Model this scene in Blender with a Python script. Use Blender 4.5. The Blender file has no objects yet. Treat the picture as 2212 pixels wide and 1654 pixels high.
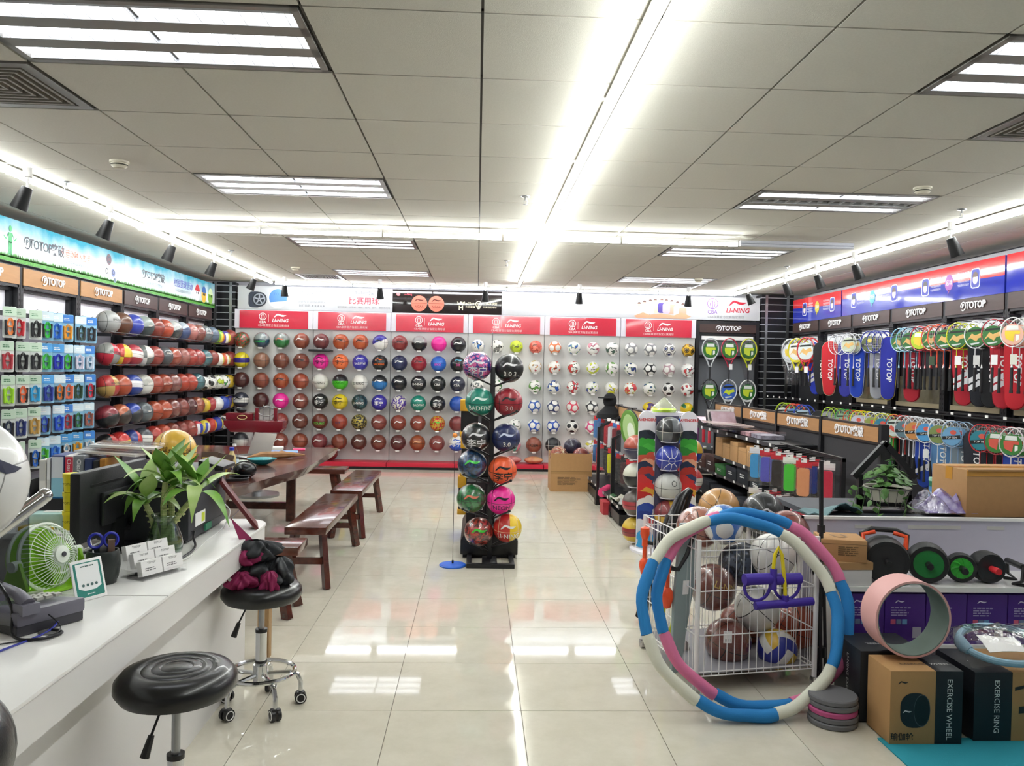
import bpy, bmesh, math, random
from math import pi, sin, cos, radians as rad
from mathutils import Vector, Matrix
random.seed(7)
S = bpy.context.scene
COL = S.collection

# ------------------------------------------------------------------ camera
CAM = Vector((0, 0, 1.5811)); FPX = 1729.64
CR = Vector((0.99882, -0.04359, 0.02050)); CU = Vector((-0.01980, 0.01750, 0.99965)); CF = Vector((0.04398, 0.99889, -0.01660))
CR.normalize(); CF = (CF - CR * CF.dot(CR)).normalized(); CU = CR.cross(CF)
cd = bpy.data.cameras.new('camera'); cam = bpy.data.objects.new('camera', cd); COL.objects.link(cam)
cd.sensor_width = 36; cd.lens = FPX / 2212 * 36; cd.clip_start = .02
mx = Matrix((CR, CU, -CF)).transposed().to_4x4(); mx.translation = CAM; cam.matrix_world = mx
S.camera = cam

# ------------------------------------------------------------------ world, exposure
w = bpy.data.worlds.new('world'); S.world = w; w.use_nodes = True
w.node_tree.nodes['Background'].inputs[0].default_value = (.75, .8, .9, 1)
w.node_tree.nodes['Background'].inputs[1].default_value = .05
S.view_settings.view_transform = 'Standard'; S.view_settings.look = 'None'
S.view_settings.exposure = 1.5; S.view_settings.gamma = 1; S.view_settings.use_curve_mapping = False
TUBE_E, TROFFER_E = 27.0, 1.9            # lamp strengths

# ------------------------------------------------------------------ pixel to place
def ray(x, y): return CF * FPX + CR * (x - 1106) - CU * (y - 827)
def onz(x, y, z=0): d = ray(x, y); return CAM + d * ((z - CAM.z) / d.z)
def ony(x, y, Y): d = ray(x, y); return CAM + d * (Y / d.y)
def onx(x, y, X): d = ray(x, y); return CAM + d * (X / d.x)

# ------------------------------------------------------------------ materials
def lin(h):
    if not isinstance(h, str): return tuple(h)[:3]
    h = h.lstrip('#'); r = []
    for i in (0, 2, 4):
        c = int(h[i:i+2], 16) / 255; r.append(c / 12.92 if c <= .04045 else ((c + .055) / 1.055) ** 2.4)
    return tuple(r)
MATS = {}
def newmat(name):
    m = bpy.data.materials.new(name); m.use_nodes = True
    nt = m.node_tree; return m, nt, nt.nodes['Principled BSDF']
def mat(name, col='#888888', rough=.5, metal=0., spec=.5, coat=0., emit=0., bump=0., bscale=200., noise=0., nscale=20., ncol=None, oc=False, stretch=None):
    if name in MATS: return MATS[name]
    m, nt, b = newmat(name); L = nt.links
    b.inputs['Roughness'].default_value = rough; b.inputs['Metallic'].default_value = metal
    b.inputs['Specular IOR Level'].default_value = spec; b.inputs['Coat Weight'].default_value = coat
    b.inputs['Coat Roughness'].default_value = .06
    b.inputs['Base Color'].default_value = (*lin(col), 1)
    if oc:
        oi = nt.nodes.new('ShaderNodeObjectInfo'); L.new(oi.outputs['Color'], b.inputs['Base Color'])
    if emit:
        b.inputs['Emission Color'].default_value = (*lin(col), 1); b.inputs['Emission Strength'].default_value = emit
    if noise or bump:
        tc = nt.nodes.new('ShaderNodeTexCoord'); src = tc.outputs['Object']
        if stretch:
            mp = nt.nodes.new('ShaderNodeMapping'); mp.inputs['Scale'].default_value = stretch; L.new(src, mp.inputs[0]); src = mp.outputs[0]
    if noise:
        t = nt.nodes.new('ShaderNodeTexNoise'); t.inputs['Scale'].default_value = nscale; t.inputs['Detail'].default_value = 5; L.new(src, t.inputs['Vector'])
        mxn = nt.nodes.new('ShaderNodeMix'); mxn.data_type = 'RGBA'
        mr = nt.nodes.new('ShaderNodeMapRange'); mr.inputs[1].default_value = .3; mr.inputs[2].default_value = .7; mr.inputs[4].default_value = noise
        L.new(t.outputs['Fac'], mr.inputs[0]); L.new(mr.outputs[0], mxn.inputs[0])
        mxn.inputs[6].default_value = (*lin(col), 1); mxn.inputs[7].default_value = (*lin(ncol or '#000000'), 1)
        L.new(mxn.outputs[2], b.inputs['Base Color'])
    if bump:
        t2 = nt.nodes.new('ShaderNodeTexNoise'); t2.inputs['Scale'].default_value = bscale; t2.inputs['Detail'].default_value = 4; L.new(src, t2.inputs['Vector'])
        bp = nt.nodes.new('ShaderNodeBump'); bp.inputs['Strength'].default_value = bump; bp.inputs['Distance'].default_value = .002
        L.new(t2.outputs['Fac'], bp.inputs['Height']); L.new(bp.outputs[0], b.inputs['Normal'])
    MATS[name] = m; return m
def glassmat(name, tint='#ffffff', refl=1.0, rough=.04, body=0.0, wr=0.):
    """thin clear plastic or glass sheet: mostly see-through, mirror-like at the fresnel rate"""
    if name in MATS: return MATS[name]
    m, nt, b = newmat(name); N, L = nt.nodes, nt.links
    tr = N.new('ShaderNodeBsdfTransparent'); tr.inputs[0].default_value = (*lin(tint), 1)
    gl = N.new('ShaderNodeBsdfGlossy'); gl.inputs['Roughness'].default_value = rough
    fr = N.new('ShaderNodeLayerWeight'); fr.inputs[0].default_value = .5
    pw = N.new('ShaderNodeMath'); pw.operation = 'POWER'; pw.inputs[1].default_value = 3.0; L.new(fr.outputs['Facing'], pw.inputs[0])
    mu = N.new('ShaderNodeMath'); mu.operation = 'MULTIPLY_ADD'; mu.inputs[1].default_value = refl*.5; mu.inputs[2].default_value = body+.04
    mi = N.new('ShaderNodeMixShader'); L.new(pw.outputs[0], mu.inputs[0]); L.new(mu.outputs[0], mi.inputs[0])
    L.new(tr.outputs[0], mi.inputs[1]); L.new(gl.outputs[0], mi.inputs[2]); L.new(mi.outputs[0], N['Material Output'].inputs[0])
    if wr:
        t2 = N.new('ShaderNodeTexNoise'); t2.inputs['Scale'].default_value = 30; bp = N.new('ShaderNodeBump'); bp.inputs['Strength'].default_value = wr; bp.inputs['Distance'].default_value = .01
        tc = N.new('ShaderNodeTexCoord'); L.new(tc.outputs['Object'], t2.inputs[0]); L.new(t2.outputs[0], bp.inputs['Height']); L.new(bp.outputs[0], gl.inputs['Normal']); L.new(bp.outputs[0], fr.inputs['Normal'])
    N.remove(b); MATS[name] = m; return m
OC = mat('coloured_plastic', rough=.35, oc=True)
OCM = mat('coloured_matte', rough=.7, oc=True)
OCG = mat('coloured_gloss', rough=.22, oc=True, coat=.5)
OCF = mat('coloured_fabric', rough=.85, oc=True, bump=.3, bscale=400)
OCP = mat('coloured_print', rough=.45, oc=True)
WHITE = mat('white_laminate', '#f1f0ee', .35)
BLACK = mat('black_metal', '#141418', .42)
BLACKP = mat('black_plastic', '#1b1b1d', .38)
CHROME = mat('chrome', '#d6d8da', .09, metal=1)
STEEL = mat('brushed_steel', '#a9abad', .32, metal=1)
CARD = mat('cardboard', '#b48a5c', .85, noise=.12, nscale=30, ncol='#7a5a38')
CLEAR = glassmat('clear_plastic', refl=1.2)
FILM = glassmat('plastic_film', refl=1.7, rough=.1, body=.03, wr=.7)
GLASS = glassmat('clear_glass', '#f3faf5', refl=1.0, rough=.01)

# ------------------------------------------------------------------ geometry builder
class G:
    def __init__(s): s.v = []; s.f = []
    def add(s, v, f): o = len(s.v); s.v += [tuple(p) for p in v]; s.f += [tuple(i + o for i in q) for q in f]; return s
    def box(s, c, d, rz=0, m=None):
        x, y, z = (k / 2 for k in d); P = [(-x,-y,-z),(x,-y,-z),(x,y,-z),(-x,y,-z),(-x,-y,z),(x,-y,z),(x,y,z),(-x,y,z)]
        M = Matrix.Rotation(rz, 4, 'Z') if m is None else m
        P = [(M @ Vector(p)) + Vector(c) for p in P]
        return s.add(P, [(0,3,2,1),(4,5,6,7),(0,1,5,4),(1,2,6,5),(2,3,7,6),(3,0,4,7)])
    def bb(s, x0, x1, y0, y1, z0, z1): return s.box(((x0+x1)/2, (y0+y1)/2, (z0+z1)/2), (abs(x1-x0), abs(y1-y0), abs(z1-z0)))
    def bar(s, p, q, w, h, up=(0,0,1)):
        p, q = Vector(p), Vector(q); d = q - p; z = d.normalized(); u = Vector(up)
        if abs(z.dot(u)) > .98: u = Vector((0,1,0))
        x = u.cross(z).normalized(); y = z.cross(x)
        return s.box((p+q)/2, (w, h, d.length), m=Matrix((x, y, z)).transposed().to_4x4())
    def cyl(s, p, q, r, r2=None, n=12, cap=True):
        p, q = Vector(p), Vector(q); r2 = r if r2 is None else r2; z = (q-p).normalized()
        u = Vector((0,0,1)) if abs(z.z) < .95 else Vector((1,0,0)); x = u.cross(z).normalized(); y = z.cross(x)
        V = [p + (x*cos(2*pi*i/n) + y*sin(2*pi*i/n))*r for i in range(n)] + [q + (x*cos(2*pi*i/n) + y*sin(2*pi*i/n))*r2 for i in range(n)]
        F = [(i, (i+1) % n, n+(i+1) % n, n+i) for i in range(n)]
        if cap: F += [tuple(range(n-1,-1,-1)), tuple(range(n, 2*n))]
        return s.add(V, F)
    def tube(s, pts, r, n=6, closed=False, cap=True):
        pts = [Vector(p) for p in pts]; m = len(pts); V = []; prev = None
        rr = r if isinstance(r, (list, tuple)) else [r]*m
        for i, p in enumerate(pts):
            a = pts[(i-1) % m] if closed or i else p; b = pts[(i+1) % m] if closed or i < m-1 else p
            t = (b-a).normalized()
            if prev is None:
                u = Vector((0,0,1)) if abs(t.z) < .9 else Vector((1,0,0)); x = u.cross(t).normalized()
            else:
                x = prev - t*prev.dot(t); x = x.normalized() if x.length > 1e-6 else prev
            prev = x; y = t.cross(x)
            V += [p + (x*cos(2*pi*k/n) + y*sin(2*pi*k/n))*rr[i] for k in range(n)]
        F = []
        for i in range(m if closed else m-1):
            a, b = i*n, ((i+1) % m)*n
            F += [(a+k, a+(k+1) % n, b+(k+1) % n, b+k) for k in range(n)]
        if cap and not closed: F += [tuple(range(n-1,-1,-1)), tuple(range((m-1)*n, m*n))]
        return s.add(V, F)
    def lathe(s, prof, n=20, c=(0,0,0), cap=True):
        V = []; F = []; k = len(prof)
        for i in range(n):
            a = 2*pi*i/n; V += [(c[0]+r*cos(a), c[1]+r*sin(a), c[2]+z) for r, z in prof]
        for i in range(n):
            A, B = i*k, ((i+1) % n)*k
            F += [(A+j, B+j, B+j+1, A+j+1) for j in range(k-1)]
        if cap:
            if prof[0][0] > 1e-5: F.append(tuple(i*k for i in range(n-1,-1,-1)))
            if prof[-1][0] > 1e-5: F.append(tuple(i*k+k-1 for i in range(n)))
        return s.add(V, F)
    def prism(s, poly, d, M=None):
        """poly in local XY, thickness d along +Z, moved by M"""
        M = M or Matrix(); n = len(poly)
        V = [M @ Vector((x, y, 0)) for x, y in poly] + [M @ Vector((x, y, d)) for x, y in poly]
        return s.add(V, [tuple(range(n-1,-1,-1)), tuple(range(n, 2*n))] + [(i, (i+1) % n, n+(i+1) % n, n+i) for i in range(n)])
    def ball(s, c, r, n=12, m=8, sc=(1,1,1)):
        V = [(c[0], c[1], c[2]-r*sc[2])]; F = []
        for j in range(1, m):
            t = -pi/2 + pi*j/m
            V += [(c[0]+r*cos(t)*cos(2*pi*i/n)*sc[0], c[1]+r*cos(t)*sin(2*pi*i/n)*sc[1], c[2]+r*sin(t)*sc[2]) for i in range(n)]
        V.append((c[0], c[1], c[2]+r*sc[2])); e = len(V)-1
        F += [(0, 1+(i+1) % n, 1+i) for i in range(n)] + [(e, e-n+i, e-n+(i+1) % n) for i in range(n)]
        for j in range(m-2):
            a, b = 1+j*n, 1+(j+1)*n; F += [(a+i, a+(i+1) % n, b+(i+1) % n, b+i) for i in range(n)]
        return s.add(V, F)
    def quad(s, a, b, c, d): return s.add([a, b, c, d], [(0,1,2,3)])
    def grid(s, rows):
        n = len(rows[0]); V = [p for r in rows for p in r]
        return s.add(V, [(i*n+j, i*n+j+1, (i+1)*n+j+1, (i+1)*n+j) for i in range(len(rows)-1) for j in range(n-1)])
    def mesh(s, name='mesh', smooth=35, bevel=0, solid=0):
        me = bpy.data.meshes.new(name); me.from_pydata(s.v, [], s.f); me.validate()
        if bevel or solid:
            bm = bmesh.new(); bm.from_mesh(me)
            if solid: bmesh.ops.solidify(bm, geom=bm.faces[:], thickness=solid)
            if bevel:
                ed = [e for e in bm.edges if len(e.link_faces) == 2 and e.calc_face_angle(0) > .6]
                bmesh.ops.bevel(bm, geom=ed, offset=bevel, segments=2, profile=.6, affect='EDGES', clamp_overlap=True)
            bm.to_mesh(me); bm.free()
        if smooth:
            me.polygons.foreach_set('use_smooth', [True]*len(me.polygons)); me.set_sharp_from_angle(angle=rad(smooth))
        me.update(); return me

def inst(name, me, m, parent=None, loc=(0,0,0), rot=(0,0,0), col=None, label=None, kind=None):
    o = bpy.data.objects.new(name, me); COL.objects.link(o)
    o.location = loc
    if isinstance(rot, Matrix): o.rotation_euler = rot.to_euler()
    else: o.rotation_euler = rot
    if m is not None:
        if not me.materials: me.materials.append(m)
        elif me.materials[0] != m: o.material_slots[0].link = 'OBJECT'; o.material_slots[0].material = m
    if parent is not None: o.parent = parent
    if col is not None: o.color = (*lin(col), 1)
    if label: o['label'] = label
    if kind: o['kind'] = kind
    return o
def part(name, g, m, parent=None, loc=(0,0,0), rot=(0,0,0), col=None, label=None, smooth=35, bevel=0, solid=0, kind=None):
    return inst(name, g.mesh(name, smooth, bevel, solid), m, parent, loc, rot, col, label, kind)
def tag(o, label, cat, group=None):
    o['label'] = label; o['category'] = cat
    if group: o['group'] = group
    return o
def thing(name, label, cat, loc=(0,0,0), rz=0, group=None, rot=None):
    o = bpy.data.objects.new(name, None); COL.objects.link(o); o.empty_display_size = .05
    o.location = loc; o.rotation_euler = rot or (0, 0, rz); return tag(o, label, cat, group)
def struct(name, g, m, **k): o = part(name, g, m, **k); o['kind'] = 'structure'; return o
CACHE = {}
def cached(key, fn):
    if key not in CACHE: CACHE[key] = fn()
    return CACHE[key]

# ------------------------------------------------------------------ lettering
FB = (pi/2, 0, 0); FL = (pi/2, 0, pi/2); FR = (pi/2, 0, -pi/2)      # faces -y, +x, -x
def textmesh(s, size, bold=0., ext=.0, align='CENTER', shear=0., spacing=1.):
    def mk():
        cu = bpy.data.curves.new('lettering', 'FONT'); cu.body = s; cu.size = size; cu.align_x = align; cu.align_y = 'CENTER'
        cu.resolution_u = 2; cu.offset = bold*size; cu.extrude = ext; cu.shear = shear; cu.space_character = spacing
        o = bpy.data.objects.new('lettering', cu); me = bpy.data.meshes.new_from_object(o)
        bpy.data.objects.remove(o); bpy.data.curves.remove(cu); return me
    return cached(('t', s, size, bold, ext, align, shear, spacing), mk)
def text(s, size, col, parent, loc, rot=FB, name='lettering', m=None, **k):
    return inst(name, textmesh(s, size, **k), m or OCP, parent, loc, rot, col)
SWOOSH = [(-.5,-.13),(-.41,-.02),(-.33,.08),(-.26,.14),(-.17,.155),(-.08,.13),(.1,.08),(.3,.06),(.5,.055),(.38,-.02),(.24,-.075),(.1,-.06),(-.02,-.02),(-.12,.03),(-.2,.045),(-.27,.0),(-.35,-.13),(-.37,-.1),(-.31,.03),(-.25,.1),(-.3,.07),(-.38,-.03),(-.45,-.13)]
SWOOSH = [(-.5,-.13),(-.38,.03),(-.27,.14),(-.17,.155),(-.08,.13),(.1,.08),(.3,.06),(.5,.055),(.38,-.02),(.24,-.075),(.1,-.06),(-.02,-.02),(-.12,.03),(-.2,.045),(-.3,-.03),(-.42,-.13)]
def flat(poly, sc=1.):
    g = G(); g.add([(x*sc, y*sc, 0) for x, y in poly], [tuple(range(len(poly)))])
    me = g.mesh('emblem', 0); bm = bmesh.new(); bm.from_mesh(me); bmesh.ops.triangulate(bm, faces=bm.faces[:]); bm.to_mesh(me); bm.free(); return me
def swoosh(w): return cached(('sw', w), lambda: flat(SWOOSH, w))
def rrect(w, h, r=.01, n=3):
    P = []
    for cx, cy, a in ((w/2-r, h/2-r, 0), (-w/2+r, h/2-r, pi/2), (-w/2+r, -h/2+r, pi), (w/2-r, -h/2+r, 1.5*pi)):
        P += [(cx+r*cos(a+pi/2*i/n), cy+r*sin(a+pi/2*i/n)) for i in range(n+1)]
    return P
def disc(r, n=20, sy=1.): return [(r*cos(2*pi*i/n), r*sy*sin(2*pi*i/n)) for i in range(n)]
def lines(w, h, n):
    """small illegible print: rows of short bars"""
    def mk():
        g = G(); rr = random.Random(n)
        for k in range(n):
            y = h/2-h*(k+.5)/n; x = -w/2; e = w/2-rr.random()*w*.3
            while x < e: d = min(e-x, w*(.12+.2*rr.random())); t = h/n*.24; g.add([(x,y-t,0),(x+d,y-t,0),(x+d,y+t,0),(x,y+t,0)], [(0,1,2,3)]); x += d+w*.04
        return g.mesh('print_lines', 0)
    return cached(('lines', w, h, n), mk)
def decal(src, key, R, off=.0012):
    """bend a flat mesh round a ball of radius R, on its -y side"""
    def mk():
        me = src.copy(); bm = bmesh.new(); bm.from_mesh(me)
        for _ in range(2):
            ed = [e for e in bm.edges if e.calc_length() > .024]
            if ed: bmesh.ops.subdivide_edges(bm, edges=ed, cuts=1); bmesh.ops.triangulate(bm, faces=bm.faces[:])
        for v in bm.verts:
            lo, la = v.co.x/R, v.co.y/R; q = R + off
            v.co = Vector((sin(lo)*cos(la)*q, -cos(lo)*cos(la)*q, sin(la)*q))
        bm.to_mesh(me); bm.free(); me.materials.clear(); return me
    return cached(('d', key, R), mk)
def shifted(me, key, dx, dy, sc=1.):
    def mk():
        m2 = me.copy(); m2.transform(Matrix.Translation((dx, dy, 0)) @ Matrix.Scale(sc, 4)); return m2
    return cached(('s', key, dx, dy, sc), mk)
# ------------------------------------------------------------------ room shell
ZC, CT, CX0, CY0 = 2.8888, .66301, -.0054, 2.9694       # ceiling height, tile, grid origin
XL, XR, YB = -4.45, 5.35, 13.02
FT, FX0, FY0 = .6, -.9644, 3.6851
def floormat():
    m, nt, b = newmat('polished_porcelain'); N, L = nt.nodes, nt.links
    b.inputs['Roughness'].default_value = .045; b.inputs['Specular IOR Level'].default_value = .5
    tc = N.new('ShaderNodeTexCoord'); oi = N.new('ShaderNodeObjectInfo')
    ns = N.new('ShaderNodeTexNoise'); ns.inputs['Scale'].default_value = 6; ns.inputs['Detail'].default_value = 8; ns.inputs['Roughness'].default_value = .7
    ad = N.new('ShaderNodeVectorMath'); L.new(tc.outputs['Object'], ad.inputs[0]); sc = N.new('ShaderNodeVectorMath'); sc.operation = 'SCALE'; sc.inputs[0].default_value = (7, 5, 3); L.new(oi.outputs['Random'], sc.inputs['Scale']); L.new(sc.outputs[0], ad.inputs[1])
    L.new(ad.outputs[0], ns.inputs['Vector'])
    cr = N.new('ShaderNodeValToRGB'); cr.color_ramp.elements[0].position = .3; cr.color_ramp.elements[0].color = (*lin('#c8c3b2'), 1); cr.color_ramp.elements[1].position = .7; cr.color_ramp.elements[1].color = (*lin('#d5d0c1'), 1)
    L.new(ns.outputs['Fac'], cr.inputs[0]); L.new(cr.outputs[0], b.inputs['Base Color'])
    MATS['polished_porcelain'] = m; return m
FLOORM = floormat()
GROUT = mat('grout', '#7d7468', .8)
floor = struct('floor', G().bb(XL-.1, XR+.1, -3.2, YB+.1, -.12, -.004), GROUT)
FTM = G().box((0,0,-.006), (FT-.003, FT-.003, .012)).mesh('tile', 0)
for j in range(-11, 16):
    for i in range(-6, 11):
        x, y = FX0+FT*(i+.5), FY0+FT*(j+.5)
        if j < -2: continue
        if not (XL < x < XR and y < YB): continue
        if x < -1.5 and y < 4.2: continue
        if abs(x) > .75*y+.6: continue
        inst('tile', FTM, FLOORM, floor, (x, y, 0))
g = G()
for a in ((XL-.1, XR+.1, -3.2, FY0-2*FT, -.004, 0),): g.bb(*a)
part('near_paving', g, FLOORM, floor)

CEILM = mat('mineral_fibre_tile', '#d2cfc4', .95, spec=.1, bump=.5, bscale=260, noise=.25, nscale=90, ncol='#bab6a8')
SHADOWGAP = mat('ceiling_void', '#1c1a18', .9)
ceiling = struct('ceiling', G().bb(XL-.1, XR+.1, -3.2, YB+.1, ZC+.16, ZC+.26), SHADOWGAP)
part('near_panel', G().bb(XL, XR, -3.2, CY0-CT-.006, ZC, ZC+.012), CEILM, ceiling)
part('grid_runner', (lambda g: [g.box((CX0+CT*i, 5.2, ZC+.0135), (.022, 15.6, .003)) for i in range(-6, 9)] and [g.box(((XL+XR)/2, CY0+CT*j, ZC+.0135), (XR-XL, .022, .003)) for j in range(-1, 16)] and g)(G()), mat('runner_grey', '#4a4742', .6), ceiling)
FIX = [(-3, 0), (-3, 4), (-3, 8), (-3, 12), (3, 0), (3, 4), (3, 8), (3, 12)]
VENT = [(-4, 1), (4, 1), (-4, 13), (4, 13)]
used = {(i+k, j) for i, j in FIX for k in (0, 1)} | set(VENT)
CTM = G().box((0,0,.006), (CT-.011, CT-.011, .012)).mesh('tile', 0)
for j in range(-1, 16):
    for i in range(-7, 8):
        if (i, j) in used: continue
        x, y = CX0+CT*(i+.5), CY0+CT*(j+.5)
        if not (XL-.2 < x < XR+.2 and y < YB+.2): continue
        inst('tile', CTM, CEILM, ceiling, (x, y, ZC))
WALLM = mat('painted_wall', '#cfcdd2', .8, bump=.1)
struct('wall_back', G().bb(XL-.1, XR+.1, YB, YB+.12, 0, ZC+.1), WALLM)
struct('wall_left', G().bb(XL-.12, XL, -3.2, YB, 0, ZC+.1), WALLM)
struct('wall_right', G().bb(XR, XR+.12, -3.2, YB, 0, ZC+.1), WALLM)
struct('wall_near', G().bb(XL-.1, XR+.1, -3.3, -3.2, 0, ZC+.1), WALLM)

# ------------------------------------------------------------------ lamps
TUBEM = mat('lit_tube', '#f5f9f8', .3, emit=TUBE_E)
TROFM = mat('lit_louvre_bay', '#f6f9ff', .3, emit=TROFFER_E)
DEADB = mat('dark_louvre_bay', '#6f6f6c', .35, metal=.6)
TRIMG = mat('lamp_trim', '#8d8a84', .4, metal=.3)
LOUV = mat('louvre_blade', '#e3e5e8', .3, metal=.2)
bayw, bayg = .125, .083
def troffer_parts():
    W, D = 2*CT-.03, CT-.03; fr = G()
    fr.bb(-W/2, W/2, -D/2, -D/2+.028, 0, .05).bb(-W/2, W/2, D/2-.028, D/2, 0, .05).bb(-W/2, -W/2+.03, -D/2, D/2, 0, .05).bb(W/2-.03, W/2, -D/2, D/2, 0, .05).bb(-W/2, W/2, -D/2, D/2, .09, .1)
    for y in (-(bayw+bayg)/2, (bayw+bayg)/2): fr.bb(-W/2, W/2, y-bayg/2, y+bayg/2, 0, .05)
    bay = G().add([(-W/2+.03,-bayw/2,.022),(-W/2+.03,bayw/2,.022),(W/2-.03,bayw/2,.022),(W/2-.03,-bayw/2,.022)], [(0,1,2,3)])
    lv = G()
    for k in range(15):
        x = -W/2+.06+k*(W-.12)/14; lv.bb(x-.0015, x+.0015, -bayw/2, bayw/2, .003, .021)
    lv.bb(-W/2+.03, W/2-.03, -bayw/2, -bayw/2+.004, .001, .021).bb(-W/2+.03, W/2-.03, bayw/2-.004, bayw/2, .001, .021)
    return fr.mesh('frame', 0), bay.mesh('light_bay', 0), lv.mesh('louvre', 0)
FRM, BAYM, LVM = troffer_parts()
wher = {(-3,0): 'over the white counter', (-3,4): 'between the smoke detector and the dark table', (-3,8): 'just past the cross strip light, table side', (-3,12): 'closest to the ball wall, table side',
        (3,0): 'over the wire cage', (3,4): 'with one dark tube, over the wooden-topped gondola', (3,8): 'just past the dead strip light, racket side', (3,12): 'closest to the ball wall, racket side'}
for i, j in FIX:
    t = thing('louvre_light', 'recessed three tube louvre light '+wher[(i,j)], 'ceiling light', (CX0+CT*(i+1), CY0+CT*(j+.5), ZC-.004), group='recessed louvre lights')
    inst('frame', FRM, TRIMG, t)
    for k, y in enumerate((-(bayw+bayg), 0, bayw+bayg)):
        b = inst('light_bay', BAYM, DEADB if (i, j) == (3, 4) and k == 1 else TROFM, t, (0, y, 0))
        inst('louvre', LVM, LOUV, b)
def strip(label, a, b, n, lit=None, z=2.838, tm=None):
    a, b = Vector((*a, z)), Vector((*b, z)); t = thing('strip_light', label, 'strip light', a, group='white strip lights')
    d = (b-a); L = d.length/n; u = d.normalized()
    for k in range(n):
        p, q = u*(L*k+.012), u*(L*(k+1)-.012); up = Vector((0,0,1))
        h = part('lamp_housing', G().bar(p+up*.028, q+up*.028, .034, .026), WHITE if lit is None or k < lit else mat('unlit_strip', '#b9bcc6', .5), t)
        if lit is None or k < lit: part('light_tube', G().cyl(p, q, .0155, n=8, cap=False), tm or TUBEM, h)
        else: part('light_tube', G().cyl(p, q, .0155, n=10), mat('dead_tube', '#c3c6d0', .35), h)
strip('long white strip light along the jump rope wall', (-3.17, 3.2), (-3.17, 12.45), 8, tm=mat('lit_tube_side', '#f5f9f8', .3, emit=TUBE_E*.8))
strip('long white strip light along the racket wall', (4.05, 3.2), (4.05, 12.55), 8, tm=mat('lit_tube_side'))
strip('white strip light over the ball wall banners', (-3.15, 12.54), (4.03, 12.54), 6, tm=mat('lit_tube_dim', '#f4f8ff', .3, emit=TUBE_E*.38))
strip('white strip light running down the middle of the shop', (.6, .4), (.6, 11.9), 10)
strip('strip light crossing the shop with a dead end towards the rackets', (-3.12, 7.46), (3.55, 7.46), 6, lit=5, z=2.80)
def spot(x, y, yaw, tilt, lab):
    t = thing('track_spotlight', lab, 'spotlight', (x, y, 2.80), group='black track spotlights')
    part('mount', G().lathe([(.028,.0),(.028,.06)], 10).cyl((0,0,0),(0,0,-.07), .009, n=8), WHITE, t)
    R = Matrix.Rotation(yaw, 4, 'Z') @ Matrix.Rotation(-tilt, 4, 'Y')
    part('lamp_head', G().lathe([(.0,.0),(.034,.0),(.036,-.01),(.056,-.155),(.05,-.155),(.046,-.1),(0,-.1)], 16), mat('spot_black', '#08080a', .5, spec=.3), t, (0,0,-.07), R)
ordn = ['first', 'second', 'third', 'fourth', 'fifth', 'sixth', 'seventh', 'eighth', 'ninth', 'tenth', 'eleventh', 'twelfth', 'thirteenth', 'fourteenth', 'fifteenth', 'sixteenth', 'seventeenth', 'eighteenth', 'nineteenth', 'twentieth', 'twenty-first', 'twenty-second', 'twenty-third', 'twenty-fourth']
for k, y in enumerate((5.5, 6.7, 8.05, 9.3, 10.95)): spot(-3.02, y, pi, rad(22), 'black spotlight on the jump rope wall track, %s from the slatted corner' % ordn[4-k])
for k, x in enumerate((-2.82, -1.44, .10, 1.49, 3.12)): spot(x, 11.8, pi/2, rad(14)*(1 if k else .3), 'black spotlight before the ball wall, %s from the jump rope side' % ordn[k])
for k, y in enumerate((11.32, 9.94, 9.0, 8.08, 6.41)): spot(3.85, y, 0, rad(24), 'black spotlight on the racket wall track, %s from the slatted corner' % ordn[k])
for (i, j), l in zip(VENT, ('over the counter', 'over the wire cage', 'at the ball wall, table side', 'at the ball wall, racket side')):
    t = thing('air_vent', 'square ceiling air vent '+l, 'vent', (CX0+CT*(i+.5), CY0+CT*(j+.5), ZC-.002), group='ceiling air vents')
    g = G(); h = CT/2-.02
    def ring(g, a, b, z0, z1):
        for s in (-1, 1): g.bb(-a, a, s*b if s > 0 else -a, s*a if s > 0 else -b, z0, z1).bb(s*b if s > 0 else -a, s*a if s > 0 else -b, -b, b, z0, z1)
    ring(g, h, h-.05, 0, .02); part('frame', g, TRIMG, t)
    part('duct', G().bb(-h, h, -h, h, .1, .105), mat('duct_black', '#0c0b0a', .9), t)
    for k in range(6):
        a = h-.065-k*.042; g = G(); ring(g, a, a-.012, -.002, .03); part('louvre_blade', g, mat('vent_blade', '#8b857a', .5), t)
DET = mat('detector_cream', '#d8d3c0', .5)
for x, y, l in ((-2.36, 5.36, 'between the counter and the dark table'), (3.03, 5.39, 'before the lamp with a dark tube'), (-2.45, 10.83, 'close to the ball wall, table side'), (3.03, 10.96, 'close to the ball wall, racket side')):
    t = thing('smoke_detector', 'round cream smoke detector '+l, 'smoke detector', (x, y, ZC), group='smoke detectors')
    part('base_ring', G().lathe([(.06,0),(.06,-.012),(.055,-.014)], 20), DET, t)
    part('sensor_head', G().lathe([(.05,-.012),(.052,-.03),(.035,-.045),(0,-.046)], 20), DET, t)
    part('vent_slot', G().lathe([(.0521,-.022),(.0526,-.03)], 20, cap=False), mat('slot_grey', '#3a382f', .8), t)
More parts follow.
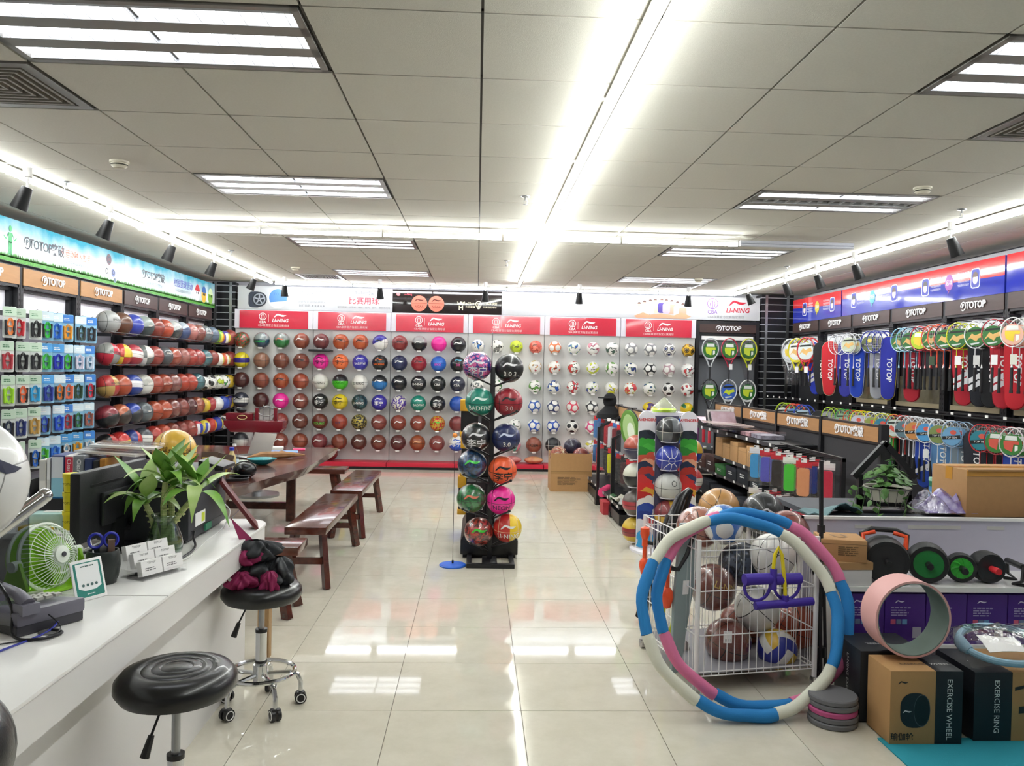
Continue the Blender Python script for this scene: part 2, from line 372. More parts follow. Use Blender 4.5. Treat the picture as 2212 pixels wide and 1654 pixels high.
for x, y, l in ((-3.03, 6.02, 'beside the first spotlights of the jump rope wall'), (.34, 6.05, 'beside the middle strip light before the cross strip'), (-2.86, 9.4, 'table side, past the cross strip light'), (.33, 9.65, 'beside the middle strip light past the cross strip'), (3.71, 6.04, 'racket side, before the cross strip light'), (3.69, 9.48, 'racket side, past the cross strip light')):
    t = thing('sprinkler', 'small chrome sprinkler head '+l, 'sprinkler', (x, y, ZC), group='ceiling sprinklers')
    part('rosette', G().lathe([(.035,0),(.033,-.006),(.01,-.01)], 14), STEEL, t)
    part('body', G().cyl((0,0,-.005),(0,0,-.03), .007, n=8).tube([(-.012,0,-.028),(-.012,0,-.05),(0,0,-.062),(.012,0,-.05),(.012,0,-.028)], .002), STEEL, t)
    part('deflector', G().lathe([(0,-.06),(.02,-.062),(.02,-.064),(0,-.066)], 10), STEEL, t)

# ------------------------------------------------------------------ ball materials
class Nd:
    """tiny shader-expression helper"""
    def __init__(s, nt, k): s.nt = nt; s.k = k
    def _m(s, op, *a):
        n = s.nt.nodes.new('ShaderNodeMath'); n.operation = op
        for i, q in enumerate(a):
            if isinstance(q, Nd): s.nt.links.new(q.k, n.inputs[i])
            else: n.inputs[i].default_value = q
        return Nd(s.nt, n.outputs[0])
    def __add__(s, o): return s._m('ADD', s, o)
    def __sub__(s, o): return s._m('SUBTRACT', s, o)
    def __mul__(s, o): return s._m('MULTIPLY', s, o)
    def __lt__(s, o): return s._m('LESS_THAN', s, o)
    def __gt__(s, o): return s._m('GREATER_THAN', s, o)
    def abs(s): return s._m('ABSOLUTE', s)
    def max(s, o): return s._m('MAXIMUM', s, o)
    def min(s, o): return s._m('MINIMUM', s, o)
    def near(s, v): return s._m('COMPARE', s, v, .25)
    def inv(s): return s._m('SUBTRACT', 1.0, s)
def mixc(nt, f, a, b):
    n = nt.nodes.new('ShaderNodeMix'); n.data_type = 'RGBA'
    nt.links.new(f.k, n.inputs[0]); nt.links.new(a, n.inputs[6]); nt.links.new(b, n.inputs[7]); return n.outputs[2]
def ballmat(kind):
    m, nt, b = newmat(kind+'_ball_cover'); N, L = nt.nodes, nt.links
    b.inputs['Roughness'].default_value = .38; b.inputs['Coat Weight'].default_value = .45; b.inputs['Coat Roughness'].default_value = .08
    tc = N.new('ShaderNodeTexCoord'); nm = N.new('ShaderNodeVectorMath'); nm.operation = 'NORMALIZE'; L.new(tc.outputs['Object'], nm.inputs[0])
    sx = N.new('ShaderNodeSeparateXYZ'); L.new(nm.outputs[0], sx.inputs[0]); x, y, z = (Nd(nt, sx.outputs[i]) for i in range(3))
    c1 = N.new('ShaderNodeObjectInfo').outputs['Color']
    def attr(a, o='Color'):
        n = N.new('ShaderNodeAttribute'); n.attribute_type = 'OBJECT'; n.attribute_name = a; return n.outputs[o]
    c2, c3, md = attr('c2'), attr('c3'), Nd(nt, attr('m', 'Fac'))
    ns = N.new('ShaderNodeTexNoise'); ns.inputs["Scale"].default_value = 4.2 if kind == "basket" else 1.7; ns.inputs["Detail"].default_value = 2.5 if kind == "basket" else 1.0
    oi = N.new('ShaderNodeObjectInfo'); av = N.new('ShaderNodeVectorMath'); L.new(nm.outputs[0], av.inputs[0])
    sc = N.new('ShaderNodeVectorMath'); sc.operation = 'SCALE'; sc.inputs[0].default_value = (9, 7, 5); L.new(oi.outputs['Random'], sc.inputs['Scale']); L.new(sc.outputs[0], av.inputs[1]); L.new(av.outputs[0], ns.inputs['Vector'])
    no = Nd(nt, ns.outputs['Fac'])
    if kind == 'basket':
        seam = (y.abs() < .016).max(z.abs() < .016).max(((x.abs() - (y.abs()*.25 + .5)).abs()) < .018)
        pan = ((x*z) > 0.0)
        f = (md.near(1) * (z > .12)).max(md.near(2) * pan).max(md.near(3) * (no > .5)).max(md.near(4) * (x > .1)).max(md.near(5) * ((z.abs()) < .3)).max(md.near(6) * ((z - x*.45) > .1))
        col = mixc(nt, f, c1, c2); col = mixc(nt, seam, col, c3)
        bn = N.new('ShaderNodeTexVoronoi'); bn.inputs['Scale'].default_value = 42; L.new(nm.outputs[0], bn.inputs['Vector'])
        bp = N.new('ShaderNodeBump'); bp.inputs['Strength'].default_value = .12; bp.inputs['Distance'].default_value = .002; L.new(bn.outputs['Distance'], bp.inputs['Height']); L.new(bp.outputs[0], b.inputs['Normal'])
    elif kind == 'soccer':
        P = (1+5**.5)/2; q = (1+P*P)**.5; d = None; d2 = None
        V = [(0,1,P),(0,1,-P),(1,P,0),(1,-P,0),(P,0,1),(P,0,-1)]
        for v in V:
            t = (x*(v[0]/q) + y*(v[1]/q) + z*(v[2]/q)).abs()
            if d is None: d = t; d2 = t*0.0
            else: d2 = d2.max(d.min(t)); d = d.max(t)
        seam = ((d - d2) < .012) * (d < .93)
        f = (md.near(0) * (d > .935)).max(md.near(1) * (d > .9)).max(md.near(2) * (no > .56)).max(md.near(3) * (d > .972))
        edge = (md.near(2) * ((no - .555).abs() < .018)).max(md.near(0) * seam).max(md.near(3) * ((d - .93).abs() < .02))
        col = mixc(nt, f, c1, c2); col = mixc(nt, edge, col, c3)
    else:
        ax, ay, az = x.abs(), y.abs(), z.abs()
        isx = (ax > ay) * (ax > az); isy = (ay > ax) * (ay > az); isz = (az > ax) * (az > ay)
        u = isx*z + isy*x + isz*y
        f = (u > .2); f2 = (u < -.2); col = mixc(nt, f, c1, c2); col = mixc(nt, f2, col, c3)
    L.new(col, b.inputs['Base Color']); return m
BM = {k: ballmat(k) for k in ('basket', 'soccer', 'volley')}
SHELLM = FILM
def sphere(R, n=28, m=16): return cached(('sph', R, n), lambda: G().ball((0,0,0), R, n, m).mesh('ball', 180))
def ball(pos, R, kind, c1, c2, c3, mode, label, group=None, cat='ball', rot=(0,0,0), logo=None, lcol='#ffffff', lpos=(0,0), lsize=.045, swo=None, swpos=(0,.03), swcol=None, name=None, shell=False, big=False):
    nm = name or {'basket': 'basketball', 'soccer': 'football', 'volley': 'volleyball'}[kind]
    o = inst(nm, sphere(R, 40 if big else 28, 22 if big else 16), BM[kind], None, pos, rot, c1)
    o['c2'] = lin(c2); o['c3'] = lin(c3); o['m'] = float(mode); tag(o, label, cat, group)
    if logo:
        k = (logo, lsize, lpos); inst('lettering', decal(shifted(textmesh(logo, lsize, .012), k, *lpos), k, R), OCP, o, col=lcol)
    if swo:
        k = ('sw', swo, swpos); inst('emblem', decal(shifted(swoosh(swo), k, *swpos), k, R), OCP, o, col=swcol or lcol)
    if shell: inst('plastic_bag', sphere(round(R*1.025, 4)), SHELLM, o)
    return o
# ------------------------------------------------------------------ shared emblems
def joined(key, items):
    """items: (mesh, dx, dy, scale) joined flat"""
    def mk():
        bm = bmesh.new()
        for me, dx, dy, sc in items():
            t = me.copy(); t.transform(Matrix.Translation((dx, dy, 0)) @ Matrix.Scale(sc, 4)); bm.from_mesh(t); bpy.data.meshes.remove(t)
        me = bpy.data.meshes.new('emblem'); bm.to_mesh(me); bm.free(); return me
    return cached(('j', key), mk)
def ringmesh(r, w, n=20, a0=0, a1=2*pi):
    P = [(r*cos(a0+(a1-a0)*i/n), r*sin(a0+(a1-a0)*i/n)) for i in range(n+1)]; Q = [((r-w)*cos(a0+(a1-a0)*i/n), (r-w)*sin(a0+(a1-a0)*i/n)) for i in range(n+1)]
    g = G(); g.add([(x, y, 0) for x, y in P+Q], [(i, i+1, n+2+i, n+1+i) for i in range(n)]); return g.mesh('ring', 0)
def totop(h, cjk=False, ext=.004):
    s = 'TOTOP突破' if cjk else 'TOTOP'; w = h*(3.0 if not cjk else 4.6)
    def it():
        yield textmesh(s, h, .02, ext, spacing=.92), h*.55, 0, 1
        rg = ringmesh(h*.48, h*.12, 18, -2.2, 3.3)
        if ext:
            bm = bmesh.new(); bm.from_mesh(rg); bmesh.ops.solidify(bm, geom=bm.faces[:], thickness=ext); bm.to_mesh(rg); bm.free()
        yield rg, -w/2-h*.02, 0, 1
        yield textmesh('P', h*.62, .03, ext), -w/2-h*.02, 0, 1
    return joined(('totop', h, cjk, ext), it)
def lining(h):
    def it():
        yield swoosh(1.0), 0, h*.55, h*2.3
        yield textmesh('LI-NING', h*.82, .02, shear=.2), 0, -h*.35, 1
    return joined(('lining', h), it)
def cba(h):
    def it():
        yield ringmesh(.5, .07), 0, h*.2, h*.9
        for k in (-.22, .0, .22): yield textmesh('(' if k < 0 else (')' if k > 0 else '|'), .7), k*h*.7, h*.2, h
        yield textmesh('CBA', h*.42, .01), 0, -h*.48, 1
    return joined(('cba', h), it)

# ------------------------------------------------------------------ ball wall
PANM = mat('panel_grey_white', '#d9dad8', .42, spec=.4)
LILAC = mat('panel_lilac_white', '#e2dfe8', .5)
REDM = mat('sign_red', '#cf1f3c', .2, coat=.5, bump=.25, bscale=9)
PLR = mat('plinth_red', '#c8203a', .4)
BX0, BDX, PW = -3.66, .3053, 1.2205
rowz = [1.96, 1.648, 1.336, 1.024, .712, .40]
hidden = {(4,1), (5,12), (4,19), (4,20), (4,22), (5,17), (5,19), (5,20), (5,21), (5,22), (5,23), (4,21), (3,20), (3,22)}
HOOK = G().tube([(-.04,.16,-.09),(-.045,.02,-.115),(-.03,-.03,-.1)], .004).tube([(.04,.16,-.09),(.045,.02,-.115),(.03,-.03,-.1)], .004).bb(-.004,.004,-.09,.02,-.128,-.124).bb(-.05,.05,.02,.03,-.122,-.112).mesh('ball_hook')
TAGM = G().bb(-.03,.03,-.004,.004,-.011,.011).mesh('price_tag', 0)
panels = []
for k in range(6):
    x0 = -3.816+PW*k; xm = x0+PW/2
    t = thing('ball_display_panel', '%s white ball display panel from the jump rope wall' % ordn[k], 'display panel', (xm, 12.8, 0), group='ball wall panels')
    panels.append(t)
    part('board', G().bb(-PW/2+.004, PW/2-.004, 0, .04, .1, 2.15), PANM, t)
    part('header', G().bb(-PW/2+.004, PW/2-.004, -.05, .04, 2.15, 2.445), LILAC, t)
    s = part('red_sign', G().bb(-.53, .535, -.056, -.05, 2.152, 2.43), REDM, t)
    inst('emblem', lining(.085), OCP, s, (.1, -.058, 2.305), FB, '#ffffff'); inst('emblem', cba(.13), OCP, s, (-.17, -.058, 2.31), FB, '#ffffff')
    part('divider', G().bb(-.082, -.078, -.058, -.056, 2.25, 2.37), WHITE, s)
    text('CBA联赛官方指定比赛用球', .04, '#f3d7da', s, (0, -.058, 2.195), spacing=1.05)
    part('plinth', G().bb(-PW/2+.003, PW/2-.003, -.38, -.01, .04, .105), PLR, t, bevel=.006)
    part('plinth_base', G().bb(-PW/2+.003, PW/2-.003, -.36, -.01, 0, .04), BLACK, t)
BR, OR, MA, DM, BN = '#8c4632', '#b5542c', '#6e2c2c', '#4c2220', '#7a4c3a'
K, W_, PK, BL, NV, PU, TL, YE = '#15171b', '#e9e8e4', '#f0289c', '#1f5cc0', '#222b52', '#3a2a9c', '#12806c', '#e0c818'
# basketballs: colour, second colour, seam, mode, printed word, word colour, swoosh colour, description
LN = '李宁'
BB = [
 [('#a8301f','#30602c',K,3,None,'',None,'watermelon red camouflage'),('#16405c','#93a0a0',K,1,'LI-NING','#25d060',None,'navy and clear grey'),('#1d8040','#8c9a94',K,1,None,'','#e86a4a','green and clear grey'),(BR,BR,K,0,None,'',W_,'red-brown'),
  (MA,MA,K,0,None,'',W_,'maroon boxed'),('#b2522a',OR,K,0,None,'',K,'bright orange'),(OR,OR,K,0,None,'',K,'orange-brown'),(W_,'#2a2c9c',K,6,None,'',K,'white and blue swirl'),('#8a3030',MA,K,0,None,'',K,'dark red'),('#17191c','#9a9a9a',K,1,None,'',W_,'black with grey top'),(PK,PK,'#a0125e',0,None,'',None,'hot pink'),(K,K,'#303238',0,None,'',W_,'plain black swoosh')],
 [('#d8c61c','#34288c',K,5,None,'',None,'yellow and purple'),('#8f6550',BN,K,0,None,'',None,'tan brown'),('#7c4636',BN,K,0,None,'',None,'brown tagged'),('#7f4232',BR,K,0,None,'',K,'brown with dark emblem'),
  (PK,PK,K,0,LN,K,K,'pink black-lettered'),('#f0743c',OR,K,0,LN,K,K,'orange black-lettered'),('#3a34a8',PU,'#28248c',0,'BADFIVE',W_,W_,'violet white-lettered'),(K,K,K,0,'BADFIVE','#f0702c','#f0702c','black orange-lettered'),(NV,NV,'#101830',0,None,'',W_,'navy'),('#98202e',MA,K,0,None,'',K,'crimson'),('#1f62c4',BL,'#123f86',0,'IIIVX','#e04cc0',None,'royal blue pink-printed'),(K,K,'#303238',0,'3.0','#d04890','#58a8c0','black pink-printed')],
 [(DM,DM,K,0,None,'',None,'dark maroon'),('#83402e',BR,K,0,None,'',None,'red-brown'),('#a84c28',OR,K,0,None,'',K,'orange dark-swooshed'),('#98442c',OR,K,0,None,'',None,'rust orange'),
  ('#e2e2da',W_,'#55554e',0,'LI-NING','#55554e',None,'white grey-lettered'),('#46c01c',K,K,1,'LI-NING','#1f7a0c',None,'green and black'),('#e8e6de',W_,K,0,'LI-NING',K,None,'ivory black-lettered'),('#2474b8',K,K,1,None,'',W_,'blue and black'),(K,K,'#2a2d30',0,None,'',W_,'black hoop-printed'),('#1c1c20',K,'#2a2d30',0,'LI-NING',W_,W_,'black word-printed'),('#101612',K,'#2a2d30',0,'CBA',W_,W_,'black CBA-printed'),('#20243a',NV,'#101420',0,'CBA',W_,W_,'dark navy CBA-printed')],
 [('#2e3342','#e6e4de',K,5,None,'',K,'red, white and navy'),(DM,MA,K,0,None,'',None,'maroon'),(PK,PK,K,0,None,'',W_,'hot pink'),('#84463a',BR,K,0,None,'',W_,'brown white-swooshed'),
  ('#12181a',K,K,0,LN,W_,W_,'black white-lettered'),('#dcc41c',YE,K,0,LN,'#3a3416',K,'yellow dark-lettered'),('#102a30','#2c565c',K,3,'LI-NING',W_,None,'dark teal marbled'),('#35289c',PU,'#241c70',0,LN,W_,W_,'violet white-lettered'),('#4a2a90','#dcd8c8','#4a2a90',3,None,'',None,'purple and cream patterned'),('#158470',TL,'#0c5c4e',0,'BADFIVE',W_,W_,'teal white-lettered'),(K,K,K,0,LN,W_,W_,'black white-lettered'),('#1c50b0',BL,'#123a84',0,None,'',None,'plain royal blue')],
 [('#78302a',MA,K,0,None,'',None,'maroon'),None,('#86342c',MA,K,0,None,'',None,'red-brown'),('#6c3c30',BN,K,0,None,'',W_,'dull brown'),
  ('#6a2e20',BR,K,0,'YOUNG','#58d040',None,'dark brown green-lettered'),('#9a3a28',BR,K,0,'FLY','#203860',None,'rust blue-lettered'),('#1c1c16','#a8984a',K,3,None,'','#c8b040','black and gold camouflage'),('#803c34',MA,K,0,None,'',W_,'red-brown white-swooshed'),('#8a3c2c',BR,K,0,None,'',W_,'rust white-swooshed'),('#8c3e2e',BR,K,0,None,'',W_,'rust brown'),('#b8281c','#c8a030',K,3,None,'','#58c838','red and gold patterned'),('#7c3030',MA,K,0,None,'',None,'dark red')],
 [('#d8d8d4','#23262c',K,1,None,'',None,'white with black top'),('#7c4638',BN,K,0,None,'',None,'brown'),('#8a4638',BR,K,0,None,'',W_,'rosy brown'),('#8c4630',BR,K,0,None,'',None,'rust brown'),
  ('#7e3438',MA,K,0,None,'',W_,'maroon white-swooshed'),('#7e3c2a',BR,K,0,None,'',None,'dark rust'),('#5e342c',DM,K,0,None,'',W_,'chocolate brown'),('#73382a',BR,K,0,None,'',W_,'brown white-swooshed'),('#5e2e2c',DM,K,0,None,'',W_,'dark maroon'),('#964a28',OR,K,0,None,'','#d8a070','orange-brown'),('#84403a',MA,K,0,None,'',W_,'rosy red-brown'),('#1f58c0',W_,K,6,LN,W_,'#1f58c0','blue and white')]]
Wt = '#ecebe6'
SC = [
 [(Wt,'#2f78c8',K,2,'white, blue-patched'),(Wt,'#8a8a86',K,2,'white, grey-patched'),('#c2d62c','#90a018','#5c6a10',2,'lime'),('#f0806c','#d85848','#a03028',2,'coral'),('#e07a48',Wt,K,1,'orange star'),(Wt,'#2c58b0','#98c838',2,'white, blue and lime'),(Wt,'#d890a0','#902c4c',2,'white, pink-patched'),(Wt,'#3c5c4c',K,2,'white, dark green-patched'),('#8e8e90',Wt,K,1,'grey star'),('#7c7d80',Wt,K,1,'dark grey star'),(Wt,'#24346c',K,3,'white, navy-ringed'),('#dcae1c',K,K,3,'yellow, black-spotted')],
 [None,None,None,(Wt,'#e0c850','#b04858',2,'white, yellow and pink'),(Wt,'#d8504c','#c0902c',2,'white, red-patched'),(Wt,'#cc3c3c','#40642c',2,'white, red and green'),(Wt,'#cdd838','#6a6c14',2,'white, yellow-patched'),(Wt,'#68a83c','#2c5c2c',2,'white, green-patched'),(Wt,'#2c3c80','#9cb838',2,'white, navy and lime'),('#15181f',Wt,K,1,'black star'),('#b898a0',Wt,K,1,'dusty pink star'),(Wt,'#c43434','#1c5870',2,'white, red and teal')],
 [(Wt,'#7c8484',K,2,'white, grey-patched'),(Wt,'#4c8c48',K,2,'white, green-patched'),None,(Wt,'#60a040','#2c4c1c',2,'white, leaf green-patched'),(Wt,'#2858b4',K,2,'white, blue-patched'),(Wt,'#d03840',K,2,'white, red-patched'),(Wt,'#2440a8','#a8c838',2,'white, blue and lime'),(Wt,'#e0dc28','#5c5c18',2,'white, bright yellow-patched'),(Wt,'#d83c48','#b8c838',2,'white, red and lime'),(Wt,'#284878','#98b838',2,'white, slate-patched'),(Wt,'#17181a','#5a5a5a',0,'white, black-pentagon'),(Wt,'#c43434','#1c5870',2,'white, red and teal')],
 [None,None,None,('#2c5cb0',Wt,K,1,'blue star'),('#2c3c6c',Wt,K,1,'navy star'),('#d83c58',Wt,K,1,'red star'),('#383b40',Wt,K,1,'charcoal star'),(Wt,'#8a8a8a',K,2,'white, grey-patched'),None,('V','#e0c41c','#e0c41c','#4a2a70','yellow and purple'),None,('V','#e0b81c','#1f6c3c','#e0c41c','yellow and green')],
 [None,None,(Wt,'#3c6c4c',K,2,'white, green-patched'),('#1f50b4',Wt,K,1,'blue star'),('#1c4cb0',Wt,K,1,'blue star'),(Wt,K,K,0,'white, black-flowered'),('#e04888',Wt,K,1,'pink star'),None,None,None,None,None],
 [None,None,('V','#6cc0a8','#e08ca0','#e8e4dc','mint and pink'),('B',BR),('B',K),None,(Wt,'#d8cc40','#5c5c18',2,'white, yellow-patched'),None,None,None,None,None]]
GB, GS = 'basketballs on the ball wall', 'footballs on the ball wall'
rn = ['top', 'second', 'third', 'fourth', 'fifth', 'bottom']
for r in range(6):
    for c in range(24):
        x, z = BX0+BDX*c, rowz[r]
        if (r, c) in hidden: continue
        if c < 12:
            d = BB[r][c]
            if d is None: continue
            R = .123; pos = (x, 12.63, z)
            ball(pos, R, 'basket', d[0], d[1], d[2], d[3], '%s basketball in the %s wall row, %s from the slatted corner' % (d[7], rn[r], ordn[c]), GB, 'basketball', (rad(random.uniform(-4, 4)), 0, rad(random.uniform(-6, 6))),
                 logo=d[4], lcol=d[5] or '#ffffff', lpos=(0, -.02), lsize=.075 if d[4] == LN else (.05 if d[4] and len(d[4]) < 8 else .04), swo=.14 if d[6] else None, swpos=(0, .055 if d[4] else .02), swcol=d[6], shell=d[7].endswith('clear grey') or 'watermelon' in d[7])
        else:
            d = SC[r][c-12]
            if d is None: continue
            k = 24-c; R = .104; pos = (x, 12.66, z-.014)
            if d[0] == 'B':
                ball((x, 12.63, z), .123, 'basket', d[1], d[1], W_ if d[1] == K else K, 0, '%s basketball at the end of the bottom row beside the cardboard carton' % ('rust brown' if d[1] == BR else 'black white-seamed'), GB, 'basketball', logo='CBA' if d[1] == BR else None, lcol='#2a1a14', lsize=.07)
            elif d[0] == 'V':
                ball(pos, R, 'volley', d[1], d[2], d[3], 0, '%s volleyball in the %s row of the football panels' % (d[4], rn[r]), 'volleyballs on the ball wall', 'volleyball', rot=(.4, .2, .3))
            else:
                ball(pos, R, 'soccer', d[0], d[1], d[2], d[3], '%s football in the %s wall row, %s from the racket unit' % (d[4], rn[r], ordn[k-1]), GS, 'football', (random.uniform(-.3, .3), random.uniform(-.3, .3), random.uniform(-.3, .3)), swo=.09 if d[3] == 2 else None, swpos=(0, .0), swcol='#3c4038')
        t = panels[c//4]; h = inst('ball_hook', HOOK, STEEL, t, (x-t.location.x, -.165 if c < 12 else -.14, z if c < 12 else z+.005))
        inst('price_tag', TAGM, WHITE, h, (.0, -.092, -.122), (rad(10), 0, 0))
# clear box round one ball
bx = thing('display_box', 'clear box holding the maroon boxed basketball on the ball wall', 'box', (BX0+4*BDX, 12.62, 1.80))
part('clear_case', G().bb(-.155,.155,-.145,.13,.035,.33), CLEAR, bx); part('black_tray', G().bb(-.165,.165,-.15,.14,0,.035), BLACKP, bx, bevel=.006)
# banner boards over the panels
def board(name, label, cat, x0, x1, m, y=12.76, z0=2.45, z1=2.815):
    t = thing(name, label, cat, ((x0+x1)/2, y, z0)); part('board', G().bb(-(x1-x0)/2+.002, (x1-x0)/2-.002, 0, .03, 0, z1-z0), m, t, bevel=.003); return t, x1-x0, z1-z0
GW = mat('glossy_white_board', '#d4d6d9', .16, coat=.4); GK = mat('glossy_black_board', '#26201f', .1, coat=.5)
def fp(name, t, me, x, z, col, dy=-.002, m=OCP): return inst(name, me, m, t, (x, dy, z), FB, col)
t, bw, bh = board('banner', 'white banner with a black tyre and a blue ball', 'banner', -3.776, -1.356, GW)
tg = G(); tg.cyl((0,0,0),(0,-.004,0), .115, n=28); ty = part('tyre_picture', G().prism(rrect(.2,.25,.06), .003), OCP, t, (-bw/2+.27, -.001, .15), FB, '#3c4250')
w2 = part('wheel_picture', tg, OCP, t, (-bw/2+.34, -.002, .155), (0,0,0), '#2a2e38', smooth=0); fp('wheel_rim', w2, ringmesh(.095, .02, 28), 0, 0, '#9aa0aa', -.006)
for k in range(5): fp('wheel_spoke', w2, flat([(-.012,.01),(.012,.01),(.008,.08),(-.008,.08)]), 0, 0, '#b0b6c0', -.006).rotation_euler = (pi/2, k*2*pi/5, 0)
bp = fp('ball_picture', t, flat(disc(.15, 30)), -bw/2+.62, .17, '#e8eaf0', -.001); bp.rotation_euler = (pi/2, .5, 0)
fp('ball_print', t, flat([(.14*cos(a), .14*sin(a)+.01) for a in [i*pi/14-.35 for i in range(19)]]), -bw/2+.63, .175, '#5a8fd0', -.0025)
text('TOTOP', .06, '#4474b8', t, (-bw/2+.66, -.004, .24), FB)
text('多色炫彩搭配', .085, '#8f9196', t, (-bw/2+1.13, -.003, .265)); text('篮球橡胶材质高弹性(8000次)', .045, '#a4a5a9', t, (-bw/2+1.13, -.003, .19)); text('突破专业运动品牌精彩', .045, '#a4a5a9', t, (-bw/2+1.16, -.003, .13)); text('耐打指数 ★★★★★', .045, '#94969a', t, (-bw/2+1.16, -.003, .07))
inst('emblem', totop(.06, True, 0), OCP, t, (-bw/2+1.95, -.003, .29), FB, '#84868a'); text('比赛用球', .12, '#d4384c', t, (-bw/2+1.97, -.003, .16), bold=.004); text('室内用球、水泥地、橡胶、室内、室外、橡胶场地等', .036, '#98999c', t, (-bw/2+1.97, -.003, .06))
t, bw, bh = board('banner', 'glossy black banner with two salmon balls', 'banner', -1.356, .372, GK)
for k, x in enumerate((.42, .69)):
    b = fp('ball_picture', t, flat(disc(.125, 30)), -bw/2+x, .15, '#e07a64', -.002)
    for me, q in ((swoosh(.15), (0, .05)), (textmesh('NCAA', .05), (0, -.05)), (flat([(-.122,0),(.122,0),(.122,.005),(-.122,.005)]), (0, 0))): inst('ball_print', me, OCP, b, (q[0], q[1], .002), (0,0,0), '#5a2018')
fp('emblem', t, flat(disc(.03)), -bw/2+.09, .29, '#e07a7c'); text('Li-Ning', .045, '#d85a6a', t, (-bw/2+.24, -.002, .29))
fp('emblem', t, joined('mcrown', lambda: [(textmesh('M', .1, .02), 0, -.04, 1), (flat([(-.05,0),(.05,0),(.06,.06),(.03,.03),(0,.06),(-.03,.03),(-.06,.06)]), 0, .01, 1)]), -bw/2+1.08, .13, '#e8e0c4')
text('The Masters', .05, '#e8e0c4', t, (-bw/2+1.23, -.002, .17)); text('大师赛事', .04, '#e8e0c4', t, (-bw/2+1.23, -.002, .11))
fp('emblem', t, ringmesh(.05, .01), -bw/2+1.36, .16, '#e8e0c4'); fp('emblem', t, ringmesh(.03, .03), -bw/2+1.36, .11, '#e8e0c4'); text('CHINA联盟', .045, '#e8e0c4', t, (-bw/2+1.54, -.002, .165)); text('比赛指定用球', .036, '#e8e0c4', t, (-bw/2+1.54, -.002, .11))
t, bw, bh = board('banner', 'white banner with a group of players in pale ink', 'banner', .372, 2.75, GW)
random.seed(3)
for k in range(9):                                             # plain generic figures: head, shoulders, shirt
    x = 1.02+k*.088+random.uniform(-.01, .01); z = .12+.08*sin((k+.5)/9*pi)
    f = fp('player_picture', t, flat(rrect(.12, .16, .03)), x, z-.03, random.choice(['#e6cbb0', '#c8b8d8', '#efe4da', '#5a4a9c', '#e8dcd8', '#d8a890']), -.001-.0008*(k % 3))
    inst('head_picture', flat(disc(.026, 14, 1.25)), OCP, f, (0, .11, .0004), (0,0,0), '#e6c0a4'); inst('hair_picture', flat([(.027*cos(a), .03*sin(a)+.006) for a in [i*pi/8 for i in range(9)]]), OCP, f, (0, .12, .0008), (0,0,0), '#6a5048')
fp('flame_print', t, flat([(-.45,0),(-.3,.06),(-.2,.02),(0,.05),(.2,.02),(.32,.07),(.48,.01),(.4,-.03),(-.4,-.03)]), 1.38, .035, '#e8a884', -.004)
t, bw, bh = board('banner', 'white banner with a red swoosh and red and blue emblem', 'banner', 2.75, 4.545, GW)
fp('emblem', t, lining(.13), .53, .2, '#c8243c', -.002); fp('emblem', t, cba(.2), .12, .22, '#7a4aa0', -.002); text('CBA联赛官方比赛指定用球', .05, '#8c8c94', t, (.34, -.002, .045)); part('divider', G().bb(.262,.266,-.003,0,.1,.32), mat('divider_grey', '#b0b0b4', .6), t)
# slatted corner columns
SLK = mat('slat_black', '#101116', .4)
def column(lab, x0, x1, y0, y1, xs):
    t = thing('slat_column', lab, 'column', ((x0+x1)/2, (y0+y1)/2, 0)); w, d = x1-x0, y1-y0
    part('core', G().bb(-w/2, w/2, -d/2, d/2, 0, 2.87), SLK, t)
    sl = G().bb(-w/2-.004, w/2+.004, -d/2-.008, -d/2, -.006, .006).bb(-w/2-.008 if xs < 0 else w/2, -w/2 if xs < 0 else w/2+.008, -d/2, d/2, -.006, .006).mesh('metal_slat', 0)
    for k in range(26): inst('metal_slat', sl, mat('slat_silver', '#b9bcc0', .35, metal=.5), t, (0, 0, .12+k*.108))
    for px in (-.72, .62): part('upright', G().bb(px*w/2-.02, px*w/2+.02, -d/2-.022, -d/2-.008, 0, 2.87), STEEL, t)
column('black slatted column between the jump rope wall and the ball wall', -4.19, -3.83, 12.83, 13.0, 1)
column('black slatted column between the ball wall and the racket wall', 4.56, 5.08, 12.72, 13.0, -1)
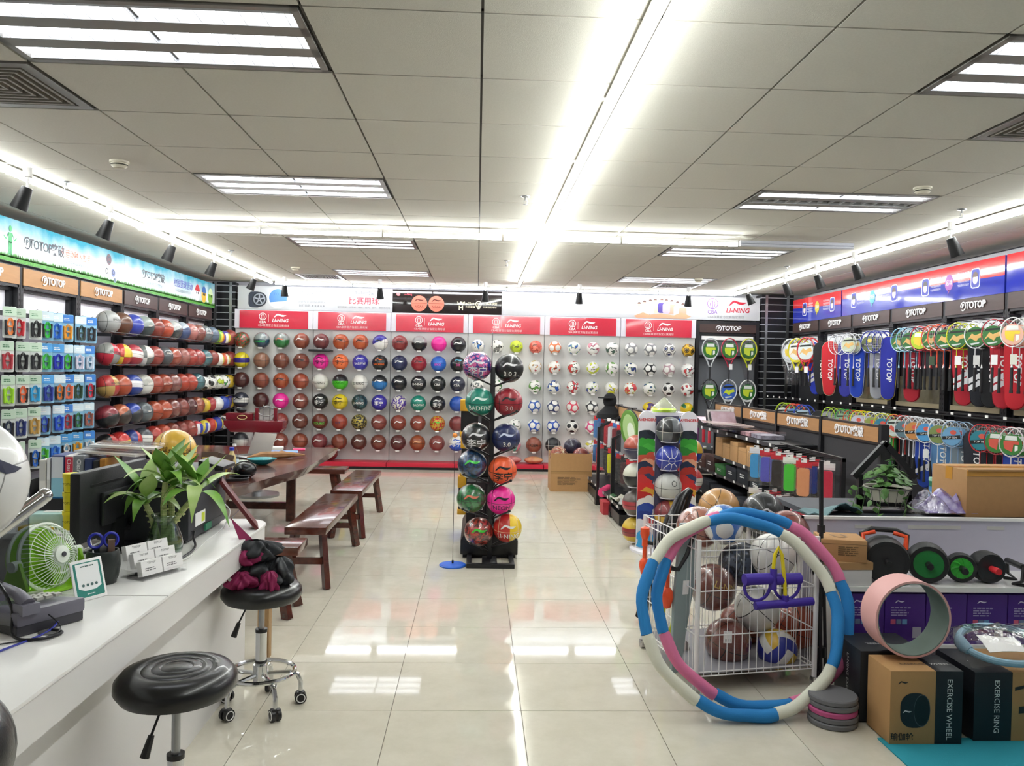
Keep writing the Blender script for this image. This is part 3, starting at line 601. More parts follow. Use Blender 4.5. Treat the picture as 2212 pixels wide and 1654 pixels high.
# ------------------------------------------------------------------ jump rope and ball wall on the left
WOODH = mat('honey_wood', '#b08254', .5, noise=.35, nscale=6, ncol='#96693e', stretch=(1, 1, 9))
DARKH = mat('walnut', '#43302c', .45, noise=.4, nscale=6, ncol='#33221f', stretch=(1, 1, 9))
BACKW = mat('back_panel_white', '#e4e2ea', .5); BACKG = mat('back_panel_grey', '#77747e', .6); BACKD = mat('back_panel_dark', '#4c4b52', .6)
POST = mat('black_post', '#17181d', .45)
def bay(side, y0, y1, hm, lab, shelf=None, low=BACKG, whitez=(1.93, 2.2), group=None):
    """one wall bay: side -1 = left wall (faces +x), 1 = right wall (faces -x)"""
    X = -4.1 if side < 0 else 5.0; s = -side; yc = (y0+y1)/2; w = y1-y0
    t = thing('wall_bay', lab, 'shelving bay', (X, yc, 0), group=group)
    def bx(a, b, c, d, e, f): return (s*a, s*b, c, d, e, f)
    part('header', G().bb(*bx(-.02, 0, -w/2+.025, w/2-.025, 2.225, 2.415)), BLACK, t)
    h = part('header_board', G().bb(*bx(0, .008, -w/2+.03, w/2-.03, 2.25, 2.405)), hm, t)
    inst('emblem', totop(.1), mat('letter_white', '#f4f2f4', .35), h, (s*.016, 0, 2.327), FL if side < 0 else FR)
    part('upper_panel', G().bb(*bx(-.10, -.09, -w/2+.05, w/2-.05, whitez[0], 2.22)), BACKW if side < 0 else mat('painted_glow_panel', '#eef0f6', .5), t)  # racket side: the strip's glow is put into a whiter colour, nothing emits
    part('lower_panel', G().bb(*bx(-.10, -.09, -w/2+.05, w/2-.05, .12, whitez[0])), low, t)
    part('inner_frame', G().bb(*bx(-.09, -.05, -w/2+.05, w/2-.05, 2.195, 2.225)).bb(*bx(-.09, -.05, -w/2+.045, -w/2+.085, .1, 2.2)).bb(*bx(-.09, -.05, w/2-.085, w/2-.045, .1, 2.2)), POST, t)
    for e in (-1, 1):
        p = part('post', G().bb(*bx(-.09, .0, e*w/2-.045 if e > 0 else -w/2+.002, w/2-.002 if e > 0 else -w/2+.045, 0, 2.41)), POST, t)
        sl = G()
        for k in range(40): sl.bb(*bx(0, .001, e*(w/2-.022)-.004, e*(w/2-.022)+.004, .3+k*.05, .322+k*.05))
        part('slot_row', sl, mat('slot_black', '#050506', .8), p, kind='stuff')
    part('base', G().bb(*bx(-.1, .34, -w/2+.01, w/2-.01, 0, .12)), BLACK, t)
    return t
LB = [5.32, 6.35, 7.375, 8.42, 9.44, 10.46, 11.51, 12.56]
RY5 = [1.99, 1.655, 1.32, 1.0, .70]
for k in range(7):
    wood = k < 4
    t = bay(-1, LB[k], LB[k+1], WOODH if wood else DARKH, '%s wall bay, %s from the slatted corner' % ('honey wood headed' if wood else 'walnut headed', ordn[6-k]), group='bays of the jump rope wall')
    w = LB[k+1]-LB[k]
    if k <= 2:
        for z in (1.99, 1.71, 1.435, 1.15, .85): part('hang_bar', G().bb(.0, .03, -w/2, w/2, z-.03, z+.01).bb(.0, .02, -w/2, w/2, z-.3, z-.26), POST, t)
    if k >= 3:
        for z in RY5:
            part('ball_rail', G().cyl((.16,-w/2,z-.115),(.16,w/2,z-.115), .006, n=6).cyl((.32,-w/2,z-.105),(.32,w/2,z-.105), .006, n=6), POST, t)
            part('rail_bracket', G().bb(-.05,.33,-w/2+.005,-w/2+.02,z-.15,z-.118), POST, t)
BANS = mat('sky_print', '#cfe3ea', .12, coat=.3)
def skymat():
    m, nt, b = newmat('sky_and_grass_print'); N, L = nt.nodes, nt.links
    b.inputs['Roughness'].default_value = .13; b.inputs['Coat Weight'].default_value = .3
    tc = N.new('ShaderNodeTexCoord'); sp = N.new('ShaderNodeSeparateXYZ'); L.new(tc.outputs['Object'], sp.inputs[0])
    ns = N.new('ShaderNodeTexNoise'); ns.inputs['Scale'].default_value = 3.5; ns.inputs['Detail'].default_value = 6; L.new(tc.outputs['Object'], ns.inputs['Vector'])
    a = N.new('ShaderNodeMath'); a.operation = 'MULTIPLY_ADD'; a.inputs[1].default_value = .3; L.new(ns.outputs[0], a.inputs[0]); L.new(sp.outputs[2], a.inputs[2])
    cr = N.new('ShaderNodeValToRGB'); e = cr.color_ramp.elements; e[0].position = .3; e[0].color = (*lin('#dfeaee'), 1); e[1].position = .52; e[1].color = (*lin('#3fa3bf'), 1)
    L.new(a.outputs[0], cr.inputs[0]); L.new(cr.outputs[0], b.inputs['Base Color']); return m
SKY = skymat()
def grass(t, L, z=.0):
    random.seed(5); g = G(); y = -L/2
    while y < L/2:
        h = random.uniform(.02, .055); g.add([(.001, y, z), (.001, y+.022, z), (.001, y+.011+random.uniform(-.012, .012), z+h)], [(0,1,2)]); y += .009
    g.add([(.0008, -L/2, z-.035), (.0008, L/2, z-.035), (.0008, L/2, z+.012), (.0008, -L/2, z+.012)], [(0,1,2,3)])
    part('grass_print', g, mat('grass_green', '#58a83a', .5, noise=.8, nscale=40, ncol='#2f7a28'), t, smooth=0)
def lban(y0, y1, lab):
    t = thing('banner', lab, 'banner', (-4.085, (y0+y1)/2, 2.435)); part('board', G().bb(-.02, 0, -(y1-y0)/2, (y1-y0)/2, 0, .375), SKY, t); grass(t, y1-y0, .036); return t
def lp(name, t, me, y, z, col, dx=.002): return inst(name, me, OCP, t, (dx, y-t.location.y, z), FL, col)
t = lban(5.32, 9.44, 'sky blue banner with grass and a green figure above the honey wood headers')
lp('figure_print', t, joined('figure', lambda: [(flat(disc(.022, 14, 1.25)), 0, .215, 1), (flat([(-.03,.18),(.03,.18),(.026,.09),(-.026,.09)]), 0, 0, 1), (flat([(-.026,.1),(-.002,.1),(-.006,-.01),(-.024,-.01)]), 0, 0, 1), (flat([(.026,.1),(.002,.1),(.006,-.01),(.024,-.01)]), 0, 0, 1), (flat([(-.03,.18),(-.022,.165),(-.06,.125),(-.095,.15),(-.1,.14),(-.06,.108)]), 0, 0, 1), (flat([(.03,.18),(.022,.165),(.06,.125),(.095,.15),(.1,.14),(.06,.108)]), 0, 0, 1)]), 7.18, .07, '#2fa05c')
for y in (7.72, 5.9): lp('emblem', t, totop(.12, True, 0), y, .2, '#343a48', .003)
lp('lettering', t, textmesh('让运动融入生活', .085, .01), 8.33, .2, '#e0785c'); lp('lettering', t, textmesh('专业体育用品品牌倡导健康', .042), 8.33, .125, '#70808c')
for y, z, r, c in ((9.05, .27, .06, '#5c3848'), (9.0, .14, .055, '#e6ead0'), (9.16, .14, .05, '#5c6ca8'), (9.2, .06, .03, '#8cb0c8')):
    b = lp('ball_print', t, flat(disc(r, 20)), y, z, c); inst('ball_print', ringmesh(r*.6, r*.25), OCP, b, (0,0,.001), (0,0,0), '#30384c')
t = lban(9.445, 12.62, 'sky blue banner with grass and three cartoon balls above the walnut headers')
lp('emblem', t, totop(.12, True, 0), 10.25, .22, '#343a48', .003); lp('lettering', t, textmesh('专业球类体育用品生产销售服务', .05), 10.25, .12, '#8898a4'); lp('lettering', t, textmesh('校园篮球运动', .12, .01), 11.3, .22, '#5a5cb0'); lp('lettering', t, textmesh('快乐篮球健康成长伴你同行', .05), 11.3, .13, '#8898a4')
for y, c, c2 in ((11.85, '#eceaea', '#c8343c'), (12.13, '#e8b83c', '#3868b0'), (12.42, '#8cc04c', '#dff0c0')):
    b = lp('ball_print', t, flat(disc(.105, 26, 1.15)), y, .17, c); inst('ball_print', flat([(.1*cos(a), .11*sin(a)) for a in [pi*i/12+.1 for i in range(12)]]), OCP, b, (0,.01,.001), (0,0,0), c2); inst('ball_print', flat(disc(.02)), OCP, b, (-.03,.0,.002), (0,0,0), '#28303c'); inst('ball_print', flat(disc(.02)), OCP, b, (.035,.0,.002), (0,0,0), '#28303c')
# balls on the rails: kind, colours, mode, words
b_, s_, v_ = 'basket', 'soccer', 'volley'
LROW = [
 [(b_,'#9a9c9a',0,'#9a9c9a','silver grey'),(b_,'#5c3a2a',0,'#5c3a2a','brown'),(b_,'#2c3c9c',0,'#2c3c9c','blue white-seamed'),(b_,'#3a4548','#8a9490',1,'dark grey'),(b_,'#83382f',0,MA,'red-brown'),(b_,'#a8452e',0,BR,'rust'),(b_,'#42484c','#c0c4c4',6,'grey and white'),(b_,'#3c4c74','#a8b0bc',6,'slate blue'),(b_,'#a86a64',0,MA,'rosy'),(b_,'#84423a',0,MA,'brown'),(b_,'#707a80',0,'#707a80','clear grey'),(b_,'#5c6c80',0,'#5c6c80','grey blue'),(v_,'#d8c43c','#d87838','#78b040','yellow, orange and green'),(v_,'#e8e4d8','#d8c43c','#5848a8','white, yellow and purple'),(b_,'#94443a',0,BR,'rust brown')],
 [(b_,'#8a8c88','#b8283c',2,'grey and red'),(b_,'#b8302c','#d8bc38',2,'red and yellow'),(b_,'#a83844','#e0dcd8',5,'red, white and blue'),(b_,'#6c7270','#dcdad4',2,'grey and white'),(b_,'#94403a',0,BR,'brick red'),(b_,'#4c5054',0,K,'charcoal'),(b_,'#a84630',0,BR,'orange-red'),(b_,'#9a6058',0,BR,'pale brick'),(b_,'#a03c34',0,BR,'brick'),(b_,'#a83430',0,BR,'red'),(b_,'#3c7078',0,TL,'teal'),(b_,'#84382f',0,MA,'maroon brown'),(v_,'#e4e0d4','#dcc838','#e8e8e0','white and yellow'),(v_,'#e8e4d8','#d8c43c','#d05c38','white, yellow and red'),(b_,'#943c38',0,BR,'dark red')],
 [(b_,'#a82c2c','#b89858',2,'red and gold'),(b_,'#a4482c',0,OR,'orange-brown'),(b_,'#2c4494','#dcdce0',5,'blue and white'),(b_,'#d8d8d0','#a8a8a0',6,'white'),(b_,'#943e2c',0,BR,'rust'),(b_,'#94402a',0,BR,'dark orange'),(b_,'#865048',0,BR,'plastic-wrapped brown'),(b_,'#a83c28',0,BR,'orange-red'),(b_,'#a43a28',0,BR,'brick'),(b_,'#2c6c74',0,TL,'teal'),(s_,'#e8e8e4','#17181a',0,'white, black-pentagon'),(s_,'#e8e8e4','#17181a',0,'white, black-pentagon'),(s_,'#e4e8dc','#b0c838',2,'white and lime'),(s_,'#e8e8e4','#38a048',2,'white and green'),(v_,'#dcb838','#3c6cac','#dcb838','yellow and blue')],
 [(b_,'#2a2c2e','#7c2430',6,'black and maroon'),(b_,'#3c3430','#b06040',6,'black and orange'),(b_,'#2c3034','#3048a0',6,'black and blue'),(b_,'#5c6468',0,K,'grey'),(b_,'#a04428',0,OR,'orange'),(b_,'#a8482c',0,OR,'bright orange'),(b_,'#7c3c34',0,MA,'maroon brown'),(b_,'#84443c',0,MA,'netted brown'),(b_,'#54282a',0,DM,'dark maroon'),(b_,'#a05034',0,OR,'orange-brown'),(v_,'#dcc038','#dcc038','#c8a838','yellow'),(v_,'#a83438','#e4e0dc','#a83438','red and white'),(v_,'#e0e0e0','#c8ccd4','#e8e8e8','white'),(v_,'#2c48a8','#3858b8','#2c48a8','blue'),(v_,'#dcc038','#803040','#403080','yellow and purple')],
 [(b_,'#1c1c1e','#a82c28',2,'black and red'),(b_,'#c0302c','#d8b838',5,'red and yellow'),(b_,'#2c3c84','#b43434',2,'blue and red'),(b_,'#4c5258','#dcdcd8',5,'grey and white'),(b_,'#a8342c',0,BR,'red'),(b_,'#a8442c',0,BR,'orange-red'),(b_,'#8a4030',0,BR,'rust brown'),(b_,'#84382f',0,BR,'maroon brown'),(b_,'#94443a',0,BR,'rust'),(v_,'#e8e8ea','#2c40a0','#c83c48','white, blue and red'),(v_,'#2c40a0','#e8e8ea','#d8c83c','blue, white and yellow'),(v_,'#b82c24','#d8a030','#b82c24','red'),(v_,'#2c3ca0','#dccc2c','#2c3ca0','blue and yellow'),(s_,'#e0e0dc','#17181a',2,'white, black-splashed'),(b_,'#a04838',0,OR,'orange')]]
random.seed(11)
LX = -3.86
for r in range(5):
    n = len(LROW[r])
    for k in range(n):
        d = LROW[r][k]; R = .123 if d[0] == b_ else .107
        y = 8.55 + (12.66-8.55)*k/(n-1)
        kind = d[0]; sc_ = {b_: 'basketball', s_: 'football', v_: 'volleyball'}[kind]
        rr = (random.uniform(-.2, .2), random.uniform(-.15, .15), rad(55)+random.uniform(-.2, .2))
        lab = '%s %s in the %s rail row, %s from the jump rope packs' % (d[4], sc_, ['top', 'second', 'third', 'fourth', 'lowest'][r], ordn[k])
        if kind == b_: ball((LX, y, RY5[r]), R, b_, d[1], d[2] or d[1], '#e4e4e0' if d[4] == 'blue white-seamed' else K, d[3] if d[2] else 0, lab, 'balls on the wall rails', sc_, rr, swo=None, logo=['SPALDING', None, None, 'NBA', None][k % 5] if kind == b_ else None, lcol='#2a2a2a' if k == 0 else '#e8e0d8', lsize=.03, lpos=(.03, .02), shell=(k in (6, 9, 10)))
        elif kind == s_: ball((LX, y, RY5[r]-.014), R, s_, d[1], d[2], K, d[3], lab, 'balls on the wall rails', sc_, rr)
        else: ball((LX, y, RY5[r]-.014), R, v_, d[1], d[2], d[3], 0, lab, 'balls on the wall rails', sc_, rr)
# jump rope packs
PC = G().prism(rrect(.125, .255, .012), .0015, Matrix.Rotation(pi/2, 4, 'X')).mesh('backing_card', 0)
PH = G().prism(rrect(.122, .075, .01), .002, Matrix.Rotation(pi/2, 4, 'X')).mesh('header_print', 0)
PHN = G().lathe([(.006,0),(.013,.005),(.014,.05),(.011,.1),(.013,.12),(.006,.125)], 10).mesh('handle')
def coil():
    g = G()
    for k in range(4):
        w, h = .02+.004*k, .05+.007*k; g.tube([(w*cos(a), -.012-.003*k, h*sin(a)) for a in [2*pi*i/14 for i in range(14)]], .0032, 5, closed=True)
    return g.bb(-.018,.018,-.026,-.006,-.006,.006).mesh('rope_coil')
PRC = coil()
PBL = G().bb(-.056,.056,-.036,-.002,-.115,.055).mesh('blister', 0)
PHK = G().cyl((0,.12,.0),(0,-.06,.012), .0025, n=5).mesh('hanger')
packs = [
 ['#f08a3c','#c82c38','#1c1c20','#30c040','#2c70d0','#e0982c','#1f3c28','#2c2c30'],
 ['#b83440','#1c1c20','#26282c','#38b83c','#1f30b8','#48c840','#d8d4e4','#c8d4e4'],
 ['#a8e030','#f07038','#38a8dc','#283c9c','#e88838','#e8744c','#2c4c30','#d82c44'],
 ['#2c3854','#2c3c78','#c8a050','#3c5cc8','#2858d0','#a82c3c','#2c7c3c','#a8685c'],
 ['#58c0e0','#e0e0e4','#2c70d0','#58c838','#3878d8','#e8e4e0','#e4a83c','#d8d8dc']]
cn = {'#f08a3c':'orange','#c82c38':'red','#1c1c20':'black','#30c040':'green','#2c70d0':'blue','#e0982c':'amber','#1f3c28':'dark green','#2c2c30':'charcoal','#b83440':'crimson','#26282c':'black','#38b83c':'green','#1f30b8':'deep blue','#48c840':'lime green','#d8d4e4':'white','#c8d4e4':'pale blue','#a8e030':'lime','#f07038':'orange','#38a8dc':'sky blue','#283c9c':'navy','#e88838':'orange','#e8744c':'coral','#2c4c30':'dark green','#d82c44':'red','#2c3854':'slate','#2c3c78':'navy','#c8a050':'tan','#3c5cc8':'blue','#2858d0':'bright blue','#a82c3c':'crimson','#2c7c3c':'green','#a8685c':'rosy','#58c0e0':'aqua','#e0e0e4':'white','#58c838':'lime','#3878d8':'blue','#e8e4e0':'white','#e4a83c':'amber','#d8d8dc':'grey'}
random.seed(2)
for r, pz in enumerate((1.885, 1.605, 1.325, 1.045, .765)):
    for k in range(8):
        y = 6.72 + k*.198; c = packs[r][k]; hb = k >= 3
        t = thing('jump_rope_pack', '%s jump rope in a clear pack, %s hook row, %s before the ball rails' % (cn[c], ['top', 'second', 'third', 'fourth', 'lowest'][r], ordn[7-k]), 'jump rope', (-3.84+random.uniform(-.02, .02), y, pz), rz=rad(42)+random.uniform(-.1, .1), group='jump rope packs'); t.scale = (.82, .9, 1)
        inst('backing_card', PC, OCP, t, col='#dfe6e2' if not hb else '#8cc4e4')
        inst('header_print', PH, OCP, t, (0, -.003, .085), col='#c2d8c4' if not hb else random.choice(['#4c9cdc', '#3c80d0', '#d8e8f0']))
        inst('print_lines', lines(.08, .03, 2), OCP, t, (0, -.0055, .085), FB, '#3c7850' if not hb else '#ffffff')
        for s in (-1, 1): inst('handle', PHN, OC, t, (s*.032, -.02, -.105), (0, s*.06, 0), col=c if (k+r) % 3 else '#222226')
        inst('rope_coil', PRC, OC, t, (0, -.006, -.035), col=c)
        inst('blister', PBL, CLEAR, t); inst('hanger', PHK, BLACK, t, (0, 0, .118))
# small packs on the lowest shelf beside the ropes
random.seed(9)
for k in range(9):
    y = 7.05+k*.135; c = random.choice(['#4ca0e0', '#e8e8ec', '#d87090', '#58b858', '#e08838'])
    t = thing('small_accessory_pack', 'small hooked accessory packet in the row above the binders, %s before the ball rails' % ordn[8-k], 'packet', (-3.78, y, .47), rz=rad(42), group='small accessory packets')
    part('backing_card', G().prism(rrect(.1,.15,.01), .002, Matrix.Rotation(pi/2, 4, 'X')), OCP, t, col='#d4e4f0'); part('contents', G().ball((0,-.018,-.02), .04, 10, 6, (1,.4,1)), OC, t, col=c); part('pouch', G().bb(-.046,.046,-.04,-.002,-.07,.04), FILM, t)

# ------------------------------------------------------------------ racket wall on the right
RB = [12.54, 11.546, 10.504, 9.5, 8.4, 7.387, 6.35]
for k in range(6):
    t = bay(1, RB[k+1], RB[k], DARKH, 'walnut headed racket bay, %s from the slatted corner' % ordn[k], low=mat('back_panel_black', '#26262b', .6), whitez=(2.0, 2.2), group='bays of the racket wall')
    w = RB[k]-RB[k+1]
    for z in (2.0, 1.21): part('hang_bar', G().bb(-.05, .0, -w/2, w/2, z-.02, z+.02), POST, t)
    if k >= 2:
        part('window_panel', G().bb(.06, .075, -w/2+.1, w/2-.1, 1.28, 1.6), mat('painted_reflection', '#7d745c', .1, noise=.7, nscale=9, ncol='#4c4a3c'), t)  # opaque panel; mottled beige paints in the shop's reflection in the glass
        part('window_sill', G().bb(.03, .075, -w/2+.1, w/2-.1, 1.25, 1.30), mat('sill_beige', '#a89a7c', .5), t)
def rban(y0, y1, lab):
    t = thing('banner', lab, 'banner', (4.985, (y0+y1)/2, 2.405), group='red and blue racket wall banners'); L = y0-y1
    part('board', G().bb(0, .02, -L/2+.004, L/2-.004, 0, .36), mat('banner_blue', '#2432a8', .1, coat=.4), t)
    part('red_band', G().add([(-.001, L/2-.004, .23), (-.001, -L/2+.004, .17), (-.001, -L/2+.004, .36), (-.001, L/2-.004, .36)], [(0,1,2,3)]), mat('banner_red', '#d42c34', .1, coat=.4), t, smooth=0); return t
def rp(name, t, me, y, z, col, dx=-.003): return inst(name, me, OCP, t, (dx, y-t.location.y, z), FR, col)
for (y0, y1, ys, lab) in ((12.5, 10.82, (12.05, 11.6, 11.1), 'end red and blue banner with a yellow speech bubble'), (10.8, 7.4, (10.45, 9.95, 9.42, 8.75, 8.3, 7.85), 'long red and blue banner with teal and purple speech bubbles'), (7.38, 6.3, (7.0, 6.7), 'red and blue banner with a large pale bubble')):
    t = rban(y0, y1, lab)
    for q, y in enumerate(ys):
        if (q % 3) == 1:
            c = {11.6: '#c8b838', 9.95: '#58b8c8', 8.3: '#9c50a8'}.get(y, '#d8d8e8')
            b = rp('speech_bubble', t, flat(disc(.075, 24, 1.15)+[]), y, .19, c); inst('bubble_tail', flat([(-.02,-.07),(.02,-.08),(-.02,-.125)]), OCP, b, col=c); inst('lettering', textmesh('快乐' if q == 1 and y < 11 else '运动', .06, .01), OCP, b, (0,0,.001), col='#f0f0f4')
        else:
            f = rp('portrait_frame', t, flat(rrect(.15, .2, .035)), y, .19, '#f4f4f8'); inst('portrait_field', flat(rrect(.13, .18, .03)), OCP, f, (0,0,.0006), col='#2c38a8'); inst('portrait_face', flat(disc(.04, 18, 1.3)), OCP, f, (0,-.01,.0012), col='#f0d8c8'); inst('portrait_hair', flat([(.044*cos(a), .055*sin(a)+.0) for a in [pi*i/10 for i in range(11)]]), OCP, f, (0,.012,.002), col=['#3a3034', '#c83038', '#5a4038'][q % 3])
            for li in range(4): rp('lettering', t, textmesh('专业羽毛球运动', .028), y+(-.2 if q % 3 == 0 else .2), .26-.04*li, '#e8e8f4')
# rackets
def rackparts(kind):
    if kind == 'b': a, b, cz, sh, gr, end, rr = .097, .128, -.132, -.262, -.44, -.665, .0055
    else: a, b, cz, sh, gr, end, rr = .132, .172, -.18, -.35, -.47, -.69, .0105
    fr = G().tube([(a*cos(t), 0, cz+b*sin(t)) for t in [2*pi*i/28 for i in range(28)]], rr, 6, closed=True)
    if kind == 'b': fr.cyl((0,0,sh),(0,0,gr), .0045, n=6).cyl((0,0,gr+.035),(0,0,gr), .005, .011, n=8)
    else: fr.tube([(-.085,0,-.305),(-.04,0,-.39),(-.012,0,-.47)], .011, 6).tube([(.085,0,-.305),(.04,0,-.39),(.012,0,-.47)], .011, 6).tube([(-.075,0,-.32),(0,0,-.335),(.075,0,-.32)], .008, 6)
    st = G(); n = 9
    for i in range(1, n):
        q = -1+2*i/n; h = (1-q*q)**.5; st.cyl((a*q,0,cz-b*h),(a*q,0,cz+b*h), .0009, n=3, cap=False).cyl((-a*h,0,cz+b*q),(a*h,0,cz+b*q), .0009, n=3, cap=False)
    gp = G().lathe([(.0,end),(.015,end),(.0155,end+.02),(.0128,end+.03),(.0128,gr)], 8)
    cd_ = G().prism([(p[0]*.9, p[1]*.72) for p in disc(a, 20, b/a)], .003, Matrix.Translation((0, .0015-.007, cz-.02)) @ Matrix.Rotation(pi/2, 4, 'X'))
    return dict(f=fr.mesh('frame'), s=st.mesh('strings', 0), g=gp.mesh('grip'), c=cd_.mesh('card', 0), cz=cz-.02, a=a, b=b)
RK = {k: rackparts(k) for k in 'bt'}
def racket(loc, rz, kind, fc, cc, label, group, gc='#232326', cp='#e8c838', style=0, tagc=None, bag=False):
    p = RK[kind]; t = thing('badminton_racket' if kind == 'b' else 'tennis_racket', label, 'racket', loc, rz, group)
    inst('frame', p['f'], OCG, t, col=fc); inst('strings', p['s'], mat('string_white', '#d8d8d0', .5), t); inst('grip', p['g'], OCM, t, col=gc)
    if cc:
        c = inst('card', p['c'], OCP, t, col=cc); a, b, z = p['a'], p['b'], p['cz']
        if style == 0:      # green card with a yellow T
            inst('card_print', flat([(-.6*a,.25*b),(.62*a,.25*b),(.62*a,.02*b),(.2*a,.02*b),(.1*a,-.5*b),(-.5*a,-.3*b),(-.6*a,0)]), OCP, c, (0,-.0105,z), FB, cp); inst('card_print', flat([(-.5*a,.3*b),(.5*a,.3*b),(.45*a,.6*b),(-.45*a,.6*b)]), OCP, c, (0,-.0105,z), FB, '#e8ece8'); inst('card_print', flat([(.3*a,-.45*b),(.55*a,-.35*b),(.55*a,-.05*b),(.3*a,-.05*b)]), OCP, c, (0,-.0105,z), FB, '#f0f4f0')
        elif style == 1:    # player print
            inst('card_print', flat([(-.75*a,-.3*b),(-.3*a,.25*b),(0,.1*b),(.6*a,.3*b),(.75*a,.0),(.3*a,-.1*b),(.1*a,-.35*b),(-.4*a,-.1*b)]), OCP, c, (0,-.0105,z), FB, cp); inst('card_print', flat([(-.5*a,-.5*b),(.4*a,-.4*b),(.35*a,-.5*b),(-.3*a,-.62*b)]), OCP, c, (0,-.0105,z), FB, '#d8e0dc'); inst('card_print', flat([(-.7*a,.35*b),(.7*a,.42*b),(.6*a,.55*b),(-.6*a,.5*b)]), OCP, c, (0,-.0105,z), FB, '#1c2420')
        else:               # dark band with lettering
            inst('card_print', flat([(-.85*a,-.3*b),(.85*a,-.15*b),(.8*a,.12*b),(-.88*a,-.05*b)]), OCP, c, (0,-.0105,z), FB, '#141618'); inst('lettering', textmesh('TOP TEN', .026, .012), OCP, c, (0,-.012,z-.1*b), (pi/2, -.06, 0), '#f0f0f0'); inst('card_print', flat(disc(.3*a, 12, .8)), OCP, c, (.15*a,-.0108,z+.3*b), FB, cp)
    if tagc: part('hang_tag', G().box((.02,-.02,p['cz']-p['b']-.09), (.055,.002,.09)), OCP, t, col=tagc)
    if bag: part('clear_bag', G().prism([(.15*cos(q), .19*sin(q)-.18) for q in [pi*i/10 for i in range(11)]]+[(-.05,-.68),(.05,-.68)], .04, Matrix.Translation((0,.02,0)) @ Matrix.Rotation(pi/2, 4, 'X')), FILM, t)
    return t
def bagpoly(w, h, wb): return [(w/2*cos(a), -w/2+w/2*sin(a)) for a in [pi*i/10 for i in range(11)]] + [(-w/2,-h*.55),(-wb/2,-h+wb/2)] + [(wb/2*cos(a), -h+wb/2+wb/2*sin(a)) for a in [pi+pi*i/8 for i in range(1, 9)]] + [(w/2,-h*.55)]
def rbag(loc, rz, col, label, w=.23, h=.74, wb=.16, word='TOTOP', wc='#f0f0f0', trim=None, tilt=0, stripes=None):
    t = thing('racket_bag', label, 'racket bag', loc, group='racket bags on the racket wall', rot=(0, tilt, rz))
    part('cover', G().prism(bagpoly(w, h, wb), .05, Matrix.Translation((0,.025,0)) @ Matrix.Rotation(pi/2, 4, 'X')), OCF, t, col=col, bevel=.012)
    P = bagpoly(w+.004, h+.004, wb+.004); part('piping', G().tube([(x, -.012, z) for x, z in P], .003, 5, closed=True), OC, t, col=trim or col)
    inst('lettering', textmesh(word, .085, .02, shear=.1), OCP, t, (.015, -.0262, -h*.52), (pi/2, pi/2, 0), wc)
    if stripes:
        for q, c in enumerate(stripes): inst('stripe', flat([(-.09,0),(.09,.1),(.09,.15),(-.09,.05)]), OCP, t, (0,-.0264,-h*.8+q*.07), FB, c)
    return t
GRN, GU, GLo = '#2f7030', 'rackets on the upper racket wall row', 'rackets on the lower racket wall row'
RZ = -pi/2 + rad(38)      # hung on prongs, faces swung towards the entrance
UP = [  # px, type, ...
 ('t',1708,'#c8ccd0','#d0d4dc','grey clear-bagged',0,None,True),('t',1722,'#d8d020','#e4e0d8','yellow',1,'#e8e8ec',False),('t',1742,'#c82c34','#d8e0e0','red and white',1,'#f0f0f0',False),
 ('g',1762,'#2438b0','blue tilted',-.1,None),('g',1780,'#1c1c20','black',-.04,None),('g',1800,'#c82430','red cream-piped',0,'#e8d8b0'),('b',1806,'#e8e8ea',None,'white',0,None,False),
 ('g',1836,'#34389c','indigo film-covered',0,None),('b',1834,'#e4e4ea','#c8d0b8','white bagged',1,None,False),('g',1860,'#1c40b4','royal blue white-piped',0,'#d8e0f0'),('b',1878,'#2434a0','#5c6840','deep blue',2,None,False),('b',1890,'#2434a0',None,'blue black-gripped',0,None,False),
 ('g',1905,'#9a9ca4','grey film-covered',0,None),('g',1928,'#28309c','navy blue',0,'#c8b838'),('b',1944,'#8cc0dc',GRN,'sky blue',1,None,False),('b',1956,'#8cc0dc',None,'sky blue rear',0,None,False),('b',1966,'#2c3048',GRN,'dark blue',1,None,False),
 ('g',1980,'#b42434','crimson first',0,None),('b',1987,'#c02c44','#b8d028','crimson',0,None,False),('b',2012,'#e8583c',GRN,'orange-red',1,'#34482c',False),('b',2026,'#e8583c',None,'orange-red rear',0,None,False),('b',2042,'#2c3a5c',GRN,'navy',1,None,False),('b',2068,'#c8d028',GRN,'yellow-throated',1,'#f0f0f0',False),
 ('g',2086,'#b82434','crimson second',-.05,None),('b',2108,'#e4e6ea',GRN,'pearl white',1,'#d0d0d0',False),('g',2122,'#1c1e26','black white-striped',-.04,None),('b',2146,'#a82c3c',GRN,'dark red',1,'#f0f0f0',False),('g',2152,'#17181c','black',0,None),('g',2172,'#b82434','crimson third',-.04,None),('b',2188,'#e8e8ea','#e8b4a0','white peach-carded',0,'#dcdcd0',False),('g',2206,'#c02430','large scarlet',0,None)]
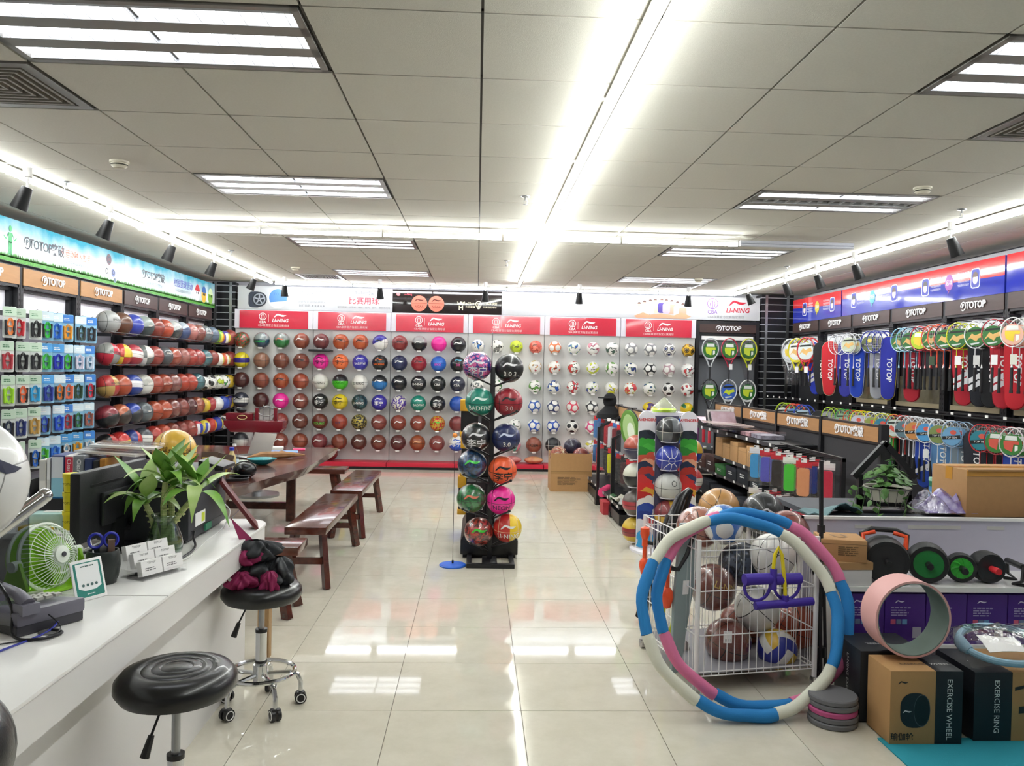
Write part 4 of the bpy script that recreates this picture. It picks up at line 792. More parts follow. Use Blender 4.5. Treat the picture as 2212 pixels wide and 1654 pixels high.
for k, d in enumerate(UP):
    if d[0] == 'g':
        p = onx(d[1], 700, 4.83); lab = '%s racket bag on the upper row, %s item from the slatted corner' % (d[3], ordn[k] if k < 24 else 'item %d' % (k+1))
        if k >= 24: lab = '%s racket bag at the near end of the upper racket row' % d[3]
        rbag((4.80, p.y, 2.06), RZ, d[2], lab, trim=d[5], tilt=d[4], w=.23 if d[1] < 1850 else .19, stripes=['#e8e8ec', '#e8e8ec'] if k in (3, 19, 23, 25, 28) else None)
    else:
        p = onx(d[1], 710, 4.66)
        for q in range(3 if d[0] == 'b' else 2): racket((4.66+.075*q, p.y+.012*q, 2.13-.004*q), RZ+.05*q, d[0], d[2], d[3], '%s %s racket on the upper racket row, %s on its prong' % (d[4], 'tennis' if d[0] == 't' else 'badminton', ['front one', 'next behind', 'hindmost'][q]), GU, style=d[5], cp='#e0b46c' if d[5] == 1 else '#e8cc38', tagc=d[6] if q == 0 else None, bag=d[7])
LOW = [('t',1690,'#a8c828','#d8e0d8','green and yellow',1,None),('t',1711,'#d8442c','#5c88c0','red and blue',1,None),('t',1731,'#3048b0','#a8c0d0','blue and white',1,None),('g',1772,'#2a2a2e','charcoal',0,None),('b',1788,'#b0d828',None,'lime',0,None),('g',1792,'#8c8e90','grey',0,None),('b',1818,'#38b048','#8cb090','green',1,None),('b',1836,'#d85c30',None,'orange',0,None),('b',1852,'#e8e420','#c8c8d8','yellow and white',2,None),('g',1866,'#b8bcc4','silver film-covered',0,None),
 ('b',1882,'#e4e6ec','#8c9850','white olive-carded',2,None),('b',1904,'#d8dc30','#2c7c94','yellow teal-carded',2,None),('g',1922,'#3ca048','bright green',0,None),('b',1930,'#c84038','#c8d0c8','red and white',1,None),('b',1951,'#e4e6ec','#607c88','white grey-carded',2,None),('b',1973,'#dcdce0','#c88848','white amber-carded',2,None),('b',1998,'#e4e6ec','#4c98d0','white blue-carded',2,'#f0f0f4'),('g',2006,'#2444a8','blue white-striped',0,None),('b',2026,'#e4e6ec','#7c8c50','white green-carded',2,None),('g',2042,'#5c8cc0','pale blue',0,None),('b',2056,'#8ca8c8','#6ca0c8','pale blue',2,None),('g',2088,'#7c8a94','bat-print grey',0,None),
 ('b',2118,'#c02c34','#2c8090','red teal-carded',2,None),('g',2112,'#22242e','black red-striped',-.05,None),('b',2152,'#a83440','#3c8038','maroon T-carded',0,None),('b',2185,'#e0d8dc','#3c8038','white T-carded',0,None),('g',2204,'#2c48a8','blue end',0,None)]
for k, d in enumerate(LOW):
    if d[0] == 'g':
        p = onx(d[1], 960, 4.83); rbag((4.80, p.y, 1.10), RZ, d[2], '%s racket bag on the lower row of the racket wall' % d[3], trim=d[5], tilt=d[4], w=.2, h=.68, wb=.14, stripes=['#c83040', '#e8e8ec'] if k == 23 else (['#e8e8ec'] if k == 17 else None))
    else:
        p = onx(d[1], 950, 4.66)
        for q in range(3 if d[0] == 'b' else 2): racket((4.66+.075*q, p.y+.012*q, 1.17-.004*q), RZ+.05*q, d[0], d[2], d[3], '%s %s racket on the lower racket row, %s on its prong' % (d[4], 'tennis' if d[0] == 't' else 'badminton', ['front one', 'next behind', 'hindmost'][q]), GLo, style=d[5], cp='#d85c4c', tagc=d[6] if q == 0 else None)
# prongs
for k in range(6):
    t = [o for o in COL.objects if o.name.startswith('wall_bay') and o.location.x > 4 and abs(o.location.y-(RB[k]+RB[k+1])/2) < .01][0]
    for z in (2.0, 1.21):
        for q in range(4):
            y = -.38+q*.25; h = part('prong', G().tube([(-.02,y,z),(-.06,y,z+(.12 if z > 1.5 else .0)),(-.42,y,z+(.145 if z > 1.5 else .03))], .004, 5), BLACK, t)
            if z < 1.5: part('price_tag', G().bb(-.425,-.42,y-.02,y+.02,z+.025,z+.05), WHITE, h)
# racket unit on the ball wall
t = thing('racket_display_unit', 'black unit with six tennis rackets beside the football panels', 'display unit', (4.03, 12.8, 0))
part('frame', G().bb(-.515,-.46,-.03,.05,0,2.43).bb(.46,.515,-.03,.05,0,2.43).bb(-.46,.46,-.03,.05,2.38,2.43).bb(-.46,.46,-.01,.05,2.2,2.24), BLACK, t)
h = part('header_board', G().bb(-.46,.46,-.035,.04,2.245,2.38), DARKH, t); inst('emblem', totop(.1), mat('letter_white'), h, (0,-.04,2.315), FB)
part('back_panel', G().bb(-.46,.46,.03,.045,.2,2.2), mat('racket_unit_grey', '#6c7076', .6), t); part('light_band', G().bb(-.42,.42,-.02,.02,2.13,2.19), WHITE, t)
for z in (1.86, 1.3): part('rail', G().bb(-.46,.46,-.02,.03,z-.02,z+.02), BLACK, t)
for k, (x, z, c, cc, l) in enumerate(((3.72,2.16,'#c8ccd0',GRN,'white green-carded'),(4.03,2.16,'#b02c44',GRN,'red and blue green-carded'),(4.34,2.16,'#c8d028',GRN,'yellow film-bagged'),(3.72,1.5,'#202226',GRN,'black green-carded lower'),(4.03,1.5,'#d8dce4','#3c64c0','silver blue-carded'),(4.34,1.5,'#dcdee0',GRN,'white and black green-carded lower'))):
    racket((x, 12.66, z), 0, 't', c, cc, '%s tennis racket on the black unit of the ball wall' % l, 'tennis rackets on the ball wall unit', style=0 if k != 4 else 1, cp='#c8d838', bag=k == 2, tagc='#f0f0f0' if k in (1, 2) else None)
for k in range(4):
    b = thing('ball_tube', 'tube of tennis balls on the foot of the racket unit, %s from the football panels' % ordn[k], 'tube', (3.66+k*.16, 12.68, .2), group='tubes of tennis balls')
    part('can', G().lathe([(.037,0),(.037,.21)], 14), OCP, b, col=['#8c9c50', '#3c4448', '#c8d028', '#b8b8b4'][k]); part('lid', G().lathe([(.039,.2),(.039,.22),(0,.222)], 14), OC, b, col='#e8e8e8')
part('foot_shelf', G().bb(-.46,.46,-.3,.03,.16,.2), BLACK, t); part('foot', G().bb(-.5,.5,-.3,.03,0,.06), BLACK, t)
# ------------------------------------------------------------------ ball tree in the middle
def levels(pos, lab): return pos
t = thing('ball_tree', 'black ball tree with two columns of basketballs in the aisle', 'ball rack', (.13, 6.5, 0))
part('base_frame', G().bb(-.185,.2,-.17,-.13,0,.035).bb(-.185,.2,.2,.24,0,.035).bb(-.185,-.145,-.13,.2,0,.035).bb(.16,.2,-.13,.2,0,.035).bb(-.06,.06,-.16,.06,.0,.045), BLACK, t, bevel=.004)
part('pole', G().bb(-.02,.02,-.02,.02,.03,1.60), BLACK, t, bevel=.003)
TREE = [  # x, z, c1, c2, mode, word, word colour, swoosh colour, description, shell
 (.002,1.606,'#2c2a8c','#d85c9c',3,LN,'#e8e8f0','#e8e8f0','violet and pink white-lettered',1),(.026,1.314,'#10806c',TL,0,'BADFIVE','#e0f0e8','#d8ece4','teal',0),(.002,1.027,'#15181c',K,0,LN,'#e8e8ec','#e8e8ec','black white-lettered',1),(-.024,.808,'#1c4c80','#103050',3,None,'','#38d848','blue camouflage green-swooshed',1),(-.026,.529,'#1f8040','#135c2c',3,None,'','#e87858','green camouflage',1),(.04,.258,'#b8382c','#5c1c18',3,None,'','#38d030','red camouflage green-swooshed',1),
 (.261,1.593,'#15171a',K,0,'3 0 3',W_,'#e8e8ec','black signed',0),(.259,1.318,'#98202e',MA,0,'3.0','#e0c8c8',K,'crimson signed',0),(.246,1.028,'#202c5c',NV,0,'3.0',W_,'#c8d0e8','navy signed',0),(.222,.763,'#f06030',OR,0,LN,'#181410',K,'neon orange',0),(.215,.518,PK,PK,0,'NEON','#581848',K,'neon pink',0),(.273,.291,'#c02c24','#e8c420',4,'LI-NING',W_,W_,'red and yellow',0)]
for k, d in enumerate(TREE):
    side = -1 if k < 6 else 1; x, z = d[0], d[1]
    ball((x if side > 0 else x, 6.5, z), .117, 'basket', d[2], d[3], K if k != 11 else '#e8c8a0', d[4], '%s basketball on the ball tree' % d[8], 'basketballs on the ball tree', 'basketball', (rad(8), 0, rad(2)), logo=d[5], lcol=d[6] or '#fff', lsize=.085 if d[5] == LN else .055, lpos=(0, -.035), swo=.14, swpos=(0, .04), swcol=d[7], shell=bool(d[9]), big=True)
    for yy in (-.105, .1):
        a = part('arm', G().tube([(side*.015, yy*.3, z-.15), (x-.13-side*.0, yy, z-.1), (x-.13+side*.06, yy*1.12, z-.072)], .007, 6), BLACK, t); part('arm_tip', G().ball((x-.13+side*.065, yy*1.12, z-.068), .0125, 8, 6), BLACK, a)
part('sign_plate', G().bb(-.012,-.006,-.02,.2,1.60,1.88), STEEL, t)
pl = thing('step_platform', 'black step platform behind the ball tree', 'platform', (.13, 7.25, 0))
part('deck', G().prism([(-.24,0),(.24,0),(.24,.12),(.19,.2),(-.19,.2),(-.24,.12)], 1.0, Matrix.Translation((0,.42,.03)) @ Matrix.Rotation(pi/2, 4, 'X')), BLACKP, pl, bevel=.008); part('foot', G().bb(-.22,-.16,-.55,.4,0,.03).bb(.16,.22,-.55,.4,0,.03), BLACK, pl)
for k in range(3):
    b = thing('dark_slim_carton', 'slim black carton standing on the step platform, %s from the table side' % ordn[k], 'carton', (-.03+k*.085, 7.1, .232), group='slim black cartons on the platform')
    part('carton', G().bb(-.04,.04,-.1,.1,0,.36), mat('black_carton', '#1c1a1c', .6), b, bevel=.003); text('Li-Ning', .06, '#d8d8d8', b, (0, -.102, .2), (pi/2, -pi/2, 0))
for k, (x, y, z, w, h) in enumerate(((.0, 7.55, .232, .3, .35), (.02, 7.55, .585, .3, .36), (.0, 7.55, .95, .28, .34))):
    b = thing('yellow_cornered_case', 'black case with yellow corners behind the ball tree, %s of the stack' % ['bottom', 'middle', 'top'][k], 'case', (x, y, z), group='stacked black cases')
    part('case', G().bb(-w/2,w/2,-.15,.15,0,h), BLACKP, b, bevel=.01); part('corner_cap', G().bb(-w/2-.008,-w/2+.07,-.158,.0,h-.1,h+.004), mat('cap_yellow', '#d8a428', .5), b, bevel=.006); part('corner_cap', G().bb(-w/2-.008,-w/2+.07,-.158,.0,-.0,.05), mat('cap_yellow'), b, bevel=.006); part('strap', G().bb(.02,.05,-.155,-.15,.02,h-.02), mat('strap_grey', '#55555a', .6), b)
b = thing('reflex_trainer', 'orange ball on a thin rod with a blue disc foot beside the ball tree', 'trainer', (-.165, 6.41, 0))
part('foot_disc', G().lathe([(.0,0),(.105,0),(.108,.008),(.1,.016),(.012,.02),(0,.02)], 30), mat('disc_blue', '#2268d8', .4), b); part('rod', G().cyl((0,0,.015),(0,-.03,1.03), .0022, n=6).cyl((0,0,.015),(0,0,.045), .008, n=8), BLACK, b); part('ball', G().ball((0,-.03,1.05), .02, 14, 10), mat('tt_orange', '#f0943c', .4), b)

# ------------------------------------------------------------------ table and benches
TW = mat('rosewood', '#5c2a1e', .2, noise=.8, nscale=5, ncol='#3a1810', stretch=(5, .6, 5), coat=.5)
TWE = mat('rosewood_edge', '#6a4a38', .45, noise=.8, nscale=9, ncol='#3c261c', stretch=(1, .5, 5))
t = thing('slab_table', 'long dark rosewood slab table with wavy edge', 'table', (-2.2, 7.0, 0))
random.seed(4); P = []
for i in range(13): y = -1.55+3.05*i/12; P.append((.5+.27*min(1, i/5)+random.uniform(-.015, .015), y))
for i in range(13): y = 1.55-3.1*i/12; P.append((-.72+random.uniform(-.02, .02), y))
n = len(P); top = G(); top.add([(x, y, .72) for x, y in P]+[(x*(1 if x < 0 else .94), y*.99, .64) for x, y in P], [tuple(range(n)), tuple(range(2*n-1, n-1, -1))]+[(i, n+i, n+(i+1) % n, (i+1) % n) for i in range(n)])
part('table_top', top, TW, t, smooth=30)
for y in (-1.1, 1.2):
    for x in (.34, -.6): part('leg', G().bb(x-.045,x+.045,y-.035,y+.035,0,.64), TW, t, bevel=.006)
    part('stretcher', G().bb(-.6,.34,y-.02,y+.02,.12,.19), TW, t); part('apron', G().bb(-.62,.36,y-.03,y+.03,.55,.64), TW, t)
def bench(label, x, y, L, rz, W=.29):
    t = thing('bench', label, 'bench', (x, y, 0), rz, 'rosewood benches')
    part('seat', G().bb(-W/2,W/2,-L/2,L/2,.395,.45), TW, t, bevel=.008)
    for e in (-1, 1):
        for s in (-1, 1): part('leg', G().bar((s*(W/2-.05), e*(L/2-.14), .395), (s*(W/2+.0), e*(L/2-.06), 0), .04, .06), TW, t)
        part('stretcher', G().bar((-W/2+.03, e*(L/2-.105), .19), (W/2-.03, e*(L/2-.105), .19), .03, .045), TW, t)
bench('rosewood bench alongside the table, the nearer to the white counter', -1.18, 6.395, 1.51, 0)
bench('rosewood bench alongside the table, the nearer to the ball wall', -1.17, 8.08, 1.47, 0)
bench('rosewood bench across the ball wall end of the table', -2.15, 9.0, 1.44, pi/2)
bench('rosewood bench across the counter end of the table, half behind the counter', -1.62, 5.16, 1.06, pi/2)
# on the table
b = thing('laptop', 'silver laptop standing open on the rosewood table', 'laptop', (-2.1, 7.5, .722), rad(-38))
part('keyboard_deck', G().bb(-.16,.16,-.11,.11,0,.014), STEEL, b, bevel=.004); part('keys', G().bb(-.14,.14,-.02,.09,.014,.016), BLACKP, b); part('screen', G().bb(-.16,.16,-.004,.004,0,.215), mat('laptop_lid', '#c4bcb4', .35, metal=.5), b, (0,.112,.012), (rad(-22),0,0), bevel=.003)
b = thing('drink_bottle', 'milky yellow drink bottle with a blue cap on the table', 'bottle', (-1.86, 6.2, .722))
part('bottle', G().lathe([(.0,0),(.033,.0),(.036,.02),(.034,.1),(.03,.12),(.033,.14),(.016,.185),(.015,.2)], 18), mat('milk_tea', '#d8c48c', .25), b); part('cap', G().lathe([(.018,.198),(.018,.222),(0,.224)], 16), mat('cap_blue', '#2c3cb8', .4), b); part('wrapper', G().lathe([(.0366,.03),(.0355,.09)], 18, cap=False), mat('label_purple', '#e0d8c0', .5), b); inst('emblem', decal(flat(disc(.016, 14)), 'milk', .0362), OCP, b, (0,0,.06), col='#5c3484')
b = thing('water_bottle', 'clear water bottle behind the milky drink', 'bottle', (-1.93, 6.5, .722)); part('bottle', G().lathe([(0,0),(.032,0),(.034,.03),(.032,.14),(.014,.19),(.014,.2)], 16), CLEAR, b); part('wrapper', G().lathe([(.0345,.05),(.0345,.1)], 16, cap=False), mat('label_pale', '#c8dce8', .5), b); part('cap', G().lathe([(.016,.2),(.016,.22),(0,.221)], 12), WHITE, b)
b = tag(part('teal_bowl', G().lathe([(.02,0),(.05,.004),(.1,.03),(.125,.055),(.121,.055),(.09,.032),(.045,.012),(0,.01)], 28, cap=False), mat('teal_glaze', '#158890', .25), None, (-1.83, 6.95, .721)), 'shallow teal glazed bowl on the rosewood table', 'bowl')
b = tag(part('white_bowl', G().lathe([(.03,0),(.06,.03),(.065,.06),(.06,.06),(.055,.03),(0,.012)], 24, cap=False), mat('celadon', '#cfd6cc', .25), None, (-1.95, 6.72, .721)), 'small pale bowl beside the teal bowl', 'bowl')
b = thing('black_helmet', 'round black glossy cap beside the milky drink bottle', 'cap', (-1.75, 6.17, .721)); part('shell', G().ball((0,0,.055), .085, 20, 12, (1,.95,.75)), mat('gloss_black', '#0e0f11', .25), b); part('rib', G().tube([(.087*cos(a), 0, .055+.066*sin(a)) for a in [pi*i/10 for i in range(11)]], .004), BLACKP, b); part('peak', G().bb(-.06,.06,-.13,-.05,.02,.03), BLACKP, b, bevel=.008)
b = thing('wooden_tray', 'flat dark tray under the milky drink bottle', 'tray', (-1.88, 6.02, .721)); part('base', G().prism([(p[0]*.2, p[1]*.1) for p in disc(1, 26)], .012), BLACKP, b); part('rim', G().tube([(.2*cos(a), .1*sin(a), .016) for a in [2*pi*i/26 for i in range(26)]], .006, 6, closed=True), BLACKP, b)
random.seed(8); g = G(); pts = [(-.28,-.03,.02),(-.15,.0,.035),(-.02,.02,.03),(.12,-.01,.032),(.26,.03,.018)]; g.tube(pts, [.008,.032,.036,.026,.006], 7); g.tube([(-.02,.02,.03),(.06,.08,.05),(.16,.1,.03)], [.02,.014,.004], 6)
tag(part('driftwood', g, mat('driftwood', '#a87c50', .7, noise=.7, nscale=14, ncol='#6c4828', stretch=(1,5,5)), None, (-1.82, 7.45, .721), (0,0,.5)), 'gnarled pale driftwood piece on the rosewood table', 'driftwood')
for k, (x, y, c, l, s, z) in enumerate(((-1.93, 7.95, '#7ca0d8', 'pale blue folder lying on the rosewood table', (.36,.16,.012), .721), (-2.05, 8.2, '#d8d8d0', 'white spiral notebook stack by the laptop', (.2,.15,.03), .721), (-1.8, 8.25, '#d82c6c', 'pink card lying at the far end of the table', (.12,.1,.008), .721))):
    b = thing('folder' if k == 0 else ('notebook' if k == 1 else 'card'), l, ['folder', 'notebook', 'card'][k], (x, y, z), .2); part('cover', G().bb(-s[0]/2,s[0]/2,-s[1]/2,s[1]/2,0,s[2]), OCP, b, col=c, bevel=.002); part('pages', G().bb(-s[0]/2+.004,s[0]/2+.002,-s[1]/2+.004,s[1]/2-.004,s[2]*.3,s[2]*.8), WHITE, b)
# stringing machine behind the table
b = thing('stringing_machine', 'dark red racket stringing machine on a steel pillar', 'machine', (-2.62, 9.75, 0))
MR = mat('machine_red', '#6c1420', .25, coat=.4)
part('pillar', G().lathe([(.26,0),(.26,.03),(.06,.05),(.055,.78)], 20), STEEL, b); part('beam', G().prism([(-.38,.0),(-.3,-.09),(.28,-.09),(.32,-.04),(.32,.05),(-.1,.055),(-.38,.05)], .2, Matrix.Translation((0,.1,.86)) @ Matrix.Rotation(pi/2, 4, 'X')), MR, b, bevel=.01); part('motor_box', G().bb(-.36,-.05,-.09,.09,.915,1.0), MR, b, bevel=.012)
for s in (-1, 1): part('clamp_post', G().bb(.1+s*.11-.02,.1+s*.11+.02,-.03,.03,.91,1.06), MR, b, bevel=.004); part('clamp_arm', G().bar((.1+s*.11,0,1.04),(.1+s*.02,-.02,1.07), .02, .02), STEEL, b)
part('string_rack', G().tube([(.1+.1*cos(a), .0, 1.02+.06*sin(a)) for a in [2*pi*i/16 for i in range(16)]], .006, 5, closed=True).cyl((.06,0,.92),(.06,0,1.1), .006).cyl((.14,0,.92),(.14,0,1.1), .006), STEEL, b); part('tension_head', G().ball((-.2,0,1.03), .05, 12, 8, (1.3,.8,.6)), BLACKP, b)
part('twine_coil', (lambda g: [g.tube([(.055*cos(a)-.16, -.1-.004*k, .95+.025*sin(a)) for a in [2*pi*i/12 for i in range(12)]], .003, 4, closed=True) for k in range(3)] and g)(G()), mat('twine', '#d8c088', .8), b)

# ------------------------------------------------------------------ white counter and what stands on it
CW = mat('counter_white', '#ecebe8', .28); CWF = mat('counter_front', '#dedcda', .35)
t = thing('counter', 'white reception counter with rounded end', 'counter', (-1.35, 2.8, 0)); CZ = .785
top = [(-.3,-1.22),(.31,-1.22),(.31,1.22)]+[(.19+.12*cos(a), 1.22+.15*sin(a)) for a in [pi/2*i/6 for i in range(1, 7)]]+[(-.3,1.37)]
part('worktop', G().prism(top, .012, Matrix.Translation((0,0,.773))), CW, t, bevel=.002); part('fascia', G().prism([(x-.004, y-.003) for x, y in top], .108, Matrix.Translation((0,0,.664))), CWF, t); part('front_panel', G().bb(-.28,.19,-1.22,1.33,0,.664), CWF, t); part('worktop_seam', G().bb(-.3,.3105,-.032,-.029,.784,.7855), mat('seam_grey', '#8c8880', .7), t); part('shadow_gap', G().bb(.19,.2,-1.22,1.3,.6,.664), mat('gap_beige', '#c9c4bb', .5), t)
cz = CZ+.001
# telephone
b = thing('desk_phone', 'grey corded desk phone with handset on the white counter', 'telephone', (-1.33, 2.47, cz), rad(58))
PG = mat('phone_grey', '#6e6c78', .4); PGD = mat('phone_dark', '#3c3b42', .45)
part('base', G().prism([(-.1,0),(.1,0),(.1,.03),(-.1,.055)], .2, Matrix.Translation((-.1,0,0)) @ Matrix.Rotation(pi/2, 4, 'Z') @ Matrix.Rotation(pi/2, 4, 'X')), PGD, b, bevel=.006); part('body', G().prism([(-.105,.028),(.105,.012),(.105,.045),(-.105,.072)], .205, Matrix.Translation((-.102,0,0)) @ Matrix.Rotation(pi/2, 4, 'Z') @ Matrix.Rotation(pi/2, 4, 'X')), PG, b, bevel=.01)
hs = part('handset', G().tube([(-.07,-.1,.088),(-.07,-.05,.112),(-.07,.03,.118),(-.07,.09,.098)], [.022,.017,.017,.024], 10).box((-.07,-.095,.078), (.05,.05,.03)).box((-.07,.085,.085), (.05,.05,.03)), PG, b, smooth=50)
kp = G()
for i in range(4):
    for j in range(3): part('key', G().box((.0+j*.028, .05-i*.028, .066+i*.0045), (.02,.018,.008)), mat('key_grey', '#b8b8b0', .5), b)
part('display', G().box((.03,.09,.062), (.1,.02,.01)), mat('phone_lcd', '#8c9a7c', .3), b)
b = thing('sticky_notes', 'pale yellow sticky notes beside the desk phone', 'sticky notes', (-1.45, 2.36, cz), .5); part('pad', G().bb(-.04,.04,-.04,.04,0,.006), mat('note_yellow', '#d8dca0', .8), b); part('curled_sheet', G().grid([[(-.04+.08*i/4, -.04+.08*j/4, .007+.004*(j/4)**2) for i in range(5)] for j in range(5)]), mat('note_yellow'), b)
def cable(label, pts, r, c, z=cz, cat='cable'):
    P = [Vector(p) for p in pts]; Q = []
    for i in range(len(P)-1):
        p0, p1, p2, p3 = P[max(i-1, 0)], P[i], P[i+1], P[min(i+2, len(P)-1)]
        for k in range(6):
            s = k/6; Q.append(.5*((2*p1)+(p2-p0)*s+(2*p0-5*p1+4*p2-p3)*s*s+(3*p1-p0-3*p2+p3)*s**3))
    Q.append(P[-1]); return tag(part('cable', G().tube(Q, r, 6), OC, None, col=c), label, cat)
cable('thick black cable looping down beside the phone', [(-1.47,2.35,.93),(-1.4,2.38,.95),(-1.33,2.36,.87),(-1.3,2.32,cz+.01),(-1.22,2.31,cz+.006),(-1.19,2.37,cz+.005),(-1.24,2.40,cz+.004)], .0045, '#15161a')
cable('thin black cable curling over the counter to the mouse', [(-1.42,2.42,.94),(-1.3,2.42,.86),(-1.2,2.38,cz+.02),(-1.22,2.33,cz+.003),(-1.3,2.28,cz+.003),(-1.37,2.23,cz+.003)], .002, '#1c1d22')
cable('blue network cable lying on the counter', [(-1.25,2.47,.82),(-1.235,2.43,.80),(-1.24,2.36,cz+.003),(-1.28,2.22,cz+.003),(-1.33,2.07,cz+.003)], .003, '#2c34a0')
tag(part('cable_grommet', G().lathe([(.03,0),(.03,.002),(.028,.003),(0,.003)], 20), mat('grommet_grey', '#6a6a68', .5), None, (-1.235, 2.39, cz)), 'round grey cable grommet in the counter top', 'grommet')
b = thing('computer_mouse', 'black computer mouse at the end of the counter', 'mouse', (-1.33, 2.21, cz), .6); part('shell', G().ball((0,0,.004), .05, 16, 10, (.65,1.1,.55)), mat('gloss_black'), b); part('wheel', G().cyl((-.004,.03,.028),(.004,.03,.028), .008, n=10), PGD, b)
# fan
b = thing('desk_fan', 'lime green and white desk fan on the counter', 'fan', (-1.47, 2.82, cz), rad(72)); b.scale = (1.12, 1.12, 1.12)
LIME = mat('fan_lime', '#8cc820', .35); FW = mat('fan_white', '#e4ece0', .35)
for s in (-1, 1): part('stand_leg', G().prism([(-.06,0),(.06,0),(.018,.11),(-.018,.11)], .012, Matrix.Translation((s*.112-.006,0,0)) @ Matrix.Rotation(pi/2, 4, 'Z') @ Matrix.Rotation(pi/2, 4, 'X')), LIME, b, bevel=.004); part('pivot', G().cyl((s*.1,0,.1),(s*.128,0,.1), .016, n=16), FW, b)
part('stand_base', G().bb(-.11,.11,-.055,.055,0,.012), LIME, b, bevel=.004)
FM = Matrix.Rotation(rad(-12), 4, 'X'); hd = part('cage_ring', G().tube([(.1*cos(a), 0, .1*sin(a)) for a in [2*pi*i/36 for i in range(36)]], .006, 6, closed=True).tube([(.1*cos(a), .04, .1*sin(a)) for a in [2*pi*i/36 for i in range(36)]], .005, 6, closed=True), FW, b, (0,0,.105), FM)
gr = G()
for i in range(44):
    a = 2*pi*i/44; gr.tube([(.1*cos(a),0,.1*sin(a)),(.088*cos(a),-.03,.088*sin(a)),(.055*cos(a+.12),-.05,.055*sin(a+.12)),(.02*cos(a+.2),-.056,.02*sin(a+.2))], .0014, 4)
for r, y in ((.088,-.03),(.055,-.05)): gr.tube([(r*cos(a), y, r*sin(a)) for a in [2*pi*i/30 for i in range(30)]], .0013, 4, closed=True)
part('front_grille', gr, FW, hd, kind='stuff'); part('hub_cap', G().lathe([(0,.066),(.026,.062),(.028,.05)], 20), FW, hd, rot=(pi/2,0,0)); part('hub_badge', G().cyl((0,-.066,0),(0,-.068,0), .008, n=10), PGD, hd)
for k in range(4): part('blade', G().grid([[((.012+.075*u)*cos(k*pi/2+.5*v), .0+.02*v-.01, (.012+.075*u)*sin(k*pi/2+.5*v)) for v in (0,.5,1,1.6)] for u in (0,.5,1)]), LIME, hd, solid=.002)
part('rear_shroud', G().lathe([(.098,.04),(.08,.075),(.04,.09),(0,.092)], 30), LIME, hd, rot=(-pi/2,0,0))
# plaque without its code
b = thing('payment_plaque', 'clear standing payment plaque with teal border on the counter', 'plaque', (-1.27, 2.72, cz), rad(-12), rot=(rad(-16), 0, rad(62)))
part('acrylic', G().bb(-.058,.058,-.003,.003,0,.135), WHITE, b, bevel=.002); part('back_stay', G().bar((0,.003,.1),(0,.06,.015), .06, .003), CLEAR, b); inst('teal_border', flat(rrect(.1,.115,.004)), OCP, b, (0,-.0035,.068), FB, '#1f8074'); inst('white_field', flat([(-.042,-.03),(-.02,-.04),(.02,-.04),(.042,-.03),(.042,.05),(-.042,.05)]), OCP, b, (0,-.004,.072), FB, '#f0f2f2'); inst('print_lines', lines(.05, .008, 1), OCP, b, (0,-.0045,.112), FB, '#3c5c58'); inst('print_lines', lines(.03, .006, 1), OCP, b, (0,-.0045,.02), FB, '#e8f0f0')
for q in range(4): inst('icon_print', flat(disc(.005, 10)), OCP, b, (-.024+.016*q,-.0045,.05), FB, '#4a6a68')
# pen pot
b = thing('pen_pot', 'black wrapped pen pot with blue scissors handles', 'pen pot', (-1.33, 2.93, cz)); b.scale = (1.12, 1.12, 1.05); part('pot', G().lathe([(0,0),(.04,0),(.042,.012),(.046,.02),(.052,.06),(.05,.1),(.046,.112),(.042,.112),(.044,.06),(0,.02)], 22, cap=False), mat('bin_liner_black', '#1e2422', .35, bump=.8, bscale=60), b)
for s in (-1, 1): part('scissor_handle', G().tube([(s*.022+.02*cos(a), .0, .145+.024*sin(a)) for a in [2*pi*i/18 for i in range(18)]], .005, 6, closed=True), mat('scissor_blue', '#2c34b0', .35), b, rot=(0,0,.5))
part('scissor_blade', G().bb(-.01,.01,-.003,.003,.03,.13), STEEL, b, rot=(0,0,.5)); part('pen', G().cyl((-.02,.01,.03),(-.055,.02,.15), .004, n=8), WHITE, b); part('clip', G().box((.03,-.01,.13), (.02,.012,.04), .4), mat('clip_brown', '#6c5448', .6), b)
# card holder
b = thing('card_holder', 'clear tiered business card holder full of white cards', 'card holder', (-1.2, 3.06, cz), rad(62))
part('tray', G().bb(-.1,.1,-.06,.06,0,.004).bb(-.1,-.098,-.06,.06,0,.03).bb(.098,.1,-.06,.06,0,.03).bb(-.1,.1,-.06,-.057,0,.026).bb(-.1,.1,-.02,-.017,0,.05).bb(-.1,.1,.02,.023,0,.07).bb(-.1,.1,.057,.06,0,.09), CLEAR, b)
for r in range(3):
    for c in range(2):
        cd_ = part('card_stack', G().bb(-.045,.045,-.012,.012,0,.054), WHITE, b, (-.048+c*.096, -.038+r*.04, .012+r*.024), (rad(-12),0,0)); inst('lettering', textmesh('TOTOP', .011), OCP, cd_, (-.0,-.0125,.044), FB, '#303030'); inst('print_lines', lines(.06, .014, 2), OCP, cd_, (.0,-.0125,.022), FB, '#707070')
